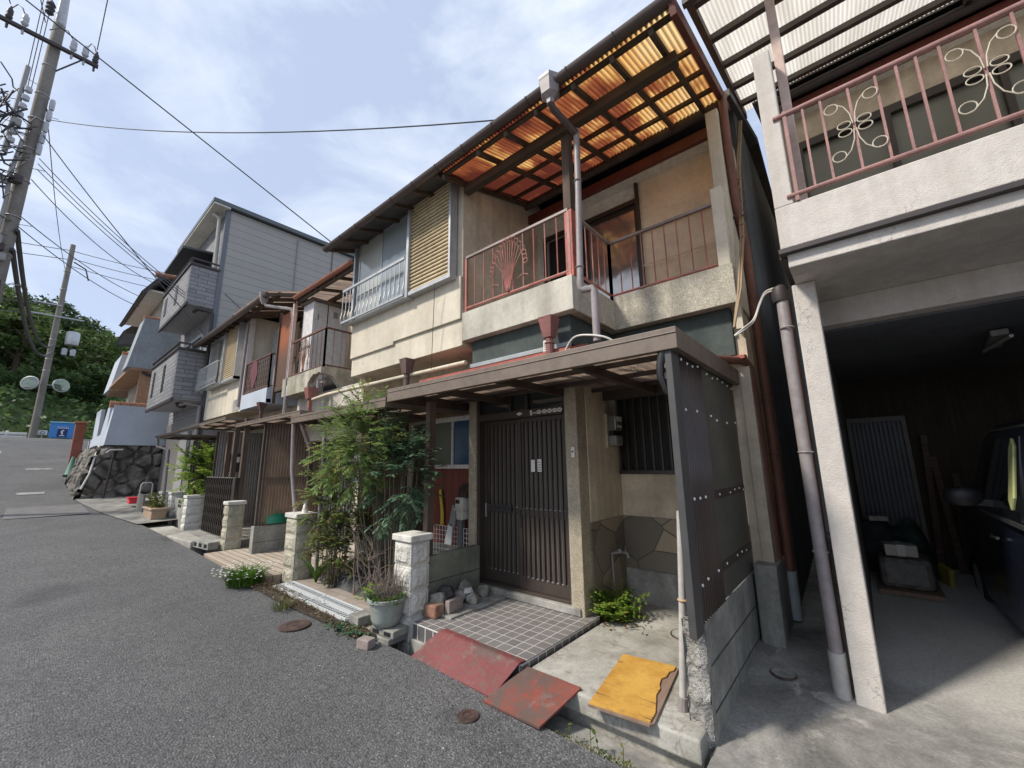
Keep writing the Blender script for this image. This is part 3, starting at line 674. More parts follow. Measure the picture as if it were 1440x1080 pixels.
# green mortar band under the balcony
m = MB(); m.box(-3.20,-1.90,3.10,3.25,2.625,2.915); m.box(-2.02,-1.90,3.25,4.0,2.62,2.915); m.box(-2.02,-.735,3.96,4.1,2.47,2.915); m.build('green_band', MT['green'], H, bev=.006)
m = MB(); m.box(-3.205,-1.895,3.06,3.10,2.595,2.64); m.build('band_sill', MT['bluegrey'], H, bev=.006)
m = MB(); m.prism([(2.98,2.535),(2.98,2.56),(3.3,2.66),(3.3,2.63)],'x',-4.0,-1.84); m.build('red_flashing', MT['redpost'], H)
m = MB(); m.prism([(3.9,2.42),(3.9,2.45),(4.2,2.5),(4.2,2.47)],'x',-1.2,-.66); m.build('red_flashing', MT['redpost'], H)
m = MB(); m.box(-3.45,-2.1,3.3,3.62,2.36,2.62); m.build('door_head_wall', MT['fasciadark'], H)
# balcony
m = MB(); m.prism([(-3.26,3.03),(-1.83,3.03),(-1.83,3.87),(-.67,3.87),(-.67,4.7),(-3.26,4.7)],'z',2.922,2.99); m.build('balcony_floor', MT['parapet'], H)
m = MB(); m.box(-3.27,-1.8,3.0,3.10,2.912,3.245); m.build('parapet', MT['parapet'], H, bev=.006)
m = MB(); m.box(-1.9,-1.797,3.10,3.94,2.909,3.235); m.build('parapet', MT['terrazzo'], H, bev=.006)
m = MB(); m.box(-1.797,-.652,3.84,3.94,2.915,3.285); m.build('parapet', MT['terrazzo'], H, bev=.006)
m = MB(); m.box(-.765,-.665,3.846,3.985,3.285,4.075); m.build('balcony_pier', MT['cream'], H, bev=.006)
m = MB(); m.box(-.70,-.645,3.94,4.02,2.7,4.05); m.build('balcony_side', MT['cream'], H)
# loggia back wall, door
m = MB(); m.box(-3.29,-3.15,4.53,4.65,2.99,5.0); m.box(-3.15,-1.72,4.53,4.65,4.80,5.0); m.box(-3.15,-1.72,4.55,4.65,4.79,4.8); m.build('loggia_wall', MT['soffit'], H)
m = MB(); m.box(-1.72,-.756,4.53,4.65,2.99,5.0); m.build('loggia_wall', MT['sand'], H)
m = MB(); m.box(-3.29,-.74,4.36,4.56,4.995,5.03); m.build('soffit', MT['soffit'], H)
m = MB(); m.box(-3.29,-.70,4.31,4.36,5.0,5.13); m.build('red_beam', MT['redbeam'], H, bev=.006)
d = MB(); d.box(-3.15,-1.70,4.50,4.53,4.74,4.80); d.box(-1.735,-1.70,4.48,4.53,2.99,5.0); d.box(-3.16,-3.12,4.50,4.53,2.99,4.74); dr = d.build('balcony_door', MT['bronze'], H)
f = MB(); f.box(-2.50,-2.44,4.535,4.565,2.99,4.74); f.box(-1.78,-1.735,4.535,4.565,2.99,4.74); f.box(-2.44,-1.78,4.535,4.565,4.68,4.74); f.box(-2.44,-1.78,4.535,4.565,2.99,3.08); f.build('frame', MT['bronze'], dr)
MB().box(-2.44,-1.78,4.545,4.552,3.08,4.68).build('pane', MT['balcglass'], dr)
MB().box(-3.12,-2.5,4.60,4.61,2.99,4.74).build('doorway_shade', MT['interior'], dr)  # dark sheet standing in for the shade of the open door half
m = MB(); m.tube([(-1.70,4.5,4.30),(-.77,4.5,4.30)],.008,6); m.build('clothes_rod', MT['sand'], H)
m = MB(); m.tube([(-1.70,4.46,3.85),(-.77,4.46,3.85)],.007,6); m.build('clothes_rod', MT['sand'], H)
# railings (red bars, worn top rail)
def bars(m, a, b, z0, z1, n, r=.0065):
    a = V(a); b = V(b)
    for k in range(1,n):
        p = a+(b-a)*k/n; m.tube([(p.x,p.y,z0),(p.x,p.y,z1)], r, 6)
def railing(par, segs, zb, zt, mb, mt, n):
    rt = MB(); rb = MB()
    for i,(a,b) in enumerate(segs):
        rt.beam((a[0],a[1],zt),(b[0],b[1],zt),.034,.026)
        rb.tube([(a[0],a[1],zb),(b[0],b[1],zb)],.014,8); bars(rb,a,b,zb,zt,n[i])
        for p in (a,b): rb.box(p[0]-.014,p[0]+.014,p[1]-.014,p[1]+.014,zb-.08,zt-.013)
    o = rb.build('railing', mb, par); rt.build('handrail', mt, o); return o
ra = railing(H, [((-3.25,3.05),(-1.84,3.05))], 3.31, 3.94, MT['redrail'], MT['railtop'], [10])
railing(H, [((-1.84,3.10),(-1.84,3.88)),((-1.84,3.88),(-.74,3.88))], 3.32, 3.935, MT['redrail'], MT['railtop'], [6,9])
# fan of iron rods on the front railing
def fan(cx, y, z0, h, mat, par, mirror=1):
    m = MB(); k = 11
    for i in range(k):
        t = (i-(k-1)/2)/((k-1)/2); top = (cx+t*h*.33, y, z0+h*(.97-.30*t*t))
        m.tube([(cx+t*.02,y,z0),(cx+t*h*.14,y,z0+h*.4),top],.0038,5)
        m.ring((top[0]+t*.01,y,top[2]+.028),.028,.0034,n=12)
    for i in range(3):
        for s in (-1,1): m.ring((cx+s*(h*.385+.008*i),y,z0+h*(.62-.085*i)),.028,.0045,n=12)
    for s in (-1,1): m.ring((cx+s*.20,y,z0+.02),.10,.0045,n=8,a0=PI*.25,a1=PI*.75)
    m.lathe([(.018,0),(.022,.03),(.01,.06)],(cx,y,z0-.01),8)
    return m.build('fan_ornament', mat, par)
fan(-2.60,3.035,3.335,.575,MT['redrail'],ra)
# window of the upper left room
w = MB(); y0,y1 = 2.955,3.03
w.box(-5.76,-4.23,2.93,3.03,5.0,5.05); w.box(-5.76,-4.23,2.94,3.03,3.67,3.715); w.box(-5.76,-5.72,y0,y1,3.715,5.0); w.box(-4.27,-4.23,y0,y1,3.715,5.0)
win = w.build('window', MT['alu'], H, bev=.003)
f = MB()
for a,b in ((-5.66,-4.98),(-5.0,-4.27)):
    yy = 2.99 if a<-5.5 else 2.97
    f.box(a,a+.035,yy,yy+.025,3.716,4.999); f.box(b-.035,b,yy,yy+.025,3.716,4.999); f.box(a+.035,b-.035,yy+.002,yy+.023,4.955,4.999); f.box(a+.035,b-.035,yy+.002,yy+.023,3.716,3.755)
f.box(-5.63,-5.01,2.986,3.01,4.13,4.155)
f.build('frame', MT['alu'], win)
MB().box(-5.63,-5.02,2.998,3.004,3.75,4.96).build('pane', MT['curtglass'], win)
MB().box(-4.96,-4.31,2.978,2.984,3.75,4.96).build('pane', MT['blueglass'], win)
c = MB(); c.grid(lambda a,b: (-5.7+1.42*a, 3.09+.012*math.sin(a*70), 3.7+1.3*b), 90, 2); c.build('curtain', MT['curtain'], win, smooth=True)
# bowed aluminium window guard
g_ = MB(); X0,X1 = -5.86,-4.24
def guard(m, X0, X1, yb, yf, z0, z1, n):
    m.beam((X0,yf,z1),(X1,yf,z1),.03,.035); m.beam((X0,yf,z0+.02),(X1,yf,z0+.02),.03,.03); m.beam((X0,yf+.05,z0-.01),(X1,yf+.05,z0-.01),.06,.02)
    for k in range(n+1):
        x = X0+(X1-X0)*k/n
        m.tube([(x,yf,z1),(x,yf-.003,z0+.35*(z1-z0)),(x,yf-.022,z0+.16*(z1-z0)),(x,yf-.015,z0+.03),(x,yf,z0)],.0068,6)
    for x in (X0,X1):
        m.beam((x,yf,z1),(x,yb,z1),.02,.03); m.beam((x,yf,z0),(x,yb,z0),.02,.03)
guard(g_, X0, X1, 2.96, 2.87, 3.69, 4.225, 15)
g_.build('window_guard', MT['alu'], H)
# louvred storm shutter
s = MB(); s.box(-4.225,-4.175,2.87,3.0,3.66,5.28); s.box(-3.405,-3.37,2.89,3.0,3.70,5.16); s.box(-4.175,-3.36,2.885,3.0,5.10,5.16); s.box(-4.175,-3.36,2.885,3.0,3.68,3.73)
sh = s.build('shutter', MT['aludull'], H, bev=.004)
sl = MB(); n = 27
for k in range(n):
    z = 3.735+k*(5.095-3.735)/n; h = (5.095-3.735)/n
    sl.prism([(2.905,z+.004),(2.9,z+.012),(2.925,z+h-.002),(2.945,z+h-.002),(2.935,z+.004)],'x',-4.172,-3.408)
sl.build('louvre', MT['slat'], sh)
MB().box(-4.172,-3.408,2.95,2.985,3.735,5.095).build('backing', MT['fasciadark'], sh)
# roofs
rz_ = lambda y: 4.93+.36*(y-2.66)
m = MB(); m.prism([(2.62,rz_(2.62)),(6.4,rz_(6.4)),(10.1,rz_(6.4)-1.3),(10.1,rz_(6.4)-1.4),(6.4,rz_(6.4)-.1),(2.62,rz_(2.62)-.06)],'x',-5.98,-3.30)
m.prism([(4.28,5.42),(6.4,6.27),(10.1,4.98),(10.1,4.9),(6.4,6.17),(4.28,5.34)],'x',-3.30,-.55)
for k in range(11):
    pass
rf = m.build('roof', MT['tileroof'], H)
m = MB(); m.box(-5.9,-3.3,2.66,3.02,5.03,5.05); m.prism([(2.66,4.87),(3.1,5.03),(3.1,5.05),(2.66,4.89)],'x',-5.95,-3.3)
for k in range(7):
    x = -5.85+k*.42; m.beam((x,2.64,4.855),(x,3.06,5.0),.045,.06)
m.build('eave_rafters', MT['woody'], rf)
m = MB()
def half_gutter(m, x0, x1, y, z, r=.055, n=7):
    sec = [(y+r*math.cos(PI+PI*i/n), z+r*math.sin(PI+PI*i/n)) for i in range(n+1)]
    inn = [(y+(r-.006)*math.cos(2*PI-PI*i/n), z+(r-.006)*math.sin(2*PI-PI*i/n)) for i in range(n+1)]
    m.prism(sec+inn,'x',x0,x1)
half_gutter(m,-6.0,-.62,2.60,4.90)
for k in range(13):
    x = -5.9+k*.44; m.ring((x,2.60,4.90),.058,.006,(0,1,0),(0,0,1),8,PI,2*PI)
m.build('gutter', MT['gutter'], H, smooth=True)
# balcony lean-to: corrugated orange sheets on timber
sheet_z = lambda y: 4.875+.292*(y-2.65)
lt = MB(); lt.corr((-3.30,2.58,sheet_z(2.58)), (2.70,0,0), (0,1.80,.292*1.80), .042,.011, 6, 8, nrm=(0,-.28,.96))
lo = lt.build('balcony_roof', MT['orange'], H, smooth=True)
m = MB()
for x in (-3.24,-2.68,-2.29,-1.91,-1.50,-1.13,-.80):
    m.beam((x,2.66,sheet_z(2.66)-.085),(x,4.34,sheet_z(4.34)-.085),.038,.05)
m.build('rafter', MT['woody'], lo)
m = MB()
for y in (2.70,3.20,3.58,3.96,4.30): m.beam((-3.285,y,sheet_z(y)-.035),(-.62,y,sheet_z(y)-.035),.034,.042)
m.build('purlin', MT['wood'], lo)
MB().beam((-3.24,3.02,sheet_z(3.0)-.165),(-.72,3.02,sheet_z(3.0)-.165),.085,.105).build('front_beam', MT['wood'], lo, bev=.008)
MB().beam((-.615,2.60,sheet_z(2.60)-.05),(-.615,4.44,sheet_z(4.44)-.05),.05,.13).build('edge_board', MT['redbeam'], lo, bev=.006)
m = MB(); half_gutter(m,-3.28,-.60,4.25,5.24,.05); m.build('inner_gutter', MT['fasciadark'], H, smooth=True)
m = MB(); m.box(-1.885,-1.80,3.04,3.12,3.94,4.80); m.build('balcony_post', MT['woodz'], H, bev=.006)
m = MB(); m.box(-1.885,-1.80,3.04,3.12,3.245,3.938); m.build('balcony_post_foot', MT['redpost'], H, bev=.006)
# rain hopper and down pipe
m = MB(); m.lathe([(.035,-.20),(.04,-.16),(.085,-.12),(.105,.0),(.11,.02),(.11,.05),(.095,.05)],(-1.70,2.60,4.90),6); hp = m.build('rain_hopper', MT['pvcgrey'], H)
m = MB(); m.tube([(-1.70,2.60,4.72),(-1.695,2.63,4.67),(-1.65,2.93,4.60)],.032,10); m.build('pipe_elbow', MT['gutter'], hp, smooth=True)
m = MB(); m.tube([(-1.648,2.945,4.64),(-1.66,2.945,4.0),(-1.685,2.945,3.10)],.029,12); m.tube([(-1.685,2.945,3.13),(-1.685,2.945,3.055),(-1.67,2.955,3.035),(-1.58,2.97,3.03),(-1.57,2.975,3.0),(-1.57,2.975,2.55)],.032,12)
for z in (4.1,3.25): m.ring((-1.66 if z>4 else -1.682,2.945,z),.034,.006,(1,0,0),(0,1,0),12)
m.build('down_pipe', MT['pvcgrey'], H, smooth=True)
for x,y,mt,k in ((-2.03,2.94,MT['pvcred'],'a'),(-4.22,2.95,weathered('brown_hopper',(.14,.09,.08),rough=.55,gb=0),'b')):
    m = MB(); zt = 2.86
    m.lathe([(.035,-.42),(.035,-.2),(.06,-.19),(.10,-.01),(.105,0),(.095,.0)],(x,y,zt),4,m=Matrix.Rotation(PI/4,3,'Z')); m.tube([(x,y,zt-.2),(x,y,2.42)],.036,10)
    m.ring((x,y,zt-.24),.037,.008,(1,0,0),(0,1,0),12); m.build('waste_hopper', mt, H)
m = MB(); m.tube([(-3.22,3.02,2.66),(-4.6,2.98,2.66),(-6.3,2.94,2.66),(-6.9,2.98,2.65)],.026,10); m.build('conduit', MT['pvccream'], H, smooth=True)
m = MB(); m.box(-2.165,-2.075,3.03,3.055,2.56,2.69); pl = m.build('notice_plate', MT['sticker'], H)
m = MB()
for k in range(5): m.box(-2.155,-2.085-.012*(k%2),3.026,3.029,2.58+k*.021,2.587+k*.021)
m.build('print', MT['metergrey'], pl)
m = MB(); m.soft([(-1.92,3.0,2.5),(-1.82,2.96,2.6),(-1.70,2.93,2.62),(-1.5,2.95,2.57),(-1.40,3.0,2.5)],.009,8); m.build('white_hose', MT['white_cable'], H, smooth=True)
# ground floor window of the left room
w = MB(); w.box(-4.47,-3.61,3.555,3.62,2.10,2.165); w.box(-4.47,-3.61,3.555,3.62,1.495,1.545); w.box(-4.47,-4.44,3.565,3.62,1.545,2.10); w.box(-4.06,-4.03,3.56,3.61,1.545,2.10); w.box(-3.64,-3.611,3.565,3.62,1.545,2.10)
w2 = w.build('window', MT['whitepaint'], H, bev=.003)
MB().box(-4.44,-4.06,3.59,3.60,1.545,2.10).build('pane', MT['frost'], w2); MB().box(-4.03,-3.64,3.58,3.59,1.545,2.10).build('pane', MT['navyglass'], w2)
MB().box(-4.50,-3.61,3.53,3.62,2.166,2.22).build('hood', wood('brown_window_hood',(.28,.17,.10)), w2)
m = MB(); m.box(-5.0,-4.56,3.66,3.70,.12,2.1); m.build('side_door', MT['brownpanel'], H)
# entrance: transom, header, two sliding doors of vertical bars
e = MB(); e.box(-3.49,-3.45,3.47,3.60,.25,2.36); e.box(-2.262,-2.225,3.47,3.60,.25,2.36); e.box(-3.45,-2.262,3.455,3.60,2.045,2.125); e.box(-3.45,-2.262,3.47,3.60,.25,.275); e.box(-3.45,-2.262,3.47,3.60,2.33,2.36)
for x in (-3.0,-2.76): e.box(x,x+.035,3.48,3.58,2.125,2.33)
en = e.build('door_frame', MT['brownpanel'], H, bev=.003)
MB().box(-3.45,-2.262,3.53,3.54,2.125,2.33).build('transom', MT['glass'], en)
def slider(x0, x1, y, nb):
    z0,z1 = .277,2.043
    m = MB(); st = .045
    m.box(x0,x0+st,y,y+.035,z0,z1); m.box(x1-st,x1,y,y+.035,z0,z1); m.box(x0+st,x1-st,y+.001,y+.034,z1-.05,z1); m.box(x0+st,x1-st,y+.001,y+.034,z0,z0+.115)
    d = m.build('sliding_door', MT['brownpanel'], H, bev=.003)
    MB().box(x0+st,x1-st,y+.02,y+.026,z0+.115,z1-.05).build('pane', MT['doorpane'], d)
    b = MB(); xa,xb = x0+st,x1-st
    for k in range(nb):
        x = xa+(xb-xa)*(k+.5)/nb; b.box(x-.011,x+.011,y-.004,y+.018,z0+.11,z1-.045)
    b.build('bars', MT['brownpanel'], d)
    for zc in (z0+.115,1.075):
        tr = MB()
        for k in range(nb+1):
            x = xa+(xb-xa)*k/nb; tr.box(max(xa,x-.02),min(xb,x+.02),y+.012,y+.0195,zc,zc+.007)
        tr.build('trim_clip', MT['aludull'], d)
    MB().box(xa,xb,y+.006,y+.02,1.0,1.075).build('mid_rail', MT['brownpanel'], d)
    return d
dl = slider(-3.45,-2.855,3.555,8); dr = slider(-2.90,-2.262,3.515,9)
m = MB(); m.box(-3.36,-3.02,3.525,3.56,1.03,1.10); ml = m.build('mail_slot', MT['iron'], dl, bev=.005); MB().box(-3.33,-3.05,3.518,3.524,1.055,1.08).build('flap', MT['black'], ml)
for x in (-3.43,): MB().box(x,x+.018,3.545,3.556,.95,1.10).build('handle', MT['aludull'], dl)
for x in (-2.885,-2.285): MB().box(x,x+.02,3.503,3.516,.88,1.06).build('handle', MT['iron'], dr)
for x,h in ((-2.71,.125),(-2.625,.13)): MB().box(x,x+.05,3.505,3.5105,1.46,1.46+h).build('sticker', MT['sticker'], dr)
m = MB(); rr = random.Random(8)
for k in range(4): m.box(-2.615,-2.585,3.5035,3.505,1.475+k*.026,1.487+k*.026)
m.build('sticker_print', MT['metergrey'], dr)
for i,x in enumerate((-2.545,-2.475,-2.41,-2.345,-2.285)):
    m = MB(); m.lathe([(.030,0),(.030,.004)],(x,3.452,2.083),14,m=Matrix.Diagonal((1.05,1,.72))@Matrix.Rotation(PI/2,3,'X')); s_ = m.build('oval_sticker', MT['sticker'], en)
    mm = MB()
    for q in range(4): mm.box(x-.02+q*.011,x-.013+q*.011,3.4455,3.4475,2.079,2.087)
    mm.build('print', MT['pvcbrown'], s_)
MB().box(-2.665,-2.64,3.449,3.454,2.055,2.11).build('square_sticker', MT['sticker'], en)
m = MB()
for k in range(6): m.box(-2.63+k*.013,-2.622+k*.013,3.449,3.454,2.07,2.085)
m.build('small_lettering', MT['sticker'], en)
m = MB(); m.prism([(-2.86,2.085),(-2.815,2.105),(-2.77,2.085),(-2.815,2.065)],'y',3.449,3.454); m.build('diamond_sticker', MT['sticker'], en)
m = MB(); m.box(-2.155,-2.115,3.425,3.44,1.60,1.70); bb = m.build('door_bell', MT['sticker'], H, bev=.006); m = MB(); m.lathe([(.009,0),(.009,.006)],(-2.135,3.424,1.655),10,m=Matrix.Rotation(PI/2,3,'X')); m.build('button', MT['rust'], bb)
# side pipes, end of the house
m = MB(); m.tube([(-.60,4.2,5.28),(-.60,4.12,5.2),(-.60,4.08,5.0),(-.60,4.06,4.6),(-.60,4.10,4.0),(-.60,4.33,3.6),(-.60,4.36,1.6),(-.60,4.36,.62)],.04,12)
for z in (4.2,3.85,2.1,1.6): m.ring((-.60,4.36 if z<3 else 4.12,z),.042,.007,(1,0,0),(0,1,0),12)
pp = m.build('down_pipe', MT['pvcbrown'], H, smooth=True); m = MB(); m.tube([(-.60,4.36,.62),(-.60,4.36,.24)],.046,12); m.build('pipe_foot', MT['bluegrey'], pp, smooth=True)
m = MB(); m.tube([(-.9,3.6,2.40),(-.68,3.98,2.41),(-.655,4.05,2.36),(-.655,4.1,1.9),(-.655,4.16,1.2),(-.655,4.2,.3)],.036,12); m.build('waste_pipe', MT['pvcbrown'], H, smooth=True)
m = MB()
for dx in (0,.02): m.tube([(-.585+dx,5.0,5.55),(-.585+dx,4.35,4.5),(-.59+dx,4.05,3.6),(-.62+dx,3.78,3.0),(-.66,3.62,2.62)],.011,6)
for k in range(6):
    f = k/6; m.ring((-.575,4.05+.3*f,3.6+.9*f),.02,.006,(1,0,0),(0,1,0),8)
m.build('taped_cables', plain('tan_tape',(.28,.20,.12),.6), H, smooth=True)
m = MB(); m.box(-.78,-.62,3.86,4.4,.05,.74); m.build('stub_pier', MT['block'], H, bev=.015)
m = MB(); m.box(-.73,-.65,4.0,4.28,.74,2.62); m.build('corner_post', MT['cream_old'], H)
# ------------------------------------------------------------------ right house with garage
Q = thing('garage_house', (1.5,5.2,.1), 'white rendered house with a dark open garage and a pink balcony railing', 'house')
m = MB(); m.box(-.225,-.09,3.42,3.62,.05,2.789); m.build('front_pillar', MT['white'], Q, bev=.008)
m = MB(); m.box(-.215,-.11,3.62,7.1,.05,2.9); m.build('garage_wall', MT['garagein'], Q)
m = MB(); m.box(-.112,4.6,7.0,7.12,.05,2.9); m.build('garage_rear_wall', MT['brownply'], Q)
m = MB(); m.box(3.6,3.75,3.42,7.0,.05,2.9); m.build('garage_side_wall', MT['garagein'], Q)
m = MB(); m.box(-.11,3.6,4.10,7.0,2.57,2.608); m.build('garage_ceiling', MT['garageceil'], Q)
m = MB(); m.box(-.109,3.75,3.96,4.10,2.585,2.79); m.build('garage_beam', MT['white'], Q, bev=.008)
m = MB(); m.box(-.20,4.0,3.08,4.12,2.79,2.90); m.box(-.21,4.0,4.13,9.5,2.61,2.9); m.build('balcony_slab', MT['white'], Q, bev=.006)
m = MB(); m.box(-.20,4.0,3.10,5.4,2.93,2.99); m.box(-.228,4.0,3.05,3.17,2.915,3.215); m.box(-.228,-.12,3.17,5.4,2.915,3.215); m.build('parapet', MT['white'], Q, bev=.008)
m = MB(); m.box(-.24,4.0,3.035,3.11,2.878,2.914); m.box(-.245,-.205,3.112,4.0,2.87,2.914); m.build('drip_flashing', MT['iron'], Q, bev=.004)
m = MB(); m.box(-.228,-.12,3.052,3.19,3.215,4.46); m.build('balcony_pier', MT['white'], Q, bev=.008)
m = MB(); m.box(-.105,-.045,3.20,3.26,3.2,5.22); m.build('balcony_post', MT['pinkpost'], Q, bev=.006)
m = MB(); m.box(3.2,3.26,3.20,3.26,3.2,5.22); m.build('balcony_post', MT['pinkpost'], Q, bev=.006)
# railing with scroll work
m = MB(); m.tube([(-.16,3.05,3.875),(3.9,3.05,3.875)],.019,10); hr = MB(); hr.tube([(-.15,3.05,3.268),(3.9,3.05,3.268)],.016,10)
xs_ = []
for k in range(8):
    b = .24+.545*k
    for dx in (-.235,-.14,0,.13,.225): xs_.append(b+dx)
xs_ = [x for x in xs_ if x < 3.9]
for x in xs_: hr.box(x-.0065,x+.0065,3.0435,3.0565,3.268,3.875)
hr.box(-.105,-.085,3.04,3.06,3.22,3.9)
rl = hr.build('railing', MT['pinkrail'], Q); m.build('handrail', MT['pinkrail'], rl, smooth=True)
def scroll(cx, y, zc):
    m = MB()
    for sx in (-1,1):
        for sz in (-1,1):
            pts = [(cx+sx*.006,y,zc+sz*.02),(cx+sx*.012,y,zc+sz*.09),(cx+sx*.035,y,zc+sz*.155),(cx+sx*.075,y,zc+sz*.20),(cx+sx*.11,y,zc+sz*.205)]
            m.tube(pts,.0034,6); m.ring((cx+sx*.095,y,zc+sz*.172),.034,.0034,(1,0,0),(0,0,1),14)
            m.ring((cx+sx*.048,y,zc+sz*.027),.033,.0034,(1,0,0),(0,0,.72),14)
    return m.build('scroll_ornament', MT['scroll'], rl)
for k in range(6): scroll(.24+.545*k, 3.035, 3.575)
# upper wall, windows behind the balcony
m = MB(); m.box(-.2,-.10,5.4,9.5,2.9,6.4); m.box(-.10,4.0,5.42,5.55,5.20,5.6); m.box(-.1,4.0,5.42,5.55,2.99,3.1); m.build('upper_wall', MT['cream_old'], Q)
m = MB(); m.box(-.2,4.0,9.4,9.55,.1,6.4); m.box(3.9,4.02,5.4,9.4,2.9,6.4); m.build('rear_wall', MT['cream_old'], Q)
m = MB(); m.box(-.1,3.9,5.32,5.55,5.56,5.60); m.build('soffit', MT['soffit'], Q)
wd = MB(); wd.box(-.1,4.0,5.37,5.42,5.11,5.20); wd.box(-.1,4.0,5.36,5.42,3.0,3.06)
for x in (-.1,.66,1.45,2.25,3.1,3.9): wd.box(x,x+.05,5.36,5.42,3.06,5.11)
wn = wd.build('balcony_window', MT['bronze'], Q)
MB().box(-.05,3.9,5.43,5.44,3.06,5.11).build('pane', glass('olive_window',(.14,.145,.12),.25,.6,.5), wn)
MB().box(-.1,3.9,5.26,5.31,5.55,5.68).build('red_beam', MT['redbeam'], Q)
m = MB(); half_gutter(m,-.3,4.0,5.26,5.80,.055); half_gutter(m,-.3,4.0,5.2,5.72,.045); m.build('inner_gutter', MT['iron'], Q)
rs_ = lambda y: 5.16+.307*(y-3.0)
m = MB(); m.corr((-.56,2.85,rs_(2.85)+.05),(4.5,0,0),(0,2.5,.307*2.5),.032,.007,4,5,nrm=(0,-.29,.957)); rr_ = m.build('balcony_roof', MT['milky'], Q, smooth=True)
m = MB()
for y in (2.98,3.52,4.02,4.53,5.0): m.beam((-.58,y,rs_(y)),(3.9,y,rs_(y)),.05,.06)
m.build('purlin', MT['fasciadark'], rr_)
for x in (-.56,1.35,3.3): m = MB(); m.beam((x,2.88,rs_(2.88)-.01),(x,5.35,rs_(5.35)-.01),.05,.085); m.build('rafter', MT['fasciadark'], rr_)
MB().beam((-.6,2.86,rs_(2.86)),(3.9,2.86,rs_(2.86)),.05,.12).build('front_beam', MT['fasciadark'], rr_)
m = MB(); m.prism([(5.2,5.98),(7.2,6.7),(9.9,5.7),(9.9,5.6),(7.2,6.6),(5.2,5.86)],'x',-.45,4.2); m.build('roof', MT['tileroof'], Q)
m = MB(); m.tube([(-.285,3.52,2.8),(-.30,3.50,2.70),(-.302,3.5,2.3),(-.29,3.47,.35)],.038,14)
for z in (2.5,1.6,.95): m.ring((-.295,3.49,z),.041,.007,(1,0,0),(0,1,0),12)
dp = m.build('down_pipe', MT['pvcgrey'], Q, smooth=True); m = MB(); m.tube([(-.29,3.47,.36),(-.289,3.468,.08)],.047,14); m.build('pipe_foot', MT['pvcwhite'], dp, smooth=True)
MB().tube([(-.27,3.58,2.78),(-.265,3.58,.1)],.012,8).build('earth_cable', MT['pvcbrown'], Q, smooth=True)
m = MB(); m.lathe([(.05,-.05),(.06,0),(.05,.06),(.02,.08)],(-.305,3.50,2.76),10); m.build('cable_boot', MT['iron'], Q, smooth=True)
# ceiling lamp, unlit
t = thing('ceiling_lamp', (1.0,5.2,2.5), 'unlit tube lamp fixed to the dark garage ceiling', 'lamp')
MB().obox((1.0,5.2,2.53),(.10,.6,.05),rz=-.1).build('base', MT['metergrey'], t, bev=.01); m = MB(); m.tube([(.97,5.48,2.49),(1.03,4.92,2.49)],.014,8); m.build('tube', MT['meterwhite'], t)
# things stored in the garage
t = thing('leaning_grille', (.17,6.85,.1), 'dark vertical slat grille leaning on the rear wall of the garage', 'grille')
f = MB(); f.box(-.10,.46,6.86,6.92,2.0,2.06); f.box(-.10,.46,6.86,6.92,.15,.22); f.box(-.10,-.06,6.86,6.92,.22,2.0); f.box(.42,.46,6.86,6.92,.22,2.0); f.build('frame', MT['bronze'], t)
f = MB()
for k in range(11): f.box(-.04+k*.042,-.022+k*.042,6.87,6.91,.22,2.0)
f.box(-.05,.42,6.905,6.915,.5,.55); f.build('slats', plain('slate_slat',(.055,.06,.07),.45,.3), t)
MB().box(-.06,.42,6.925,6.935,.22,2.0).build('backing', MT['black'], t)
t = thing('stored_machine', (.17,6.1,.1), 'box and wrapped machine on a low wooden pallet in the dark garage', 'machine')
b = MB(); b.box(-.05,.42,5.7,6.4,.235,.275)
for y in (5.72,6.05,6.36): b.box(-.05,.42,y,y+.05,.17,.235)
for x in (-.03,.36): b.lathe([(.055,-.02),(.055,.02)],(x+.02,5.76,.155),12,m=Matrix.Rotation(PI/2,3,'Y'))
b.build('pallet', MT['rawply'], t)
m = MB(); m.prism([(5.78,.277),(6.3,.277),(6.26,.50),(6.1,.58),(5.84,.56)],'x',-.02,.38); m.build('wrapped_body', plain('grey_wrap',(.13,.12,.105),.55,scale=14,var=.5,bump=.5), t, bev=.05)
m = MB(); m.grid(lambda a,b: (-.14+.62*a, 6.35+.35*b, .277+.62*(math.sin(PI*min(1,max(0,a)))**.4)*(.25+.75*b)*(1+.3*noise.noise((a*3,b*3,5)))), 20, 14); m.build('tarpaulin', plain('dark_green_tarp',(.025,.045,.035),.6,scale=12,var=.5,bump=.4), t, smooth=True)
t = thing('wrapped_box', (.17,5.9,.58), 'pale taped box lying on the wrapped machine in the garage', 'box')
MB().obox((.16,5.93,.635),(.25,.22,.11),rz=.1).build('carton', MT['poly'], t, bev=.01); MB().obox((.16,5.93,.637),(.06,.222,.112),rz=.1).build('tape', MT['meterwhite'], t)
one(MB().obox((.50,6.35,.28),(.05,.22,.34),rx=.15,rz=.3), 'olive_bag', MT['olivebag'], 'small olive yellow bag leaning beside the wrapped machine in the garage', 'bag', bev=.02)
m = MB(); m.lathe([(.12,0),(.16,.05),(.17,.3),(.14,.5),(.06,.58)],(-.0,6.55,.28),12); one(m,'dark_sack',plain('dark_sack_cloth',(.03,.035,.035),.9,scale=10,var=.5,bump=.4),'dark full sack behind the machine at the garage wall','sack',smooth=True)
t = thing('leaning_boards', (.62,6.9,.1), 'dark timber boards leaning on the rear wall beside the slat grille', 'boards')
for k,(x,h,l) in enumerate(((.55,1.7,.05),(.66,1.45,-.04),(.75,1.25,.06))): MB().obox((x,6.88,.12+h/2),(.06,.03,h),rx=-.05,ry=l).build('board', MT['wood'], t, bev=.004)
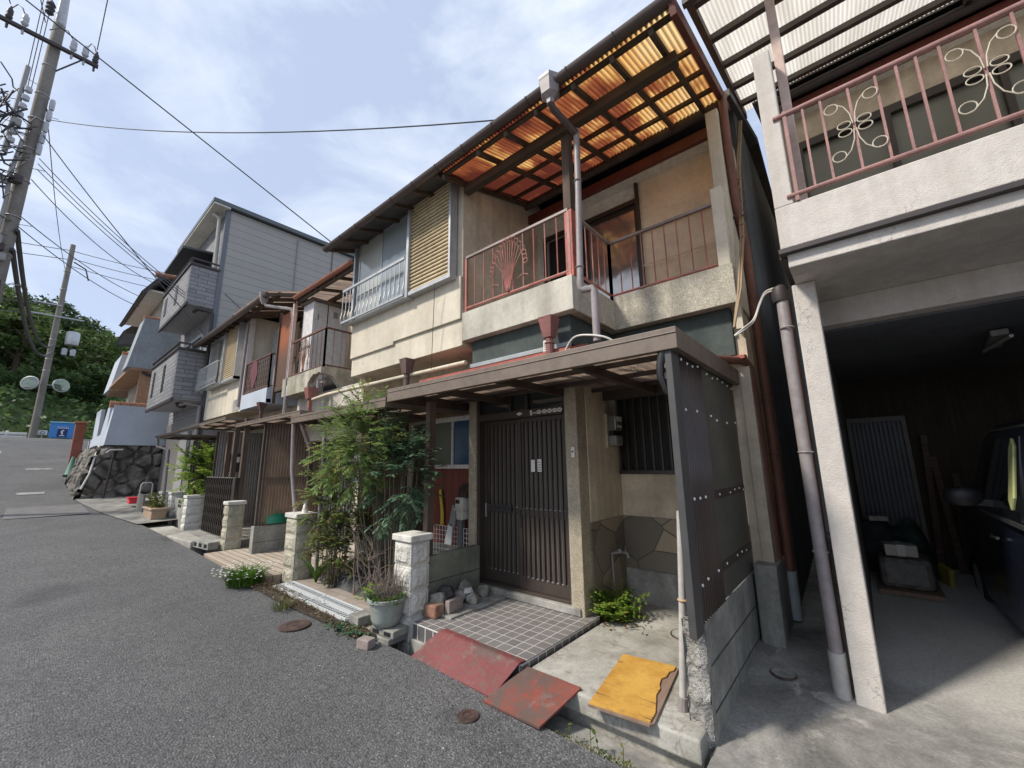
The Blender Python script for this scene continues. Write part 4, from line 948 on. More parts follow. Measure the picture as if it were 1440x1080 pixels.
t = thing('paper_stack', (-.02,6.6,.9), 'pale folded papers on top of the dark sack in the garage', 'papers'); MB().obox((.03,6.50,.87),(.17,.13,.05),rz=.3).build('sheets', MT['poly'], t, bev=.004)
# car, nose to the rear wall
K = thing('parked_car', (1.5,4.9,.1), 'dark navy minivan parked nose-in inside the open garage', 'car')
m = MB(); X0,X1 = .70,2.20; n=0
prof = [(3.02,.34),(2.98,.75),(3.02,1.10),(3.25,1.72),(3.5,1.79),(4.8,1.80),(5.15,1.74),(5.85,1.20),(6.55,1.08),(6.72,.95),(6.76,.55),(6.70,.32),(6.56,.30),(6.46,.46),(6.28,.56),(6.06,.56),(5.90,.46),(5.82,.28),(4.0,.28),(3.92,.46),(3.76,.56),(3.54,.56),(3.38,.46),(3.28,.30)]
def inset(y,z,f): return (y,z)
k = len(prof); vs=[]
for sx,w_ in ((X0,1),(X1,-1)):
    for y,z in prof: vs.append((sx + w_*max(0,(z-1.05))*.14, y, z))
m.add(vs, [tuple(range(k)), tuple(range(2*k-1,k-1,-1))]+[(i,i+k,(i+1)%k+k,(i+1)%k) for i in range(k)])
m.build('body', MT['carpaint'], K, bev=.05)
def side(z): return X0+max(0,z-1.05)*.14
def sidewin(pts, nm, mat, off=.004):
    m = MB(); m.add([(side(z)-off,y,z) for y,z in pts]+[(side(z)+.01,y,z) for y,z in pts], [tuple(range(len(pts))), tuple(range(2*len(pts)-1,len(pts)-1,-1))]+[(i,i+len(pts),(i+1)%len(pts)+len(pts),(i+1)%len(pts)) for i in range(len(pts))])
    return m.build(nm, mat, K)
sidewin([(3.42,1.14),(3.42,1.66),(4.02,1.68),(4.02,1.14)],'side_window',MT['carglass']); sidewin([(4.12,1.14),(4.12,1.68),(4.75,1.68),(5.05,1.62),(5.30,1.16)],'side_window',MT['carglass'])
sidewin([(4.30,1.20),(4.25,1.28),(4.22,1.62),(4.27,1.67),(4.33,1.6),(4.37,1.26)],'window_visor',MT['yellowgreen'],.012)
sidewin([(3.40,1.10),(3.40,1.125),(5.38,1.125),(5.38,1.10)],'belt_trim',MT['chrome'],.012)
sidewin([(3.45,1.73),(3.45,1.745),(4.9,1.755),(4.9,1.74)],'drip_rail',MT['chrome'],.012)
m = MB(); m.box(side(1.7)+.06,X1-.15,3.0,3.04,1.2,1.6); m.build('rear_window', MT['carglass'], K)
for y,h in ((4.9,.9),(3.72,.9)):
    m = MB(); m.tube([(X0-.02,y,h+.06),(X0-.035,y-.09,h+.06),(X0-.02,y-.18,h+.06)],.011,8); m.build('door_handle', MT['chrome'], K)
m = MB(); m.lathe([(.001,-.075),(.06,-.068),(.095,-.035),(.10,0),(.095,.04),(.06,.07),(.001,.078)],(X0-.13,4.86,1.245),20,m=Matrix.Diagonal((1.15,.6,1.))); mr = m.build('side_mirror', MT['black'], K, smooth=True); m = MB(); m.beam((X0+.02,4.86,1.20),(X0-.1,4.86,1.21),.05,.05); m.build('mirror_stalk', MT['black'], mr);
for y in (3.66,6.18):
    for x in (X0+.09,X1-.09):
        m = MB(); m.lathe([(.2,-.09),(.29,-.085),(.30,-.05),(.30,.05),(.29,.085),(.2,.09)],(x,y,.36),24,m=Matrix.Rotation(PI/2,3,'Y')); wh = m.build('wheel', MT['tyre'], K, smooth=True)
        m = MB(); m.lathe([(.05,-.1),(.19,-.088),(.2,-.08),(.2,.08),(.05,.09)],(x,y,.36),20,m=Matrix.Rotation(PI/2,3,'Y')); m.build('rim', MT['aludull'], wh, smooth=True)
for x in (X0+.06,X1-.2): MB().box(x,x+.14,2.97,3.02,.9,1.3).build('tail_light', plain('dark_red_lens',(.25,.01,.01),.15), K, bev=.02)
MB().box(X0+.05,X1-.05,2.93,3.02,.38,.62).build('bumper', MT['carpaint'], K, bev=.03)
# ------------------------------------------------------------------ canopies, screens, walls and gate pillars
def canopy(name, label, x0, x1, y0, y1, z, dep, post=None):
    t = thing(name, ((x0+x1)/2,y0,z-2), label, 'canopy', 'entrance canopies along the row')
    m = MB(); m.box(x0,x1,y0,y0+.05,z-dep,z); m.box(x0,x1,y0-.006,y0,z-dep*.30,z-dep*.24); m.build('fascia', MT['fascia'], t, bev=.004)
    m = MB(); m.box(x1-.05,x1,y0+.051,y1,z-dep,z-.001); m.build('side_fascia', MT['fascia'], t, bev=.004)
    m = MB(); m.box(x0,x0+.05,y0+.051,y1,z-dep,z-.001); m.build('side_fascia', MT['fasciadark'], t, bev=.004)
    m = MB(); n = max(3,int((x1-x0)/.75))
    for k in range(1,n): 
        x = x0+(x1-x0)*k/n; m.box(x-.025,x+.025,y0+.05,y1,z-dep+.005,z-dep+.07)
    for k in range(1,4):
        y = y0+(y1-y0)*k/3.6; m.box(x0+.05,x1-.05,y-.02,y+.02,z-.075,z-.04)
    m.box(x0+.05,x1-.05,y1-.06,y1,z-dep,z-.03)
    m.build('frame', MT['fasciadark'], t)
    m = MB(); m.corr((x0+.03,y0+.04,z-.028),(x1-x0-.06,0,0),(0,y1-y0-.04,.0),.032,.006,2,5,nrm=(0,0,1)); m.build('roof_sheet', MT['smokeroof'], t, smooth=True)
    return t
cA = canopy('entrance_canopy','brown canopy with a long fascia over the dark sliding door', -3.77,-.745,2.40,4.04,2.345,.135)
m = MB(); m.box(-3.49,-3.42,2.70,2.78,.65,2.21); m.build('post', MT['woodz'], cA, bev=.004)
m = MB(); m.box(-.832,-.79,2.42,2.55,.62,2.21); m.build('post', MT['greypost'], cA, bev=.004)
m = MB(); m.tube([(-.845,2.44,2.22),(-.865,2.43,2.13),(-.87,2.43,2.06),(-.85,2.44,1.98),(-.84,2.45,1.95)],[.028,.024,.022,.018,.014],10); m.build('rain_pipe', MT['black'], cA, smooth=True)
cB = canopy('entrance_canopy','dark brown canopy behind the tall leafy shrub', -6.22,-3.80,2.40,3.65,2.265,.105)
m = MB(); m.beam((-6.0,2.46,2.15),(-5.62,2.46,1.75),.04,.05); m.beam((-5.62,2.46,1.76),(-5.6,2.46,1.2),.04,.05); m.build('brace', MT['fasciadark'], cB)
m = MB(); m.tube([(-6.26,2.46,2.16),(-6.27,2.5,1.5),(-6.10,2.52,.93)],.028,10); m.build('post', MT['pvcgrey'], cB, smooth=True)
m = MB(); m.tube([(-5.57,2.6,2.16),(-5.52,2.6,.2)],.026,10); m.build('post', MT['pvcgrey'], cB, smooth=True)
cC = canopy('entrance_canopy','grey brown canopy of the third house above the folding gate', -12.2,-9.4,2.42,3.62,2.53,.06)
for x in (-9.46,-8.9): m = MB(); m.box(x-.04,x+.04,2.62,2.7,.2,2.47); m.build('post', MT['woodz'], cC)
cD = canopy('entrance_canopy','lower lean-to canopy at the far end beside the grey house', -13.6,-12.25,2.15,3.5,2.34,.06)
m = MB(); half_gutter(m,-13.7,-9.6,2.1,2.36,.05); m.build('gutter', MT['gutter'], cD, smooth=True)
m = MB(); m.tube([(-13.6,2.1,2.3),(-13.6,2.12,2.1),(-13.3,2.3,2.0),(-13.3,2.35,.3)],.035,8); m.build('down_pipe', MT['pvcgrey'], cD, smooth=True)
for x in (-12.3,-10.4): m = MB(); m.box(x-.04,x+.04,2.76,2.84,.2,2.3); m.build('post', MT['woodz'], cD)
cE = canopy('entrance_canopy','small brown canopy between the shrub and the folding gate', -9.2,-6.3,2.55,3.65,2.38,.07)
# block wall and screen at the right side of the entrance
t = thing('block_wall', (-.86,3.4,0), 'low grey concrete block wall with a broken front end under the brown screen', 'wall')
m = MB(); N=14
m.box(-.925,-.80,2.64,4.18,-.25,.655); m.build('blocks', MT['block'], t, bev=.008)
m = MB(); rr = random.Random(2)
def rough_end(a,b):
    x = -.925+.125*a; z = -.1+.755*b
    e = noise.noise((x*14,0,z*9))*.03 + noise.noise((x*40,3,z*30))*.018
    return (x, 2.60+e-.03*math.sin(PI*a)*(.5+b*.5)-.02*(1-b), z)
m.grid(rough_end, 10, 40)
m.add([(-.925,2.585,-.1),(-.925,2.65,-.1),(-.925,2.65,.655),(-.925,2.585,.655)],[(0,1,2,3)]); m.add([(-.80,2.585,-.1),(-.80,2.65,-.1),(-.80,2.65,.655),(-.80,2.585,.655)],[(3,2,1,0)]); m.add([(-.925,2.59,.655),(-.80,2.59,.655),(-.80,2.65,.655),(-.925,2.65,.655)],[(0,1,2,3)])
m.build('broken_end', MT['brokenconc'], t, smooth=True)
m = MB()
for z in (.19,.42): m.box(-.801,-.7965,2.64,4.18,z,z+.008)
m.build('joint', MT['rockdark'], t)
t = thing('side_screen', (-.79,3.3,.66), 'smoky brown corrugated sheet and flat grey board screen with rows of white screw caps', 'screen')
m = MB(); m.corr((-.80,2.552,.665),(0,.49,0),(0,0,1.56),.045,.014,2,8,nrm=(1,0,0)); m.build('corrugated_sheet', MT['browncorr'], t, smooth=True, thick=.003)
m = MB(); m.box(-.812,-.804,3.03,4.0,.665,2.235); m.build('flat_board', MT['board'], t)
m = MB()
for z in (.86,1.32,1.86,2.18): m.box(-.85,-.815,2.53,4.0,z-.02,z+.02)
for y in (3.2,3.98): m.box(-.85,-.815,y-.02,y+.02,.665,2.2)
m.build('batten', MT['fasciadark'], t)
rr = random.Random(9)
for z in (.86,1.32,1.86,2.18):
    k = 0; y = 2.58
    while y < 3.98:
        if rr.random() > .12: m = MB(); m.lathe([(.009,0),(.009,.006),(.005,.009)],(-.803 if y>3.04 else -.790,y,z+rr.uniform(-.012,.012)),8,m=Matrix.Rotation(PI/2,3,'Y')); m.build('screw_cap', MT['screw'], t)
        y += .115 if y < 3.0 else .15
for z in (1.32,.86): MB().box(-.803,-.7985,3.03,3.99,z-.028,z+.028).build('band', MT['fasciadark'], t)
t = thing('white_pipe', (-.98,2.66,.14), 'thin white vinyl pipe leaning upright at the front of the block wall', 'pipe')
m = MB(); m.tube([(-.985,2.66,.16),(-.93,2.645,.75),(-.895,2.635,1.25)],.021,10); m.build('tube', MT['pvcwhite'], t, smooth=True)
m = MB(); m.tube([(-.988,2.66,.135),(-.98,2.66,.21)],.028,10); m.build('cap', MT['pvcgrey'], t); m = MB(); m.ring((-.929,2.645,.74),.024,.007,(1,0,0),(0,1,0),10); m.build('tape', plain('tan_band',(.5,.33,.18),.7), t)
# low wall beside the porch
t = thing('low_wall', (-3.45,3.05,.1), 'low greenish concrete block wall between the porch and the red boarded wall', 'wall')
m = MB(); m.box(-3.50,-3.40,2.66,3.43,.0,.655); m.build('blocks', weathered('mossy_block',(.27,.28,.22),var=.3,streak=.45,dirt=(.12,.12,.09),grain=120,gb=.5), t, bev=.008); m = MB(); m.box(-3.401,-3.3965,2.66,3.43,.41,.417); m.build('joint', MT['rockdark'], t)
# gate pillars
def pillar(label, x, y, zb, zt, mat, wx=.25, wy=.21, rows=4, cap=True):
    t = thing('gate_pillar', (x,y,zb), label, 'pillar', 'gate pillars along the row')
    h = (zt-zb-.06); m = MB(); m.box(x-wx/2+.006,x+wx/2-.006,y-wy/2+.006,y+wy/2-.006,zb-.25,zt-.06)
    rh = h/(rows-.45); z = zt-.06
    rr = random.Random(int(x*100))
    while z > zb-.2:
        z0 = z-rh+.008
        for (a,b,c,d) in ((x-wx/2,x+wx/2,y-wy/2,y+wy/2),):
            m.box(a,b,c,d,z0,z-.008)
        z -= rh
    body = m.build('shaft', mat, t, bev=.008)
    p = MB(); z = zt-.06
    while z > zb-.05:
        za,zc = z-rh+.020,z-.020
        def face(fn):
            p.grid(lambda a,b: fn(a,b,.017*min(1,7*min(a,1-a))*min(1,7*min(b,1-b))*(1+.55*noise.noise((a*5+x*9,b*5+z*7,0)))), 18, 14)
        face(lambda a,b,e: (x-wx/2+.018+(wx-.036)*a, y-wy/2-.001-e, za+(zc-za)*b))
        face(lambda a,b,e: (x+wx/2+.001+e, y-wy/2+.018+(wy-.036)*a, za+(zc-za)*b))
        z -= rh
    p.build('rock_face', mat, t, smooth=True)
    if cap: MB().box(x-wx/2-.022,x+wx/2+.022,y-wy/2-.022,y+wy/2+.022,zt-.06,zt).build('cap', MT['pillarcap'], t, bev=.01)
    return t
pillar('white rock-faced block pillar with a flat cap beside the plant pot', -3.425,2.53,.08,.90,MT['pillar'],.265,.215)
pillar('cream rock-faced block pillar carrying a small figurine', -5.93,2.53,.13,.935,MT['pillar2'],.33,.23)
pillar('narrow weathered block pillar at the right side of the folding gate', -8.72,2.55,.2,.955,MT['pillar2'],.24,.25)
pillar('pale block pillar with a leafy plant behind it left of the folding gate', -11.55,2.58,.25,.955,MT['pillar'],.26,.32)
pillar('white block pillar beside the concrete letter plate near the far end', -12.95,2.55,.3,.98,MT['whitepaint'],.3,.3)
pillar('farthest white block pillar with a wide cap beside the grey house', -14.0,2.55,.38,.96,MT['whitepaint'],.34,.3)
t = thing('letter_plate', (-12.2,2.5,.25), 'grey concrete plate with small dark holes between two block pillars', 'plate')
MB().box(-12.75,-11.75,2.46,2.52,.2,.85).build('slab', MT['conc'], t, bev=.01)
m = MB()
for a,b in ((0,0),(1,0),(0,1),(1,1)): m.box(-12.35+a*.16,-12.25+a*.16,2.452,2.4595,.66+b*.09,.72+b*.09)
m.build('holes', MT['black'], t)
# folding gate
t = thing('folding_gate', (-9.8,2.6,.25), 'dark brown folding accordion gate between two block pillars', 'gate')
m = MB(); n = 15; xa,xb = -10.75,-8.95
for k in range(n+1):
    x = xa+(xb-xa)*k/n; m.box(x-.012,x+.012,2.57,2.60,.27,1.33); m.tube([(x,2.575,1.33),(x+.012,2.56,1.36),(x+.03,2.575,1.345)],.012,6)
for k in range(n):
    xq,xw = xa+(xb-xa)*k/n, xa+(xb-xa)*(k+1)/n
    for j in range(5):
        z = .36+j*.19; m.beam((xq,2.585,z),(xw,2.585,z+.16),.012,.02); m.beam((xq,2.60,z+.16),(xw,2.60,z),.012,.02)
m.build('lattice', MT['bronze'], t); MB().box(-8.98,-8.86,2.55,2.63,.27,1.36).build('end_post', MT['bronze'], t, bev=.005)
# screens and fronts of the neighbouring entrances
def yscreen(label, x, y0, y1, z0, z1, mat, base=True):
    t = thing('corrugated_screen', (x,(y0+y1)/2,z0), label, 'screen', 'corrugated side screens of the row')
    m = MB(); m.corr((x,y0,z0),(0,y1-y0,0),(0,0,z1-z0),.05,.009,2,6,nrm=(1,0,0)); m.build('sheet', mat, t, smooth=True)
    m = MB(); m.box(x-.05,x-.01,y0-.04,y0,z0,z1); m.box(x-.05,x-.01,y1,y1+.04,z0,z1)
    for f in (.02,.45,.98): m.box(x-.05,x-.012,y0,y1,z0+(z1-z0)*f-.02,z0+(z1-z0)*f+.02)
    m.build('frame', MT['fasciadark'], t)
    if base:
        b = MB(); b.box(x-.12,x+.02,y0-.06,y1+.1,0,z0-.002); b.build('block_base', MT['block'], t, bev=.008); b = MB(); b.box(x+.0205,x+.0225,y0-.06,y1+.1,z0*.55,z0*.55+.008); b.build('joint', MT['rockdark'], t)
yscreen('pale brown see-through corrugated screen over a block base beside the wooden deck', -7.85,2.66,3.62,.58,2.3,MT['browncorr2'])
yscreen('narrow pale brown corrugated screen behind the leafy shrubs', -5.02,3.0,3.55,.75,2.15,MT['browncorr2'])
yscreen('grey corrugated screen behind the folding gate', -10.95,2.75,3.6,.3,2.35,plain('grey_sheet',(.22,.21,.20),.5))
yscreen('dark corrugated screen at the far end of the row', -12.3,2.62,3.5,.3,2.2,plain('dark_sheet',(.11,.10,.095),.5))
t = thing('green_net', (-7.86,2.95,.6), 'dark green netting heaped behind the corrugated screen', 'netting'); m = MB(); m.lathe([(.02,.0),(.22,.02),(.2,.12),(.1,.2),(.02,.22)],(-7.98,2.95,.585),14); m.build('heap', MT['greenplastic'], t, smooth=True)
t = thing('notice', (-10.3,3.1,1.4), 'small dark framed notice hanging on the grey corrugated screen', 'notice')
MB().box(-10.93,-10.91,2.95,3.25,1.45,1.85).build('frame', MT['black'], t, bev=.005); MB().box(-10.909,-10.903,3.02,3.18,1.66,1.78).build('plate', MT['sticker'], t)
# ------------------------------------------------------------------ second and third terrace houses
H2 = thing('terrace_house', (-7.1,5,.1), 'small cream terrace house with a broken balcony corner and a tall white cabinet', 'house')
m = MB(); m.box(-8.50,-5.76,4.25,9.5,.1,5.4); m.build('wall', MT['cream_old'], H2)
m = MB(); m.box(-8.3,-6.0,3.3,4.25,2.0,2.86); m.build('lower_wall', weathered('peeling_white_wall',(.62,.58,.52),var=.25,streak=.4,dirt=(.2,.15,.12),patch=.5,patchc=(.32,.27,.22)), H2)
bp = weathered('mossy_parapet', (.50,.46,.38), var=.4, streak=.7, scale=3, dirt=(.13,.13,.09), grain=60, gb=.5, patch=.6, patchc=(.27,.26,.17))
m = MB()
m.prism([(-8.32,2.85),(-7.22,2.85),(-7.20,2.98),(-7.10,3.06),(-7.0,3.11),(-6.9,3.09),(-6.80,3.12),(-6.72,3.08),(-6.72,3.20),(-8.32,3.20)],'y',3.0,3.10)
m.build('parapet', bp, H2)
m = MB(); m.prism([(3.101,3.08),(3.2,3.06),(3.28,2.97),(3.34,2.86),(4.2,2.86),(4.2,3.22),(3.101,3.22)],'x',-6.82,-6.722); m.build('parapet', bp, H2)
m = MB(); m.box(-8.3,-7.3,3.1,4.25,2.86,2.95); m.box(-7.3,-6.85,3.4,4.25,2.86,2.95); m.box(-6.85,-5.78,3.9,4.25,2.86,2.95); m.build('balcony_floor', MT['conc'], H2)
m = MB(); m.box(-7.25,-6.8,3.3,3.35,2.87,3.14); m.build('dark_cavity', MT['interior'], H2)
m = MB(); m.tube([(-7.1,3.12,2.98),(-6.85,3.13,2.97)],.03,8); m.tube([(-7.0,3.1,3.02),(-7.0,3.1,2.8)],.035,8); m.build('exposed_pipe', MT['pvcgrey'], H2, smooth=True)
m = MB(); m.lathe([(.04,-.4),(.04,-.2),(.075,-.19),(.12,-.01),(.12,0)],(-7.0,2.98,2.86),4,m=Matrix.Rotation(PI/4,3,'Z')); m.build('waste_hopper', MT['pvcred'], H2)
o = railing(H2, [((-8.2,3.05),(-6.75,3.05)),((-6.75,3.05),(-6.75,3.9))], 3.24, 3.90, MT['rustrail'], MT['rustrail'], [9,6])
fan(-7.55,3.035,3.26,.56,weathered('rusty_fan',(.35,.17,.10),gb=.1,var=.3),o)
m = MB(); m.box(-8.05,-7.6,3.16,3.85,3.0,4.66); cb = m.build('cabinet', weathered('white_metal_cabinet',(.70,.68,.67),rough=.4,var=.06,streak=.15,dirt=(.5,.46,.45),gb=0), H2, bev=.008)
m = MB(); m.box(-8.09,-7.56,3.11,3.90,4.661,4.72); m.build('cabinet_top', MT['fascia'], cb, bev=.005)
m = MB(); m.box(-7.6,-7.594,3.43,3.445,3.0,4.66); m.box(-7.6,-7.59,3.25,3.26,4.3,4.42); m.build('door_gap', MT['iron'], cb); MB().box(-7.6,-7.588,3.55,3.63,4.42,4.54).build('vent', MT['metergrey'], cb)
m = MB(); m.corr((-7.3,3.95,2.95),(1.5,0,0),(0,0,1.6),.05,.01,2,6); m.build('grey_sheet', MT['alu'], H2, smooth=True)
m = MB(); m.box(-8.84,-8.17,3.05,3.07,3.12,4.62); m.build('red_sheet', MT['rustpanel'], H2)
m = MB(); m.box(-8.16,-8.10,3.0,3.06,3.05,4.7); m.build('pink_post', MT['pinkpost'], H2); m = MB(); m.box(-8.86,-8.83,3.02,3.08,2.8,4.7); m.build('pink_post', MT['woodz'], H2)
m = MB(); m.box(-8.9,-8.15,3.04,3.12,3.02,3.12); m.build('ledge', MT['wood'], H2)
m = MB(); half_gutter(m,-8.05,-5.80,2.98,4.80,.05); m.build('gutter', MT['redgutter'], H2, smooth=True)
m = MB(); m.corr((-8.1,2.95,4.80),(2.3,0,0),(0,1.35,.30),.05,.008,2,6,nrm=(0,-.2,.98)); l2 = m.build('balcony_roof', MT['smokeroof'], H2, smooth=True)
m = MB()
for y,z in ((3.05,4.755),(3.6,4.872),(4.2,4.995)): m.beam((-8.1,y,z-.01),(-5.8,y,z-.01),.04,.09)
for x in (-8.0,-7.2,-6.5,-5.9): m.beam((x,3.0,4.735),(x,4.25,4.995),.04,.05)
m.build('rafter', MT['woody'], l2)
m = MB(); m.prism([(4.15,5.2),(6.4,6.1),(9.8,4.9),(9.8,4.8),(6.4,6.0),(4.15,5.1)],'x',-8.5,-5.8); m.build('roof', MT['tileroof'], H2)
m = MB(); m.box(-7.7,-6.0,3.62,3.68,.17,2.1); m.build('lower_front', MT['brownpanel'], H2)
d = MB(); d.box(-7.55,-7.5,3.56,3.62,.17,2.05); d.box(-6.5,-6.45,3.56,3.62,.17,2.05); d.box(-7.5,-6.5,3.56,3.62,2.0,2.05); d.box(-7.5,-6.5,3.56,3.62,1.62,1.66)
for k in range(10): d.box(-7.48+k*.1,-7.465+k*.1,3.57,3.61,.2,1.62)
d.build('sliding_door', MT['aludull'], H2); MB().box(-7.5,-6.5,3.60,3.615,.2,2.0).build('pane', MT['glass'], H2)

H3 = thing('terrace_house', (-11.2,5,.1), 'cream terrace house with a louvred shutter and a reed blind beside the tall grey house', 'house')
m = MB(); m.box(-13.8,-8.52,4.25,9.5,.1,5.4); m.box(-13.8,-10.72,3.04,4.25,2.83,5.1); m.build('wall', MT['cream'], H3)
m = MB(); m.box(-13.75,-8.55,3.62,4.25,.1,2.83); m.build('lower_wall', MT['cream_old'], H3)
m = MB(); m.box(-11.3,-10.9,3.03,3.045,2.86,3.12); m.build('vent_recess', MT['conc'], H3)
m = MB(); m.box(-10.75,-10.62,3.0,3.12,2.8,5.1); m.build('corner_post', MT['white'], H3)
m = MB(); m.prism([(-10.62,3.0),(-9.1,3.0),(-9.1,3.6),(-8.55,3.6),(-8.55,4.25),(-10.62,4.25)],'z',2.84,2.92); m.box(-10.62,-9.1,2.995,3.09,2.82,3.15); m.box(-9.2,-9.097,3.09,3.6,2.83,3.14); m.build('balcony', MT['bluewall'], H3)
o = railing(H3, [((-10.6,3.03),(-9.13,3.03)),((-9.13,3.03),(-9.13,3.6))], 3.2, 3.88, MT['rustrail'], MT['rustrail'], [14,5])
m = MB()
for k in range(5): m.tube([(-10.6,3.04,3.3+k*.12),(-9.13,3.04,3.3+k*.12)],.005,5)
m.build('wire_mesh', MT['iron'], o)
m = MB(); m.prism([(-10.05,3.25),(-9.95,3.25),(-9.78,3.55),(-9.85,3.82),(-10.05,3.88),(-10.2,3.78),(-10.22,3.55)],'y',3.0,3.015); m.build('plum_panel', plain('plum_paint',(.13,.04,.05),.6), H3)
m = MB(); m.box(-10.0,-9.25,3.55,3.57,2.95,4.75); m.build('reed_blind', MT['reed'], H3); m = MB(); m.box(-10.62,-10.02,3.5,3.56,2.95,4.8); m.build('grey_panel', MT['aludull'], H3)
m = MB(); m.box(-9.25,-8.8,3.3,3.34,2.95,4.8); m.build('brown_panel', MT['rustpanel'], H3)
w = MB(); w.box(-13.45,-12.05,2.9,3.04,4.92,4.98); w.box(-13.45,-12.05,2.92,3.04,3.62,3.68); w.box(-13.45,-13.38,2.92,3.04,3.68,4.92); w.box(-12.12,-12.05,2.92,3.04,3.68,4.92); w3 = w.build('window', MT['aludull'], H3)
MB().box(-12.75,-12.12,3.0,3.01,3.68,4.92).build('pane', MT['curtglass'], w3)
sl = MB()
for k in range(24): sl.prism([(2.95,3.69+k*.05),(2.94,3.70+k*.05),(2.97,3.735+k*.05),(2.985,3.735+k*.05)],'x',-13.38,-12.75)
sl.build('louvre', plain('grey_slat',(.42,.42,.40),.5), w3)
s = MB(); s.box(-12.0,-11.94,2.86,3.04,3.6,5.05); s.box(-11.0,-10.95,2.88,3.04,3.6,5.0); s.box(-12.0,-10.95,2.88,3.04,3.6,3.66); s3 = s.build('shutter', MT['alu'], H3)
sl = MB(); n=26
for k in range(n):
    z = 3.66+k*1.34/n; h = 1.34/n; sl.prism([(2.905,z+.004),(2.9,z+.012),(2.925,z+h-.002),(2.945,z+h-.002),(2.935,z+.004)],'x',-11.94,-11.0)
sl.build('louvre', MT['slat'], s3); MB().box(-11.94,-11.0,2.95,2.99,3.66,5.0).build('backing', MT['fasciadark'], s3)
g_ = MB(); guard(g_, -13.85,-12.05,2.95,2.80,3.62,4.2,16); g_.build('window_guard', MT['alu'], H3)
m = MB(); m.prism([(2.62,4.98),(6.4,6.3),(9.8,5.1),(9.8,5.0),(6.4,6.2),(2.62,4.92)],'x',-13.85,-10.6); m.prism([(4.1,5.4),(6.4,6.25),(9.8,5.05),(9.8,4.95),(6.4,6.15),(4.1,5.3)],'x',-10.6,-8.5); r3 = m.build('roof', MT['tileroof'], H3)
m = MB()
for k in range(8): m.beam((-13.6+k*.42,2.65,4.88),(-13.6+k*.42,3.05,5.02),.045,.06)
m.beam((-13.75,2.85,4.965),(-10.6,2.85,4.965),.03,.03); m.build('eave_rafters', MT['woody'], r3)
m = MB(); m.corr((-10.6,2.62,4.99),(2.0,0,0),(0,1.5,.45),.05,.008,2,6,nrm=(0,-.28,.96)); l3 = m.build('balcony_roof', MT['smokeroof'], H3, smooth=True)
m = MB()
for k in range(6): m.beam((-10.55+k*.38,2.65,4.93),(-10.55+k*.38,4.1,5.36),.05,.07)
for y in (2.9,3.5): m.beam((-10.6,y,4.93+.3*(y-2.65)),(-8.6,y,4.93+.3*(y-2.65)),.06,.08)
m.build('rafter', MT['woody'], l3)
m = MB(); half_gutter(m,-14.0,-8.55,2.66,4.92,.06); m.build('gutter', MT['gutter'], H3, smooth=True)
m = MB(); m.lathe([(.03,-.2),(.07,-.12),(.1,.05),(.09,.05)],(-8.75,2.66,4.95),6); m.tube([(-8.75,2.66,4.8),(-8.7,2.7,4.72),(-8.2,3.0,4.6),(-8.15,3.02,4.4),(-8.15,3.02,2.3)],.035,8); m.build('down_pipe', MT['pvcgrey'], H3, smooth=True)
m = MB(); m.tube([(-10.66,2.97,4.9),(-10.72,2.97,2.9)],.03,8); m.build('down_pipe', MT['pvcgrey'], H3, smooth=True)
m = MB(); m.lathe([(.04,-.35),(.04,-.18),(.12,0)],(-9.2,2.97,2.84),4,m=Matrix.Rotation(PI/4,3,'Z')); m.build('waste_hopper', plain('dark_hopper',(.10,.06,.055),.5), H3)
m = MB(); m.box(-13.6,-11.2,3.5,3.62,.25,2.3); m.build('dark_front', MT['fasciadark'], H3)

# ------------------------------------------------------------------ tall grey house
GH = thing('grey_house', (-16,6,.5), 'tall grey three-storey house with brick-patterned balconies', 'house')
m = MB(); m.box(-14.05,-14.0,3.06,11.5,.3,9.42); m.build('side_wall', MT['greylap'], GH)
m = MB(); m.box(-18.2,-14.0,3.03,3.06,3.0,9.42); m.build('front_wall', MT['greybrick'], GH)
m = MB(); m.tube([(-13.985,5.1,9.3),(-13.985,5.1,6.2)],.02,6); m.tube([(-13.985,3.2,6.7),(-13.985,3.8,6.25),(-13.985,4.0,5.7),(-13.985,3.4,5.4)],.012,6); m.build('wall_conduit', MT['pvcgrey'], GH, smooth=True)
m = MB(); m.box(-14.0,-13.992,6.3,6.36,.4,9.4); m.build('panel_joint', MT['greyrib'], GH)
m = MB(); m.box(-18.2,-14.05,3.06,11.5,.3,9.4); m.build('core', MT['greylap'], GH)
m = MB(); m.box(-18.2,-14.0,3.0,3.05,.3,3.0); m.build('lower_wall', MT['greyrib'], GH)
m = MB(); m.box(-14.14,-13.985,2.98,3.1,.3,9.42); m.build('corner_trim', MT['greyhouse_trim'] if 'greyhouse_trim' in MT else plain('slate_trim',(.13,.14,.16),.5), GH)
m = MB(); m.box(-15.9,-15.0,2.97,3.0,.5,2.75); dG = m.build('door', plain('grey_door',(.30,.29,.28),.5), GH); MB().box(-15.05,-15.02,2.955,2.97,1.3,1.7).build('handle', MT['aludull'], dG); MB().box(-14.9,-14.7,2.98,3.0,1.5,2.6).build('side_window', MT['glass'], GH)
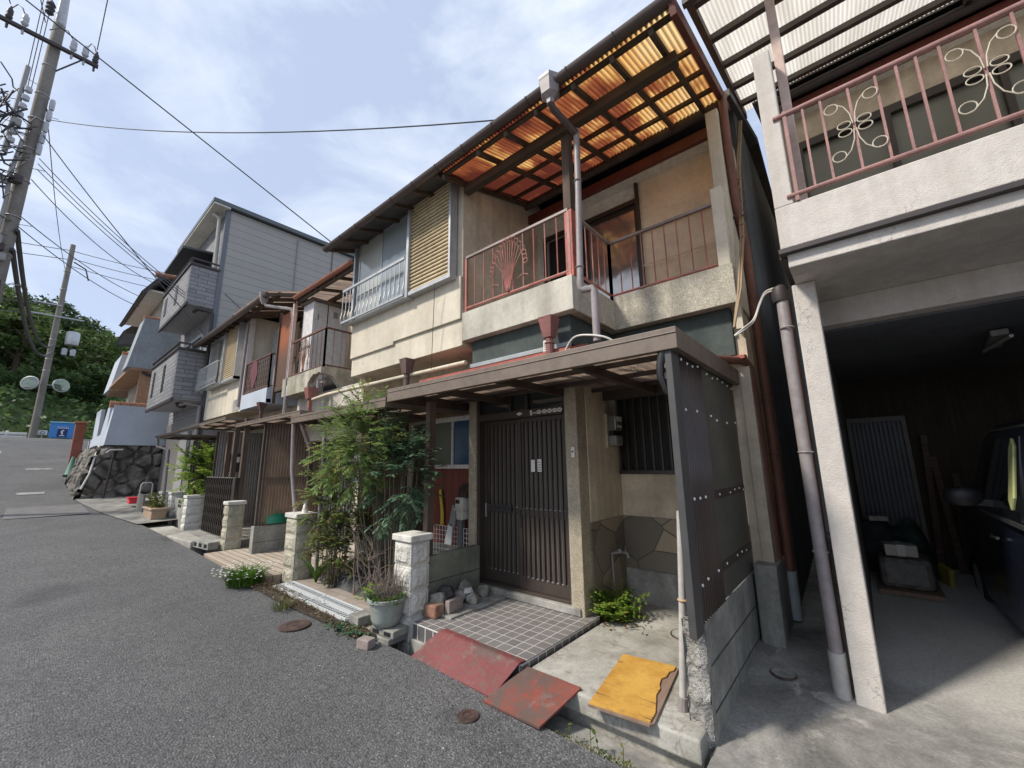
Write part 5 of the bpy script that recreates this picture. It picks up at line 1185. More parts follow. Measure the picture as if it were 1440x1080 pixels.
def gbal(z0, z1, lamp):
    m = MB(); m.box(-17.7,-14.02,2.33,2.41,z0,z1); m.box(-14.10,-14.02,2.41,3.03,z0,z1); m.box(-17.7,-17.62,2.41,3.03,z0,z1); b = m.build('balcony', MT['greybrick'], GH)
    MB().box(-17.69,-14.03,2.345,3.03,z0-.02,z0+.06).build('balcony_floor', plain('pale_balcony_floor',(.40,.40,.41),.7), b)
    m = MB(); m.box(-17.75,-13.97,2.29,2.36,z1,z1+.07); m.box(-14.06,-13.98,2.36,3.03,z1,z1+.07)
    for y in (2.33,2.7): m.box(-14.05,-14.01,y,y+.04,z1,z1+.2) if False else None
    m.build('coping', MT['iron'], b)
    m = MB(); m.tube([(-17.7,2.33,z1+.2),(-14.02,2.33,z1+.2),(-14.02,3.0,z1+.2)],.03,8)
    for x in (-17.6,-15.9,-14.05): m.box(x-.02,x+.02,2.32,2.35,z1+.05,z1+.2)
    m.build('handrail', MT['iron'], b)
    for x in (-17.1,-15.6): MB().box(x-.14,x+.14,2.318,2.335,z0+.35,z1-.2).build('slot', MT['black'], b)
    MB().box(-17.72,-14.0,2.31,2.36,z0-.08,z0+.01).build('skirt', MT['iron'], b)
    m = MB(); m.tube([(-14.4,2.6,z0-.12),(-14.0,2.62,z0-.14),(-13.95,2.95,z0-.18),(-13.95,2.98,z0-2.2)],.045,8); m.build('drain_pipe', MT['pvcgrey'] if lamp else MT['iron'], GH, smooth=True)
    if lamp:
        m = MB(); m.lathe([(.02,-.16),(.1,-.13),(.15,-.05),(.15,0)],(-14.8,2.7,z0-.02),14); m.build('porch_lamp', MT['iron'], GH, smooth=True)
    m = MB(); m.box(-17.4,-14.9,3.0,3.03,z0+.1,z0+2.1); wv = m.build('balcony_window', MT['glass'], GH)
    m = MB(); m.box(-14.95,-14.85,2.97,3.03,z0+.1,z0+2.15); m.box(-17.45,-14.95,2.97,3.03,z0+2.1,z0+2.18); m.box(-16.2,-16.12,2.98,3.03,z0+.1,z0+2.1); m.build('frame', MT['alu'], wv)
gbal(3.42,4.78,True); gbal(6.17,7.33,False)
m = MB(); m.obox((-16.2,2.6,8.22),(2.6,.8,.06),rx=.12); m.build('awning', plain('charcoal_awning',(.06,.065,.07),.5), GH)
m = MB(); m.box(-18.5,-13.85,2.6,11.6,9.45,9.58); m.build('roof', plain('slate_roof',(.10,.115,.125),.5), GH); m = MB(); m.box(-18.48,-13.87,2.62,3.05,9.40,9.449); m.build('soffit', MT['soffit'], GH)
m = MB(); m.tube([(-14.5,2.75,9.38),(-14.35,2.9,9.2),(-14.35,2.95,6.9)],.06,10); m.build('down_pipe', MT['pvcwhite'], GH, smooth=True)
m = MB(); m.box(-14.5,-14.3,2.36,2.4,6.15,6.6); m.build('cable_box', MT['meterwhite'], GH)

# ------------------------------------------------------------------ pale blue houses beyond
def ring_tiles(m, x0, x1, y, z, ax='y', r=.09):
    pass
BH = thing('blue_house', (-21,3.5,.8), 'pale blue rendered house with orange coping tiles above a rubble wall', 'house')
m = MB(); m.prism([(1.56,2.32),(3.6,2.32),(3.6,3.62),(1.66,3.62)],'x',-19.0,-18.52); m.build('garden_wall', MT['bluewall'], BH)
m = MB(); m.prism([(-19.001,2.32),(-24.6,2.25),(-24.6,2.70),(-20.6,2.75),(-19.6,3.62),(-19.001,3.62)],'y',1.60,1.72); m.build('garden_wall', MT['bluewall'], BH)
def tiles(m, a, b, r=.085, n=9):
    a = V(a); b = V(b)
    for k in range(n):
        p = a+(b-a)*(k/n); q = a+(b-a)*((k+.94)/n); m.tube([p,q],[r*1.08,r*.92],10)
m = MB(); tiles(m,(-18.75,1.55,3.66),(-18.75,3.6,3.66),.11,8); m.build('coping', MT['orangetile'], BH, smooth=True)
m = MB(); m.prism([(1.86,5.12),(3.6,5.12),(3.6,7.02),(2.14,7.02)],'x',-20.6,-19.5); m.build('upper_balcony', MT['bluewall2'], BH)
m = MB(); tiles(m,(-19.7,2.12,7.06),(-19.7,3.6,7.06),.10,6); m.build('coping', MT['orangetile'], BH, smooth=True)
m = MB(); m.box(-25,-19.6,2.6,9,1.5,8.2); m.build('wall', weathered('pale_house_wall',(.48,.42,.36),streak=.2), BH)
m = MB(); m.box(-25,-19.52,1.95,2.6,5.04,5.115); m.build('boarded_ceiling', MT['orangeceil'], BH)
m = MB(); m.box(-19.62,-19.56,2.25,9,3.7,5.04); m.build('porch_side', MT['orangeceil'], BH)
m = MB(); m.prism([(1.9,7.95),(2.35,8.72),(9,9.6),(9,9.5),(2.45,8.6),(2.0,7.9)],'x',-25,-19.3); m.build('roof', MT['tileroof'], BH)
m = MB(); m.box(-25,-19.4,2.05,2.7,8.05,8.12); m.build('eave_soffit', MT['soffit'], BH)
m = MB(); tiles(m,(-19.35,2.2,8.72),(-19.35,4.5,8.95),.10,8); m.build('verge_tiles', MT['orangetile'], BH, smooth=True)
m = MB(); m.tube([(-19.5,2.3,5.0),(-19.48,2.5,4.9),(-19.5,3.2,4.8)],.05,8); m.build('drain_pipe', MT['iron'], BH, smooth=True)
def far_house(label, x0, x1, dy, dz):
    t = thing('blue_house', ((x0+x1)/2,3.6+dy,1.8), label, 'house')
    m = MB(); m.prism([(2.0+dy,4.5+dz),(3.8+dy,4.5+dz),(3.8+dy,6.1+dz),(2.2+dy,6.1+dz)],'x',x0,x1); m.build('balcony', MT['bluewall'], t)
    m = MB(); m.box(x0,x1-.3,2.9+dy,9,1.6,7.4+dz); m.build('wall', MT['bluewall2'], t)
    m = MB(); m.prism([(2.1+dy,7.2+dz),(2.5+dy,7.7+dz),(9,8.4+dz),(9,8.3+dz),(2.2+dy,7.1+dz)],'x',x0,x1); m.build('roof', MT['tileroof'], t)
    m = MB(); tiles(m,(x1-.1,2.2+dy,6.15+dz),(x1-.1,3.8+dy,6.15+dz),.1,6); tiles(m,(x1-.05,2.5+dy,7.72+dz),(x1-.05,4.5+dy,7.9+dz),.1,6); m.build('coping', MT['orangetile'], t, smooth=True)
    m = MB(); m.box(x0,x1-.05,2.1+dy,2.9+dy,4.42+dz,4.49+dz); m.build('boarded_ceiling', MT['orangeceil'], t)
    m = MB(); m.box(x0,x1-.5,1.9+dy,2.0+dy,1.6,3.9+dz*.5); m.build('garden_wall', MT['bluewall'], t)
far_house('second pale blue house stepping up behind the nearer blue house', -27.6,-25.2,0,.6)
far_house('farthest pale blue house of the stepped group near the road end', -30.6,-28.0,.25,1.1)
SW = thing('stone_wall', (-19.4,2.4,.6), 'dark rubble stone retaining wall under the pale blue garden wall', 'wall')
def rub(p, q, n, seedv):
    return 0
m = MB()
def stone_face(fn, nu, nv, s):
    def f(a,b):
        p,nrm = fn(a,b); P = V(p)*2.6
        d = noise.voronoi((P.x,P.y,P.z))[0]; e = min(.15,(d[1]-d[0])*.62)
        return V(p)+V(nrm)*(e+.03*noise.noise(V(p)*6))
    m.grid(f, nu, nv)
stone_face(lambda a,b: ((-18.62-.12*b, 1.20+.36*b+(2.4-.3*b)*a, .45+1.87*b),(1,0,.05)), 90, 70, 1)
stone_face(lambda a,b: ((-18.62-.12*b-6.2*(1-a), 1.20+.36*b, (.45+ (1.3-.45)*(1-a))*(1-b)+2.30*b),(0,-1,.05)), 150, 60, 2)
m.build('stones', MT['rubble'], SW, smooth=True)
m = MB(); m.box(-24.7,-18.9,1.75,3.6,.3,2.3); m.build('fill', MT['rockdark'], SW)
t = thing('red_gate_post', (-24,1.28,1.4), 'brick red painted gate post beside the far end of the stone wall', 'post')
MB().box(-24.5,-24.1,1.12,1.42,1.3,3.4).build('shaft', weathered('brick_red_paint',(.28,.09,.06),gb=.3), t, bev=.02); MB().box(-24.55,-24.05,1.07,1.47,3.4,3.48).build('cap', MT['orangetile'], t, bev=.01)
t = thing('handrail_post', (-18.3,1.75,.55), 'thin dark post with a bent pipe in front of the stone wall', 'post')
m = MB(); m.tube([(-18.25,1.72,.55),(-18.2,1.80,2.05)],.03,8); m.build('post', MT['iron'], t, smooth=True); m = MB(); m.tube([(-18.2,1.62,2.05),(-18.2,1.70,2.14),(-18.2,2.0,2.16)],.025,8); m.build('bent_pipe', MT['pvcwhite'], t, smooth=True)
t = thing('hose', (-18.7,1.4,.9), 'white hose hanging down the stone wall corner', 'hose'); m = MB(); m.tube([(-19.0,1.5,2.3),(-18.75,1.42,1.9),(-18.6,1.36,1.4),(-18.5,1.22,.95)],.03,8); m.build('tube', MT['white_cable'], t, smooth=True)
# ------------------------------------------------------------------ ramps, boards, stones, pots
def slab4(name, label, cat, pts, th, mat, group=None, nx=10):
    """thin plate given by four corners, slightly warped"""
    a,b,c,d = [V(p) for p in pts]; m = MB()
    f = lambda u,v: a*(1-u)*(1-v)+b*u*(1-v)+c*u*v+d*(1-u)*v
    top = lambda u,v: f(u,v)+V((0,0,th+.004*noise.noise((u*3,v*3,a.x))))
    m.grid(top,nx,nx); m.grid(lambda u,v: f(v,u), nx, nx)
    for s,(g1) in enumerate((lambda t:(t,0),lambda t:(1,t),lambda t:(1-t,1),lambda t:(0,1-t))):
        m.grid(lambda t,w: (f(*g1(1-t))*(1-w)+top(*g1(1-t))*w), nx, 1)
    return one(m,name,mat,label,cat,group,smooth=True)
m = MB()
def rampf(a,b):
    y = [2.225,2.425,2.475][0]+(.20*min(b/.85,1) if b<.85 else .20+.05*(b-.85)/.15); z = .03+.162*min(b/.85,1)+(.004*(b-.85)/.15 if b>.85 else 0)
    x0 = -3.0+.14*b; x1 = -2.09+.10*b
    return V((x0+(x1-x0)*a, y+.012*(1-a)-.01*a, z+.004*noise.noise((a*3,b*3,0))))
m.grid(rampf, 14, 20); m.grid(lambda a,b: rampf(a,b)-V((0,0,.008))*1.0 if False else V(rampf(1-a,b))-V((0,0,.008)), 14, 20)
m.grid(lambda a,b: V(rampf(a,0))-V((0,0,.008))*(1-b), 14, 1); m.grid(lambda a,b: V(rampf(1,a))-V((0,0,.008))*(1-b), 20, 1); m.grid(lambda a,b: V(rampf(0,1-a))-V((0,0,.008))*(1-b), 20, 1)
one(m,'ramp_plate',MT['rampA'],'wide worn crimson steel ramp from the road to the grey tiled porch','ramp',smooth=True)
slab4('ramp_plate','square brick red steel ramp bridging the drain beside the concrete apron','ramp',[(-2.10,2.15,.022),(-1.65,2.155,.025),(-1.55,2.475,.143),(-1.985,2.47,.145)],.012,MT['rampB'])
t = thing('yellow_board', (-1.29,2.7,.14), 'mustard yellow painted plywood board with a peeling edge lying on the apron', 'board')
m = MB(); m.prism([(-1.545,3.06),(-1.16,3.108),(-1.15,3.04),(-1.058,2.415),(-1.075,2.385),(-1.43,2.345)],'z',.138,.150); m.build('lower_ply', MT['rawply'], t)
m = MB(); m.prism([(-1.54,3.055),(-1.175,3.108),(-1.168,3.04),(-1.185,3.0),(-1.178,2.93),(-1.195,2.88),(-1.175,2.80),(-1.155,2.76),(-1.15,2.68),(-1.12,2.60),(-1.085,2.50),(-1.075,2.40),(-1.28,2.372),(-1.425,2.350)],'z',.151,.160); m.build('upper_ply', MT['yellowpaint'], t)
# manholes
def disc(name,label,c,r,mat,rings=True):
    t = thing(name, c, label, 'manhole cover')
    m = MB(); m.lathe([(r*1.12,.0),(r*1.1,.006),(r*1.02,.007)],c,28); m.build('rim', MT['rust'], t, smooth=True)
    m = MB(); m.lathe([(r,.003),(r,.009),(r*.8,.008),(r*.78,.011),(r*.55,.011),(r*.53,.008),(r*.3,.008),(r*.28,.011),(.002,.011)],c,28); m.build('lid', mat, t, smooth=True)
disc('manhole_cover','small dark iron drain lid set in the asphalt before the brick red ramp',(-2.07,1.985,.022),.062,MT['rust'])
disc('manhole_cover','rusty round iron cover at the road edge near the metal grating',(-4.30,1.86,.075),.125,MT['rust'])
disc('manhole_cover','round grey lid in the concrete apron beside the block wall',(-1.30,3.74,.134),.12,MT['conc'])
disc('manhole_cover','oval looking grey lid in the driveway of the alley',(-.60,3.50,.135),.07,MT['conc'])
# steel gratings over the drain
def grating(label, x0, x1, y0, y1, z):
    t = thing('drain_grating', ((x0+x1)/2,(y0+y1)/2,z), label, 'grating', 'steel gratings over the drain')
    m = MB(); nx = int((x1-x0)/.05)
    m.box(x0,x1,y0,y0+.02,z-.02,z+.012); m.box(x0,x1,y1-.02,y1,z-.02,z+.012); m.box(x0,x1,(y0+y1)/2-.03,(y0+y1)/2+.03,z-.02,z+.011)
    for k in range(nx+1): m.box(x0+(x1-x0)*k/nx-.009,x0+(x1-x0)*k/nx+.009,y0+.02,y1-.02,z-.018,z+.009)
    m.build('grid', MT['galv'], t)
grating('galvanised drain grating nearer the cream pillar with the figurine', -5.72,-4.83,2.17,2.42,.112); grating('galvanised drain grating nearer the plant pot', -4.81,-3.95,2.17,2.42,.112)
# concrete pieces carrying the pot
def block(label, c, size, rz=0, mat=None, holes=0):
    t = thing('concrete_block', c, label, 'block'); c = V(c)
    m = MB(); m.obox(c+V((0,0,size[2]/2)),size,rz=rz); m.build('body', mat or MT['block'], t, bev=.008)
    if holes:
        mt_ = Matrix.Rotation(rz,3,'Z')
        for k in range(holes):
            m = MB(); q = c+mt_@V((size[0]*(-.5+(k+.5)/holes),-size[1]/2-.001,size[2]/2)); m.obox(q,(size[0]/holes*.55,.006,size[2]*.5),rz=rz); m.build('hollow', MT['black'], t)
block('dark wet concrete slab bridging the drain under the plant pot', (-3.50,2.30,.035), (.42,.20,.05), .05, MT['conc'])
block('hollow concrete block lying flat under the plant pot', (-3.42,2.31,.086), (.30,.18,.06), .12, MT['block'], 2)
block('grey concrete block end standing left of the plant pot', (-3.83,2.27,.05), (.18,.16,.12), -.05, MT['conc'])
block('small pinkish brick lying at the road edge below the plant pot', (-3.40,2.07,.045), (.13,.09,.075), .25, MT['pinkbrick'])
block('pale hollow concrete block lying over the drain before the folding gate', (-9.0,2.25,.17), (.62,.16,.12), .12, MT['block'], 3)
block('grey concrete step block by the red plastic box', (-15.0,2.35,.52), (.7,.4,.2), 0, MT['conc'])
t = thing('red_brick', (-3.19,2.62,.18), 'worn red brick stump at the foot of the white pillar', 'brick'); m = MB(); m.obox((-3.20,2.63,.235),(.15,.13,.11),rz=.15); m.build('body', MT['redbrick'], t, bev=.015)
t = thing('pink_brick', (-3.13,2.83,.2), 'pinkish grey brick set on edge at the bed beside the porch', 'brick'); m = MB(); m.obox((-3.115,2.80,.255),(.055,.20,.11),rz=.12); m.build('body', MT['pinkbrick'], t, bev=.008)
def rock(label, c, s, mat, seed):
    m = MB(); r = random.Random(seed)
    def f(a,b):
        th = 2*PI*a; ph = PI*b; d = V((math.cos(th)*math.sin(ph),math.sin(th)*math.sin(ph),math.cos(ph)))
        k = 1+.38*noise.noise(d*1.5+V((seed*3.1,0,0)))+.15*noise.noise(d*4+V((seed,2,0)))
        return V(c)+V((d.x*s[0]*k,d.y*s[1]*k,d.z*s[2]*k))
    m.grid(f,20,12); one(m,'rock',mat,label,'rock','rocks in the bed beside the porch',smooth=True)
rock('pale lumpy rock resting on the red brick', (-3.24,2.71,.30),(.08,.07,.055),MT['rock'],1)
rock('dark charcoal rock behind the pink brick', (-3.30,2.86,.31),(.09,.08,.065),MT['rockdark'],2)
rock('grey upright rock near the low wall end', (-3.30,3.12,.31),(.05,.07,.075),MT['rock'],3)
rock('white broken rock lying between grey rocks', (-3.20,3.06,.30),(.045,.06,.03),MT['rockwhite'],4)
rock('grey rounded rock at the porch edge', (-3.12,3.04,.24),(.055,.06,.06),MT['rock'],5)
rock('mottled grey rock under the white rock', (-3.25,2.98,.25),(.08,.07,.06),MT['rock'],6)
rock('brown rock far in the corner of the bed', (-3.2,3.28,.24),(.06,.07,.06),MT['rock'],7)
rock('small tan rock behind the white pillar', (-3.36,2.72,.28),(.05,.045,.045),MT['rock'],8)
# plant pot with dead twigs
t = thing('plant_pot', (-3.46,2.30,.147), 'large pale grey green pot with dead twigs and creeping green leaves', 'plant pot')
m = MB(); m.lathe([(.09,0),(.112,.01),(.135,.06),(.155,.20),(.16,.21),(.178,.212),(.18,.235),(.165,.238),(.155,.225),(.15,.20)],(-3.46,2.30,.147),28); m.build('pot', MT['celadon'], t, smooth=True)
m = MB(); m.lathe([(.15,0),(.1,.012),(.01,.018)],(-3.46,2.30,.345),20); m.build('soil', MT['soil'], t, smooth=True)
m = MB(); r = random.Random(21)
for k in range(75):
    a = r.uniform(0,2*PI); q = r.random()**.5*.11; h = r.uniform(.12,.33)*(1.15 if r.random()<.25 else 1)
    p = V((-3.46+q*math.cos(a),2.30+q*math.sin(a),.35)); d = V((math.cos(a)*r.uniform(0,.6),math.sin(a)*r.uniform(0,.6),1))
    pts = [p]; 
    for j in range(4): pts.append(pts[-1]+(d+V((r.uniform(-.45,.45),r.uniform(-.45,.45),0))).normalized()*h/4)
    m.tube(pts,[.0026,.0023,.002,.0016,.001],4,False)
    for j in range(5):
        b = pts[r.randint(1,3)]; e = b+V((r.uniform(-1,1),r.uniform(-1,1),r.uniform(.1,1))).normalized()*r.uniform(.03,.09); m.tube([b,e],[.0014,.0007],3,False)
for k in range(5):
    a = r.uniform(-2.6,-.2)+k*.6; p = V((-3.46,2.32,.35)); pts=[p]
    d = V((math.cos(a)*.5,math.sin(a)*.3,1))
    for j in range(5): pts.append(pts[-1]+(d+V((r.uniform(-.4,.4),r.uniform(-.4,.4),0))).normalized()*.095)
    m.tube(pts,[.004,.0035,.003,.002,.0015,.001],5,False)
m.build('dead_twigs', MT['deadstem'], t)
def rleaf(m, c, d, s, r, w=.5, curl=.15):
    """one leaf: six-sided blade from c along d"""
    d = V(d).normalized(); up = V((r.uniform(-.5,.5),r.uniform(-.5,.5),1)); b = d.cross(up)
    if b.length < 1e-3: return
    b.normalize(); n = b.cross(d); c = V(c)
    p = [c, c+d*s*.3+b*s*w*.42, c+d*s*.65+b*s*w*.40-n*s*curl*.5, c+d*s-n*s*curl, c+d*s*.65-b*s*w*.40-n*s*curl*.5, c+d*s*.3-b*s*w*.42]
    m.poly(*p)
m = MB()
for k in range(420):
    a = r.uniform(0,2*PI); q = .07+.11*r.random()**.6; c = (-3.46+q*math.cos(a),2.30+q*math.sin(a)*.95,.36+r.uniform(-.01,.055)); rleaf(m,c,(math.cos(a)+r.uniform(-1,1),math.sin(a)+r.uniform(-1,1),r.uniform(-.1,.6)),r.uniform(.018,.034),r,.8)
m.build('green_leaves', MT['midleaf'], t)
m = MB()
for k in range(26):
    a = r.uniform(2.2,4.4); q = .14+.07*r.random(); c = (-3.46+q*math.cos(a)-.02,2.30+q*math.sin(a)-.02,.36+r.uniform(0,.09)); rleaf(m,c,(math.cos(a),math.sin(a),r.uniform(-.2,.7)),r.uniform(.04,.075),r,.6)
m.build('broad_leaves', MT['bright'], t)
# fern at the tap
t = thing('fern_clump', (-2.0,3.72,.13), 'bright green fern clump at the foot of the return wall under the tap', 'plant')
m = MB(); st = MB(); r = random.Random(31)
for k in range(110):
    a = r.uniform(-PI,PI); L_ = r.uniform(.15,.33); p = V((-1.96+r.uniform(-.07,.07),3.72+r.uniform(-.1,.1),.135)); d = V((math.cos(a)*.75+.2,math.sin(a)*.75-.1,r.uniform(.7,2.2))).normalized(); pts=[p]
    for j in range(6): d = (d+V((0,0,-.15))).normalized(); pts.append(pts[-1]+d*L_/6)
    st.tube(pts,.0018,4,False)
    for j in range(1,7):
        for s in (-1,1):
            sd_ = d.cross(V((0,0,1))).normalized()*s
            for q in range(3): rleaf(m,pts[j]+sd_*.010*q+V((0,0,r.uniform(-.004,.008))),sd_+d*.5+V((0,0,r.uniform(-.3,.4))),r.uniform(.020,.034),r,.75)
st.build('stems', MT['midleaf'], t); m.build('fronds', MT['bright'], t)
m = MB(); r = random.Random(12)
for k in range(170): leafquad(m,(-1.95+r.gauss(0,.17),3.66+r.gauss(0,.13),.142+abs(r.gauss(0,.006))),r.uniform(.01,.022),r)
tag(m.build('leaf_litter',MT['redleaf']),'brown leaf litter under the fern clump','leaves',kind='stuff')
# road edge plants
def tuft(label, c, n, h, spread, mat, name='grass_tuft', w=.006, flowers=0, lean=.6):
    t = thing(name, c, label, 'plant'); m = MB(); r = random.Random(int(abs(c[0])*100)); fl = MB()
    for k in range(n):
        a = r.uniform(0,2*PI); q = spread*r.random()**.6*.5; p = V(c)+V((q*math.cos(a),q*math.sin(a),0)); d = V((math.cos(a)*lean*r.random(),math.sin(a)*lean*r.random(),1)).normalized(); hh = h*r.uniform(.5,1.1)
        b = V((-d.y,d.x,0)); b = (b.normalized() if b.length>1e-3 else V((1,0,0)))*w
        p1 = p+d*hh*.55; p2 = p+ (d+V((math.cos(a)*lean*.6,math.sin(a)*lean*.6,-.25))).normalized()*hh
        m.poly(p-b,p+b,p1+b*.8,p1-b*.8); m.poly(p1-b*.8,p1+b*.8,p2)
        if flowers and k % flowers == 0 and r.random() < .8:
            for i in range(6):
                aa = i*PI/3; leaf = p2+V((0,0,.012)); e = leaf+V((math.cos(aa)*.013,math.sin(aa)*.013,.006)); bb = V((-math.sin(aa),math.cos(aa),0))*.005; fl.poly(leaf-bb*.4,leaf+bb*.4,e+bb,e-bb)
    m.build('blades', mat, t)
    if flowers: fl.build('flowers', MT['petal'], t)
tuft('clump of white flowers with dark green grassy leaves at the road edge',(-6.1,1.99,.12),900,.25,.40,MT['midleaf'],'flower_clump',.0045,5)
tuft('small tuft of pale green grass on the verge near the grating',(-4.85,1.95,.09),90,.13,.2,MT['drygrass'],'grass_tuft',.004)
t = thing('ground_creeper', (-3.85,2.03,.07), 'low mat of round blue green leaves on the verge below the pot', 'plant'); m = MB(); r = random.Random(41)
for k in range(300):
    x = -3.78+r.gauss(0,.17); y = edge(x)-.06+r.gauss(0,.04); rleaf(m,(x,y,.062+r.random()*.045),(r.uniform(-1,1),r.uniform(-1,1),r.uniform(0,.4)),r.uniform(.02,.038),r,.95)
m.build('leaves', MT['darkleaf'], t)
t = thing('drain_weed', (-1.42,2.28,-.1), 'pale leafy weed growing out of the drain beside the brick red ramp', 'plant'); m = MB(); r = random.Random(43); st = MB()
for k in range(5):
    p = V((-1.45+.09*k+r.uniform(-.03,.03),2.27+r.uniform(-.02,.02),-.25)); q = p+V((r.uniform(-.06,.06),-.02,r.uniform(.25,.36))); st.tube([p,q],.002,4,False)
    for j in range(6): rleaf(m,p+(q-p)*(.4+.6*j/5),(r.uniform(-1,1),r.uniform(-1,1),.4),r.uniform(.025,.045),r,.55)
st.build('stems', MT['midleaf'], t); m.build('leaves', MT['bushleaf'], t)
m = MB(); r = random.Random(44)
for k in range(900):
    x = -1.0-r.random()*.9+.6*(r.random()-.3); rleaf(m,(x,2.235+r.gauss(0,.02),-.02+r.random()*.03),(r.uniform(-1,1),r.uniform(-1,1),.8),r.uniform(.006,.014),r,.8)
tag(m.build('moss',MT['bushleaf']),'tiny green weeds along the drain edge in the lower middle','weeds',kind='stuff')
m = MB(); r = random.Random(45)
for k in range(1600):
    x = -3.5-r.random()*2.6; y = edge(x)+r.gauss(.02,.07)
    if r.random()<.75: leafquad(m,(x,y,zr(x)+.035+.02*r.random()),r.uniform(.006,.016),r)
    else: rleaf(m,(x,y,zr(x)+.03),(r.uniform(-1,1),r.uniform(-1,1),1),r.uniform(.012,.03),r,.4)
tag(m.build('dead_leaves',leafmat('dry_brown_leaf',(.17,.10,.05),(.26,.18,.09),(.10,.13,.04),30,.2)),'dry leaves and crumbs gathered along the road edge','leaves',kind='stuff')
# tall shrubs at the second entrance
def shrub(name, label, base, stems, zc, zt, rad, nleaf, mat, seed, ls=.045, w=.32, mat2=None, nstem=9, sq=(1,1), root=0.):
    t = thing(name, base, label, 'shrub'); r = random.Random(seed); st = MB(); m = MB(); m2 = MB(); b = V(base)
    tips = []
    for k in range(nstem):
        a = r.uniform(0,2*PI); top = b+V((math.cos(a)*rad*r.uniform(.1,.75)*sq[0],math.sin(a)*rad*r.uniform(.1,.75)*sq[1],0)); top.z = r.uniform(zc,zt)
        p0 = b+V((math.cos(a)*stems*r.random(),math.sin(a)*stems*r.random()+root,0)); mid = (p0+top)/2+V((r.uniform(-.05,.05),r.uniform(-.05,.05),.1))
        st.tube([p0,mid,top],[.0075,.006,.003],6,False); tips.append((mid,top))
    ncl = max(10,nleaf//52)
    for i in range(ncl):
        th = r.uniform(0,2*PI); u = r.uniform(-1,1); q = r.random()**.45
        c = V((b.x+math.cos(th)*math.sqrt(1-u*u)*rad*q*sq[0], b.y+math.sin(th)*math.sqrt(1-u*u)*rad*q*sq[1], (zc+zt)/2+(zt-zc)/2*u*q*1.05))
        out = (c-V((b.x,b.y,(zc+zt)/2-.15))).normalized()
        for s in range(4):
            d = (out+V((r.uniform(-.9,.9),r.uniform(-.9,.9),r.uniform(-.5,.6)))).normalized(); p = c.copy()
            pts=[p.copy()]
            for j in range(7):
                d = (d+V((r.uniform(-.12,.12),r.uniform(-.12,.12),-.05))).normalized(); p = p+d*ls*.55; pts.append(p.copy())
                for sd in (-1,1):
                    sv = d.cross(V((0,0,1)));
                    if sv.length<1e-3: continue
                    rleaf(m2 if (mat2 and r.random()<.25) else m, p, sv.normalized()*sd+d*.9+V((0,0,r.uniform(-.45,.25))), ls*r.uniform(.7,1.2), r, w)
            st.tube([pts[0],pts[3],pts[-1]],.0018,3,False)
    st.build('stems', MT['stem'], t); m.build('foliage', mat, t)
    if mat2: m2.build('tinted_foliage', mat2, t)
    return t
shrub('nandina_shrub','tall feathery light green shrub reaching the brown canopy',(-4.40,2.45,.12),.12,1.30,2.34,.64,6400,MT['nandina'],51,.054,.40,None,10,(1.0,.52),.32)
shrub('nandina_shrub','dark blue green feathery shrub right behind the white pillar',(-3.84,2.64,.12),.13,.98,1.98,.42,4800,MT['darkleaf'],52,.058,.40,None,14,(1.0,.6))
shrub('nandina_shrub','sparse shrub with some red leaves leaning over the cream pillar',(-5.30,2.66,.12),.12,.66,1.74,.56,4300,MT['nandina'],53,.052,.42,MT['redleaf'],8,(1.0,.5))
shrub('low_bush','low rounded bush with small olive leaves at the stone edge',(-5.15,2.68,.12),.12,.25,.92,.46,3800,MT['bushleaf'],54,.042,.6,None,12,(1.0,.7))
shrub('gate_plant','light green leafy plant behind the pale block pillar',(-11.9,2.75,.3),.1,1.0,1.95,.5,2200,MT['bright'],55,.10,.55,None,7,(1,.8))
t = thing('bare_branches', (-4.25,2.52,.12), 'bare grey branching twigs standing between the two pillars', 'branches'); m = MB(); r = random.Random(61)
for k in range(9):
    p = V((-4.35+r.uniform(-.3,.35),2.62+r.uniform(-.08,.1),.12)); d = V((r.uniform(-.35,.35),r.uniform(-.2,.1),1)); pts=[p]; L_ = r.uniform(.5,1.15)
    for j in range(5): pts.append(pts[-1]+(d+V((r.uniform(-.25,.25),r.uniform(-.2,.2),0))).normalized()*L_/5)
    m.tube(pts,[.008,.007,.006,.004,.003,.002],5,False)
    for j in range(6):
        q = pts[r.randint(1,4)]; e = q+V((r.uniform(-1,1),r.uniform(-.6,.6),r.uniform(.1,.9))).normalized()*r.uniform(.12,.32); m.tube([q,(q+e)/2+V((0,0,.02)),e],[.004,.003,.001],4,False)
m.build('twigs', MT['deadstem'], t)
t = thing('strap_leaf_plant', (-5.35,2.55,.12), 'plant with long strap leaves beside the cream pillar', 'plant'); m = MB(); r = random.Random(63)
for k in range(26):
    a = r.uniform(-2.4,.6); p = V((-5.40,2.55,.13)); d = V((math.cos(a)*.6,math.sin(a)*.4,1)).normalized(); pv=p; w_=.014; L_=r.uniform(.3,.6)
    for j in range(5):
        d2 = (d+V((0,0,-.28*j*.7))).normalized(); q = pv+d2*L_/5; b = d2.cross(V((0,0,1)))
        b = (b.normalized() if b.length>1e-3 else V((1,0,0)))*w_*(1-j*.18); m.poly(pv-b,pv+b,q+b*.85,q-b*.85); pv = q
m.build('leaves', MT['midleaf'], t)
one(MB().grid(lambda a,b: (lambda x,y: (x,y,.10+.16*math.sin(PI*a)**.5*math.sin(PI*b)**.5*(1+.3*noise.noise((x*5,y*5,0)))))(-5.6+1.35*a,2.62+.5*b),24,12),'stone_edging',MT['rockdark'],'dark mossy stone mound at the foot of the low bush','stone',smooth=True)
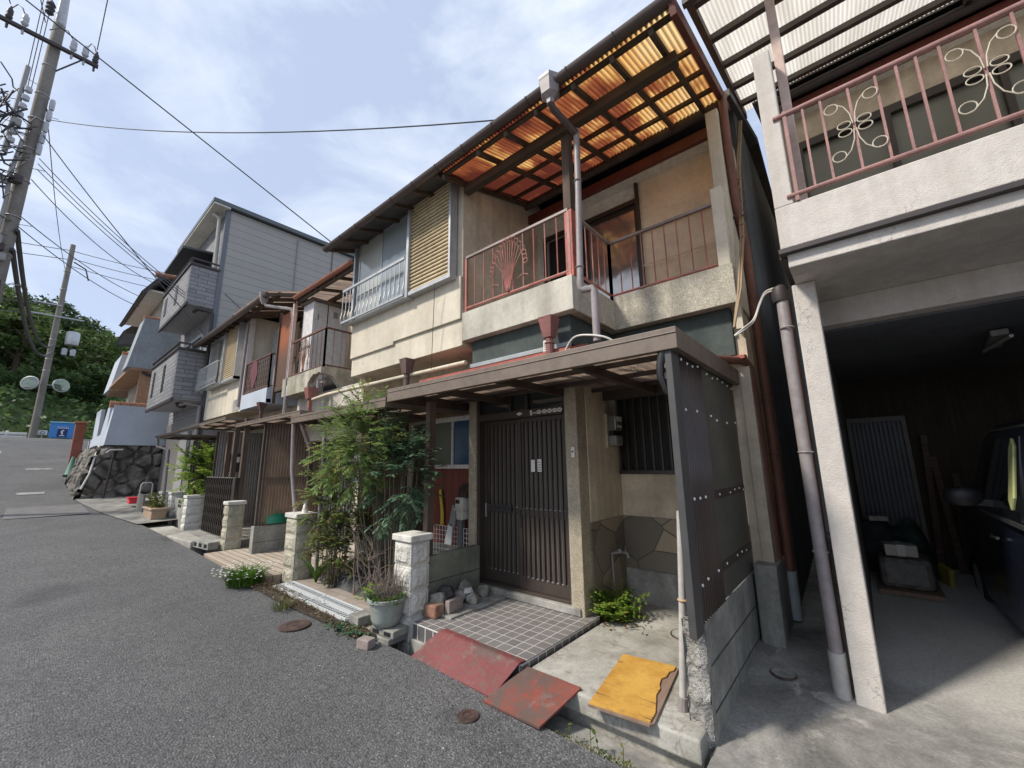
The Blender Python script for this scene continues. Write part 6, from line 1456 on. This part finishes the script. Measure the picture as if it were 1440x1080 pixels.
# trough, red box, planks, chair frame near the far end
t = thing('planter_trough', (-12.9,2.15,.33), 'tan plastic trough with wilted leaves at the road edge', 'planter')
m = MB(); m.prism([(-13.45,.33),(-12.55,.33),(-12.5,.62),(-13.5,.62)],'y',2.02,2.3); m.box(-13.54,-12.46,1.99,2.33,.60,.65); m.build('trough', MT['terracotta'], t, bev=.02)
m = MB(); r = random.Random(71)
for k in range(240): rleaf(m,(-13.0+r.uniform(-.45,.4),2.16+r.uniform(-.12,.12),.64+r.random()**2*.3),(r.uniform(-1,1),r.uniform(-1,1),r.uniform(-.2,1)),r.uniform(.06,.12),r,.6)
m.build('leaves', MT['bushleaf'], t)
t = thing('red_box', (-15.3,1.95,.7), 'small red plastic box near the stone wall', 'box'); MB().box(-15.5,-15.15,1.95,2.2,.62,.76).build('box', MT['redplastic'], t, bev=.02); MB().box(-15.53,-15.12,1.92,2.23,.76,.79).build('lid', MT['redplastic'], t, bev=.01)
t = thing('plank_fence', (-14.4,2.1,.5), 'short dark grey plank barrier before the far white pillar', 'fence'); m = MB()
for k in range(5): m.box(-14.75+k*.17,-14.6+k*.17,2.05,2.09,.35,.9)
m.box(-14.75,-13.9,2.09,2.12,.6,.68); m.build('planks', MT['greyrib'], t)
t = thing('walking_frame', (-15.0,2.25,.6), 'bent silver tube frame standing by the grey house door', 'frame'); m = MB()
for y in (2.14,2.36): pass
m.tube([(-15.1,2.12,.55),(-15.05,2.13,1.12),(-15.05,2.17,1.17),(-15.05,2.33,1.17),(-15.05,2.37,1.12),(-15.1,2.38,.55)],.016,8); m.tube([(-15.08,2.13,.85),(-15.08,2.37,.85)],.012,8); m.build('tube', MT['alu'], t, smooth=True)
# figurine on pillar
t = thing('figurine', (-5.84,2.56,.935), 'tiny white figurine with dried red flowers on the cream pillar', 'figurine'); m = MB(); m.lathe([(.035,0),(.04,.03),(.028,.07),(.03,.09),(.02,.105),(.026,.12),(.028,.14),(.015,.16),(.003,.165)],(-5.86,2.55,.936),12); m.build('body', MT['petal'], t, smooth=True)
m = MB(); r = random.Random(81)
for k in range(70): leafquad(m,(-5.78+r.gauss(0,.04),2.58+r.gauss(0,.03),1.03+r.gauss(0,.05)),.014,r)
m.build('dried_flowers', MT['redleaf'], t)
# meters, tap, tools
t = thing('gas_meter', (-3.67,3.5,.9), 'ivory gas meter with curved pipes in front of the red boarded wall', 'meter')
MB().box(-3.80,-3.67,3.40,3.54,1.02,1.16).build('case', MT['meterwhite'], t, bev=.02); MB().box(-3.79,-3.68,3.41,3.53,.90,1.018).build('lower_case', MT['meterwhite'], t, bev=.02); MB().box(-3.81,-3.66,3.395,3.545,1.012,1.03).build('flange', MT['meterwhite'], t)
MB().box(-3.775,-3.715,3.392,3.4,1.09,1.135).build('window', MT['black'], t)
m = MB()
for x in (-3.78,-3.73,-3.68): m.tube([(x,3.47,1.15),(x,3.47,1.24),(x+.01,3.49,1.29),(x+.01,3.58,1.30)],.022,8); m.lathe([(.028,0),(.028,.03)],(x,3.47,1.17),8)
m.build('pipes', MT['rust'], t, smooth=True)
t = thing('electric_meter', (-2.05,4.12,1.7), 'grey electricity meter on a cream board on the return wall', 'meter')
MB().box(-2.074,-2.045,3.99,4.22,1.70,2.07).build('board', MT['pvccream'], t, bev=.006); MB().box(-2.045,-1.95,4.01,4.18,1.88,2.05).build('glass_case', glass('meter_glass',(.16,.155,.15),.15,.8,0), t, bev=.015); MB().box(-2.045,-1.955,4.01,4.17,1.725,1.83).build('cover', MT['metergrey'], t, bev=.012); MB().box(-2.045,-1.99,4.02,4.15,1.83,1.88).build('terminal', MT['black'], t)
m = MB(); m.box(-1.949,-1.946,4.03,4.15,1.98,2.03); m.box(-1.949,-1.946,4.04,4.14,1.91,1.94); m.build('dial', MT['sticker'], t)
t = thing('water_tap', (-2.03,3.93,.14), 'grey standing water tap with a bent spout by the return wall', 'tap'); m = MB(); m.tube([(-2.03,3.93,.14),(-2.04,3.93,.64)],.010,10); m.tube([(-2.06,3.95,.64),(-2.03,3.96,.655),(-1.985,4.06,.65)],.012,10); m.build('pipe', MT['pvcgrey'], t, smooth=True); m = MB(); m.lathe([(.012,0),(.02,.015),(.016,.03)],(-2.0,4.02,.655),10); m.tube([(-1.985,4.06,.65),(-1.965,4.11,.635),(-1.955,4.12,.59)],.013,8); m.build('spout', MT['bluegrey'], t, smooth=True)
t = thing('wire_grid', (-3.9,3.52,.3), 'white wire grid panel leaning behind the low wall', 'grid panel'); m = MB()
for k in range(15): m.box(-4.3+k*.055,-4.294+k*.055,3.50,3.505,.35,.80)
for k in range(9): m.box(-4.3,-3.52,3.506,3.511,.36+k*.054,.366+k*.054)
m.build('grid', MT['grid'], t)
t = thing('yellow_cloth', (-4.24,3.56,.9), 'yellow cloth strip hanging on the red boarded wall', 'cloth'); m = MB(); m.grid(lambda a,b: (-4.27+.075*a*(1-.4*b)+.012*math.sin(b*5), 3.575-.02*math.sin(PI*a)-.01*b, .78+.45*b), 8, 14); m.build('cloth', MT['yellow'], t, smooth=True, thick=.006)
t = thing('dustpan', (-3.86,3.45,.6), 'grey and white long dustpan leaning at the gas meter', 'dustpan'); m = MB(); m.obox((-3.88,3.46,.93),(.10,.04,.26),ry=.25); m.build('hopper', MT['metergrey'], t, bev=.015); m = MB(); m.prism([(-4.03,.60),(-3.90,.60),(-3.885,.84),(-3.955,.84)],'y',3.44,3.46); m.build('pan', MT['signwhite'], t, bev=.004); MB().obox((-3.79,3.50,.72),(.08,.06,.45)).build('grey_case', plain('slate_plastic',(.12,.125,.14),.5), t, bev=.01)
# ------------------------------------------------------------------ utility poles and overhead lines
P1 = thing('utility_pole', (-12,-.83,.3), 'near concrete utility pole crowded with cables and a steel cross arm', 'utility pole')
px,py = -12.,-.825
m = MB(); m.tube([(px,py,.2),(px,py,10.4),(px,py,11.0),(px,py,11.05)],[.118,.095,.088,.05],16); m.build('shaft', MT['pole'], P1, smooth=True)
m = MB(); m.tube([(px,py,11.0),(px,py-.02,11.9),(px,py-.02,12.1)],[.09,.07,.05],10); m.build('top_bracket', MT['porcelain'], P1, smooth=True)
AZ = 10.36
ca = MB(); ca.beam((px+.17,py-1.2,AZ),(px+.17,py+.66,AZ),.07,.07); ca.tube([(px+.12,py+.1,AZ-.55),(px+.17,py+.42,AZ-.02)],.014,6); arm = ca.build('cross_arm', MT['iron'], P1)
def insul(y, z=AZ+.05, h=.28, r=.06, mat='porcelain', x=px+.17):
    m = MB(); m.tube([(x,y,z-.18),(x,y,z+.06)],.02,6); m.lathe([(.03,0),(r*.8,.02),(r,.06),(r*.75,.09),(r*.85,.12),(r*.8,.22),(r*.4,.26),(.02,h)],(x,y,z+.03),12); return m.build('insulator', MT[mat], P1, smooth=True)
for y in (py-.42,py+.26,py+.44): insul(y)
for y in (py-.62,py+.60): insul(y,AZ+.02,.30,.055,'cable')
m = MB(); m.lathe([(.03,0),(.07,.05),(.05,.1),(.075,.15),(.05,.2),(.075,.25),(.03,.34)],(px+.15,py-.16,11.0),10); m.build('insulator', MT['cable'], P1, smooth=True)
r = random.Random(91)
for (a,b) in ((py-.62,py-.42),(py+.26,py-.1),(py+.44,py+.60)):
    m = MB(); m.tube([(px+.17,a,AZ+.3),(px+.17,(a*2+b)/3,AZ+.48),(px+.17,(a+2*b)/3,AZ+.45),(px+.17,b,AZ+.28)],.010,6,False); m.build('jumper_wire', MT['wire'], P1, smooth=True)
for z in (9.9,9.2,8.6,7.9,7.2,6.4,5.6): m = MB(); m.ring((px,py,z),.112 if z<9 else .10,.009,(1,0,0),(0,1,0),16); m.build('band', MT['aludull'], P1)
for k in range(9): 
    m = MB(); z = 4.4+k*.62; s = 1 if k%2 else -1; m.tube([(px+.06,py+s*.09,z),(px+.1,py+s*.28,z+.02)],.007,5); m.build('step_bolt', MT['aludull'], P1)
m = MB(); m.tube([(px+.15,py-.25,9.6),(px+.15,py-.27,7.6)],.04,10); m.tube([(px+.12,py-.10,8.0),(px+.13,py-.14,7.2),(px+.13,py-.11,6.6),(px+.13,py-.15,4.4)],.032,8); m.build('conduit', MT['metergrey'], P1, smooth=True)
m = MB()
for k in range(5): m.lathe([(.035,0),(.042,.03),(.042,.2),(.03,.24)],(px+.1,py+.16-.008*k,8.9-k*.27),10)
m.build('fuse_stack', MT['porcelain'], P1, smooth=True)
for k in range(7): m = MB(); m.lathe([(.03,0),(.055,.02),(.055,.11),(.03,.13)],(px+.2,py-.17-.01*k,9.0-k*.2),10); m.build('insulator', MT['porcelain'], P1, smooth=True)
m = MB(); r = random.Random(93)
for k in range(110):
    z = r.uniform(4.4,9.0); a = V((px+r.uniform(.1,.3),py+r.uniform(-.45,.05),z)); b = a+V((r.uniform(-.15,.25),r.uniform(-.7,-.05),r.uniform(-.8,.5)))
    c = (a+b)/2+V((r.uniform(-.1,.1),r.uniform(-.25,.1),r.uniform(-.5,.1))); m.tube([a,(a+c)/2+V((0,-.04,-.05)),c,(c+b)/2,b],r.choice((.006,.009,.012,.018)),5,False)
m.build('cable_tangle', MT['cable'], P1, smooth=True)
m = MB(); r = random.Random(94)
for k in range(12): m = MB(); m.obox((px+.2+r.uniform(-.05,.1),py-.1+r.uniform(-.3,.15),r.choice((4.6,4.9,5.6,7.1,7.3,8.3))+r.uniform(-.2,.2)),(.09,.12,.16)); m.build('junction_box', MT['metergrey'] if k%2 else MT['iron'], P1, bev=.02)
P1.location = (-16,-1.1,1.55+(.3-1.55)*4/3); P1.scale = (4/3,)*3
P2 = thing('utility_pole', (-36,.06,3.3), 'pale concrete utility pole with two round traffic mirrors at the road end', 'utility pole')
qx,qy = -36.,.06
m = MB(); m.tube([(qx,qy,3.0),(qx,qy+.02,15.4)],[.165,.115],14); m.build('shaft', MT['pole'], P2, smooth=True)
for z in (10.6,11.3): MB().beam((qx+.25,qy-1.1,z+.0),(qx+.25,qy+1.1 if z<11 else qy+.1,z),.07,.07).build('cross_arm', MT['aludull'], P2)
m = MB(); m.lathe([(.28,0),(.3,.05),(.3,.75),(.24,.82)],(qx+.1,qy+.78,9.0),16); m.build('transformer', MT['alu'], P2, smooth=True)
for y in (.55,.9): m = MB(); m.lathe([(.12,0),(.13,.35),(.06,.42)],(qx+.1,qy+y,8.35),10); m.build('fuse_box', MT['porcelain'], P2, smooth=True)
for z in (13.6,12.4,9.2,8.0,7.3): m = MB(); m.ring((qx,qy,z),.15,.015,(1,0,0),(0,1,0),14); m.build('band', MT['aludull'], P2)
m = MB(); m.tube([(qx,qy+.2,14.3),(qx+.05,qy+.75,14.0),(qx+.05,qy+.95,13.3)],.04,6); m.build('bracket', MT['iron'], P2)
for y,ry in ((-.52,-.55),(.70,.5)):
    mm = Matrix.Rotation(ry,3,'Z') @ Matrix.Rotation(PI/2-.12,3,'Y')
    m = MB(); m.lathe([(.0,.05),(.36,.04),(.40,.02),(.40,-.04),(.0,-.07)],(qx+.35,qy+y,6.45),22,m=mm); mi = m.build('mirror_back', MT['aludull'], P2, smooth=True)
    m = MB(); m.lathe([(.36,.045),(.25,.075),(.1,.09),(.005,.093)],(qx+.35,qy+y,6.45),22,m=mm); m.build('mirror_face', plain('convex_mirror',(.22,.25,.2),.08,.95), mi, smooth=True)
    m = MB(); m.tube([(qx,qy,6.45),(qx+.3,qy+y,6.45)],.03,6); m.build('mirror_arm', MT['aludull'], P2)
def line(label, a, b, sag, r, mat='wire', n=18, name='power_line', group=None):
    a = V(a); b = V(b); m = MB()
    if abs(a.x+12)<.7 and a.y<-.2: a = V((a.x*4/3,a.y*4/3,1.55+(a.z-1.55)*4/3))
    m.tube([a+(b-a)*(k/n)+V((0,0,-4*sag*(k/n)*(1-k/n))) for k in range(n+1)], r, 5)
    one(m,name,MT[mat],label,'cable',group,smooth=True)
line('black service wire running diagonally down to the left gutter end of the cream house',(-7.0,-1.22,7.335),(-5.92,2.72,4.98),.0,.0085,'cable')
line('sagging service wire crossing the sky from the near pole to the orange balcony roof',(-12,-.68,8.72),(-3.0,3.9,6.35),.33,.011,'wire')
line('single black wire from the near pole to the eave of the third house',(-11.85,-.68,8.25),(-13.2,2.75,5.05),.12,.013,'cable')
for k,(dz,dy,l) in enumerate(((0,0,'uppermost'),(-.12,.03,'middle'),(-.24,.06,'lowest'))):
    line(l+' of three parallel wires from the near pole to the grey house balcony',(-11.85,-.66,7.72+dz),(-14.3,2.36,6.5+dz*.6),.14,.011,'wire')
line('thin wire from the near pole to the wall of the pale blue house',(-11.9,-.7,7.25),(-19.4,2.5,8.3),.35,.012,'wire')
for k,(z0,z1) in enumerate(((6.42,9.2),(6.20,8.7))):
    line(('upper' if k==0 else 'lower')+' of two wires from the near pole over the blue house roof',(-11.9,-.72,z0),(-24.5,3.6,z1),.4,.013,'wire')
for k,dz in enumerate((0,.45)):
    line(('lower' if k==0 else 'upper')+' thick black cable bundle hanging from the near pole to the far pole',(-11.85,-.72,5.7+dz*.9),(-35.85,.1,8.4+dz),1.15,.055,'cable',24,'cable_bundle')
line('thin vertical looking wire between the near pole and the far pole top',(-11.9,-.72,8.9),(-35.9,.1,13.2),.4,.012,'wire')
for k,(z,y0,zz) in enumerate(((15.0,-14,14.0),(14.4,-14,13.2),(11.35,-14,10.9),(10.7,-14,10.2))):
    line(['topmost','second','third','lowest'][k]+' of the level wires leaving the far pole to the left',(-36,.05,z),(-37,y0,zz),.25,.022,'wire')
for k,(z,y1,z1) in enumerate(((15.0,7.5,14.6),(14.5,7.5,13.9),(14.0,7.5,13.2))):
    line(['highest','middle','lowest'][k]+' of the wires leaving the far pole to the right above the blue houses',(-36,.1,z),(-33,y1,z1),.25,.022,'wire')
for k,(y,yy) in enumerate(((-.62,-3.4),(-.16,-2.4),(.60,-.55))):
    line(['left','middle','right'][k]+' high voltage wire rising from the near pole cross arm toward the viewer',(-11.7,py+y,AZ+.3),(6,py+yy+ (0 if k<2 else 1.4),11.4),.3,.012,'wire')
for k in range(3):
    line(['first','second','third'][k]+' of three close wires passing behind the near pole top',(-12.6,py-.20-.05*k,9.5),(-14.6,-1.25-.09*k,19.0),.0,.010,'wire')
t = thing('cable_closure', (-7.0,-1.05,6.3), 'dark cable splice box hanging on wires at the left edge of the sky', 'splice box')
m = MB(); m.tube([(-7.0,-1.02,6.15),(-7.0,-1.02,6.75)],.07,12); m.build('case', MT['black'], t, smooth=True)
m = MB(); r = random.Random(97)
for k in range(7): m.tube([(-7.0,-1.0-.02*k,6.0+.1*k),(-6.98,-.95-.01*k,6.4),(-6.99,-.98,7.1),(-7.0,-1.05,8.4)],.012,5)
m.build('leads', MT['cable'], t, smooth=True)
# service cable across the alley
m = MB()
for q in (0,.018): m.soft([(-.66,3.60,2.545+q*.3),(-.60,3.62,2.58+q),(-.53,3.72,2.67+q),(-.47,3.72,2.80+q),(-.41,3.66,2.86+q),(-.30,3.55,2.83+q)],.0065,7)
one(m,'service_cable',MT['white_cable'],'white twin cable bridging the alley between the two houses','cable',smooth=True)
line('dangling grey wire hanging down the cream facade from the shutter',(-3.62,2.88,3.68),(-3.75,2.96,2.66),.0,.004,'cable',8,'loose_wire')
# ------------------------------------------------------------------ sky, sun, camera
SUN_AZ = Vector((-.52,-.88)).normalized(); EL = R(46)
w = bpy.data.worlds.new('World'); SC.world = w; w.use_nodes = True; nt = w.node_tree
bg = nt.nodes['Background']; bg.inputs[1].default_value = .15
sky = nt.nodes.new('ShaderNodeTexSky'); sky.sky_type = 'NISHITA'; sky.sun_disc = False; sky.sun_elevation = EL
sky.sun_rotation = math.atan2(SUN_AZ.x, SUN_AZ.y); sky.air_density = 1.; sky.dust_density = 1.6; sky.ozone_density = 1.4
tc = nt.nodes.new('ShaderNodeTexCoord'); mp = nt.nodes.new('ShaderNodeMapping'); nt.links.new(tc.outputs['Generated'], mp.inputs[0]); mp.inputs['Scale'].default_value = (1.,1.,2.2)
nz = nt.nodes.new('ShaderNodeTexNoise'); nz.inputs['Scale'].default_value = 2.6; nz.inputs['Detail'].default_value = 9; nz.inputs['Roughness'].default_value = .58; nz.inputs['Distortion'].default_value = .35; nt.links.new(mp.outputs[0], nz.inputs['Vector'])
rp = nt.nodes.new('ShaderNodeValToRGB'); nt.links.new(nz.outputs[0], rp.inputs[0]); rp.color_ramp.elements[0].position = .40; rp.color_ramp.elements[0].color = (0,0,0,1); rp.color_ramp.elements[1].position = .64; rp.color_ramp.elements[1].color = (1,1,1,1)
mx = nt.nodes.new('ShaderNodeMix'); mx.data_type = 'RGBA'; nt.links.new(rp.outputs[0], mx.inputs[0]); m0 = nt.nodes.new('ShaderNodeMix'); m0.data_type = 'RGBA'; m0.inputs[0].default_value = .85; nt.links.new(sky.outputs[0], m0.inputs[6]); m0.inputs[7].default_value = (2.35,2.75,3.6,1); nt.links.new(m0.outputs[2], mx.inputs[6]); mx.inputs[7].default_value = (3.6,3.95,4.55,1)
nt.links.new(mx.outputs[2], bg.inputs[0])
sd = bpy.data.lights.new('sun','SUN'); sd.energy = 2.65; sd.angle = R(6.5); sd.color = (1.,.93,.82)
so = bpy.data.objects.new('sun', sd); COL.objects.link(so)
dv = Vector((SUN_AZ.x*math.cos(EL), SUN_AZ.y*math.cos(EL), math.sin(EL)))
so.rotation_euler = dv.to_track_quat('Z','Y').to_euler(); so.location = dv*30
cd = bpy.data.cameras.new('camera'); cam = bpy.data.objects.new('camera', cd); COL.objects.link(cam); SC.camera = cam
yaw,pit,rol = R(40.19081243),R(11.07533698),R(-.79388477); F = 570.94
fw = Vector((-math.sin(yaw)*math.cos(pit), math.cos(yaw)*math.cos(pit), math.sin(pit))); rt = Vector((math.cos(yaw),math.sin(yaw),0)); up = rt.cross(fw)
r2 = rt*math.cos(rol)+up*math.sin(rol); u2 = -rt*math.sin(rol)+up*math.cos(rol)
cam.matrix_world = Matrix(((r2.x,u2.x,-fw.x,0),(r2.y,u2.y,-fw.y,0),(r2.z,u2.z,-fw.z,1.55),(0,0,0,1)))
cd.sensor_width = 36; cd.lens = F/1440*36; cd.clip_start = .05; cd.clip_end = 1500
SC.view_settings.view_transform = 'Standard'; SC.view_settings.look = 'None'; SC.view_settings.exposure = .72; SC.view_settings.gamma = 1
SC.render.resolution_x = 1024; SC.render.resolution_y = 768
SC.cycles.max_bounces = 6; SC.cycles.transparent_max_bounces = 12; SC.cycles.sample_clamp_indirect = 6
try: SC.cycles.use_denoising = True
except Exception: pass
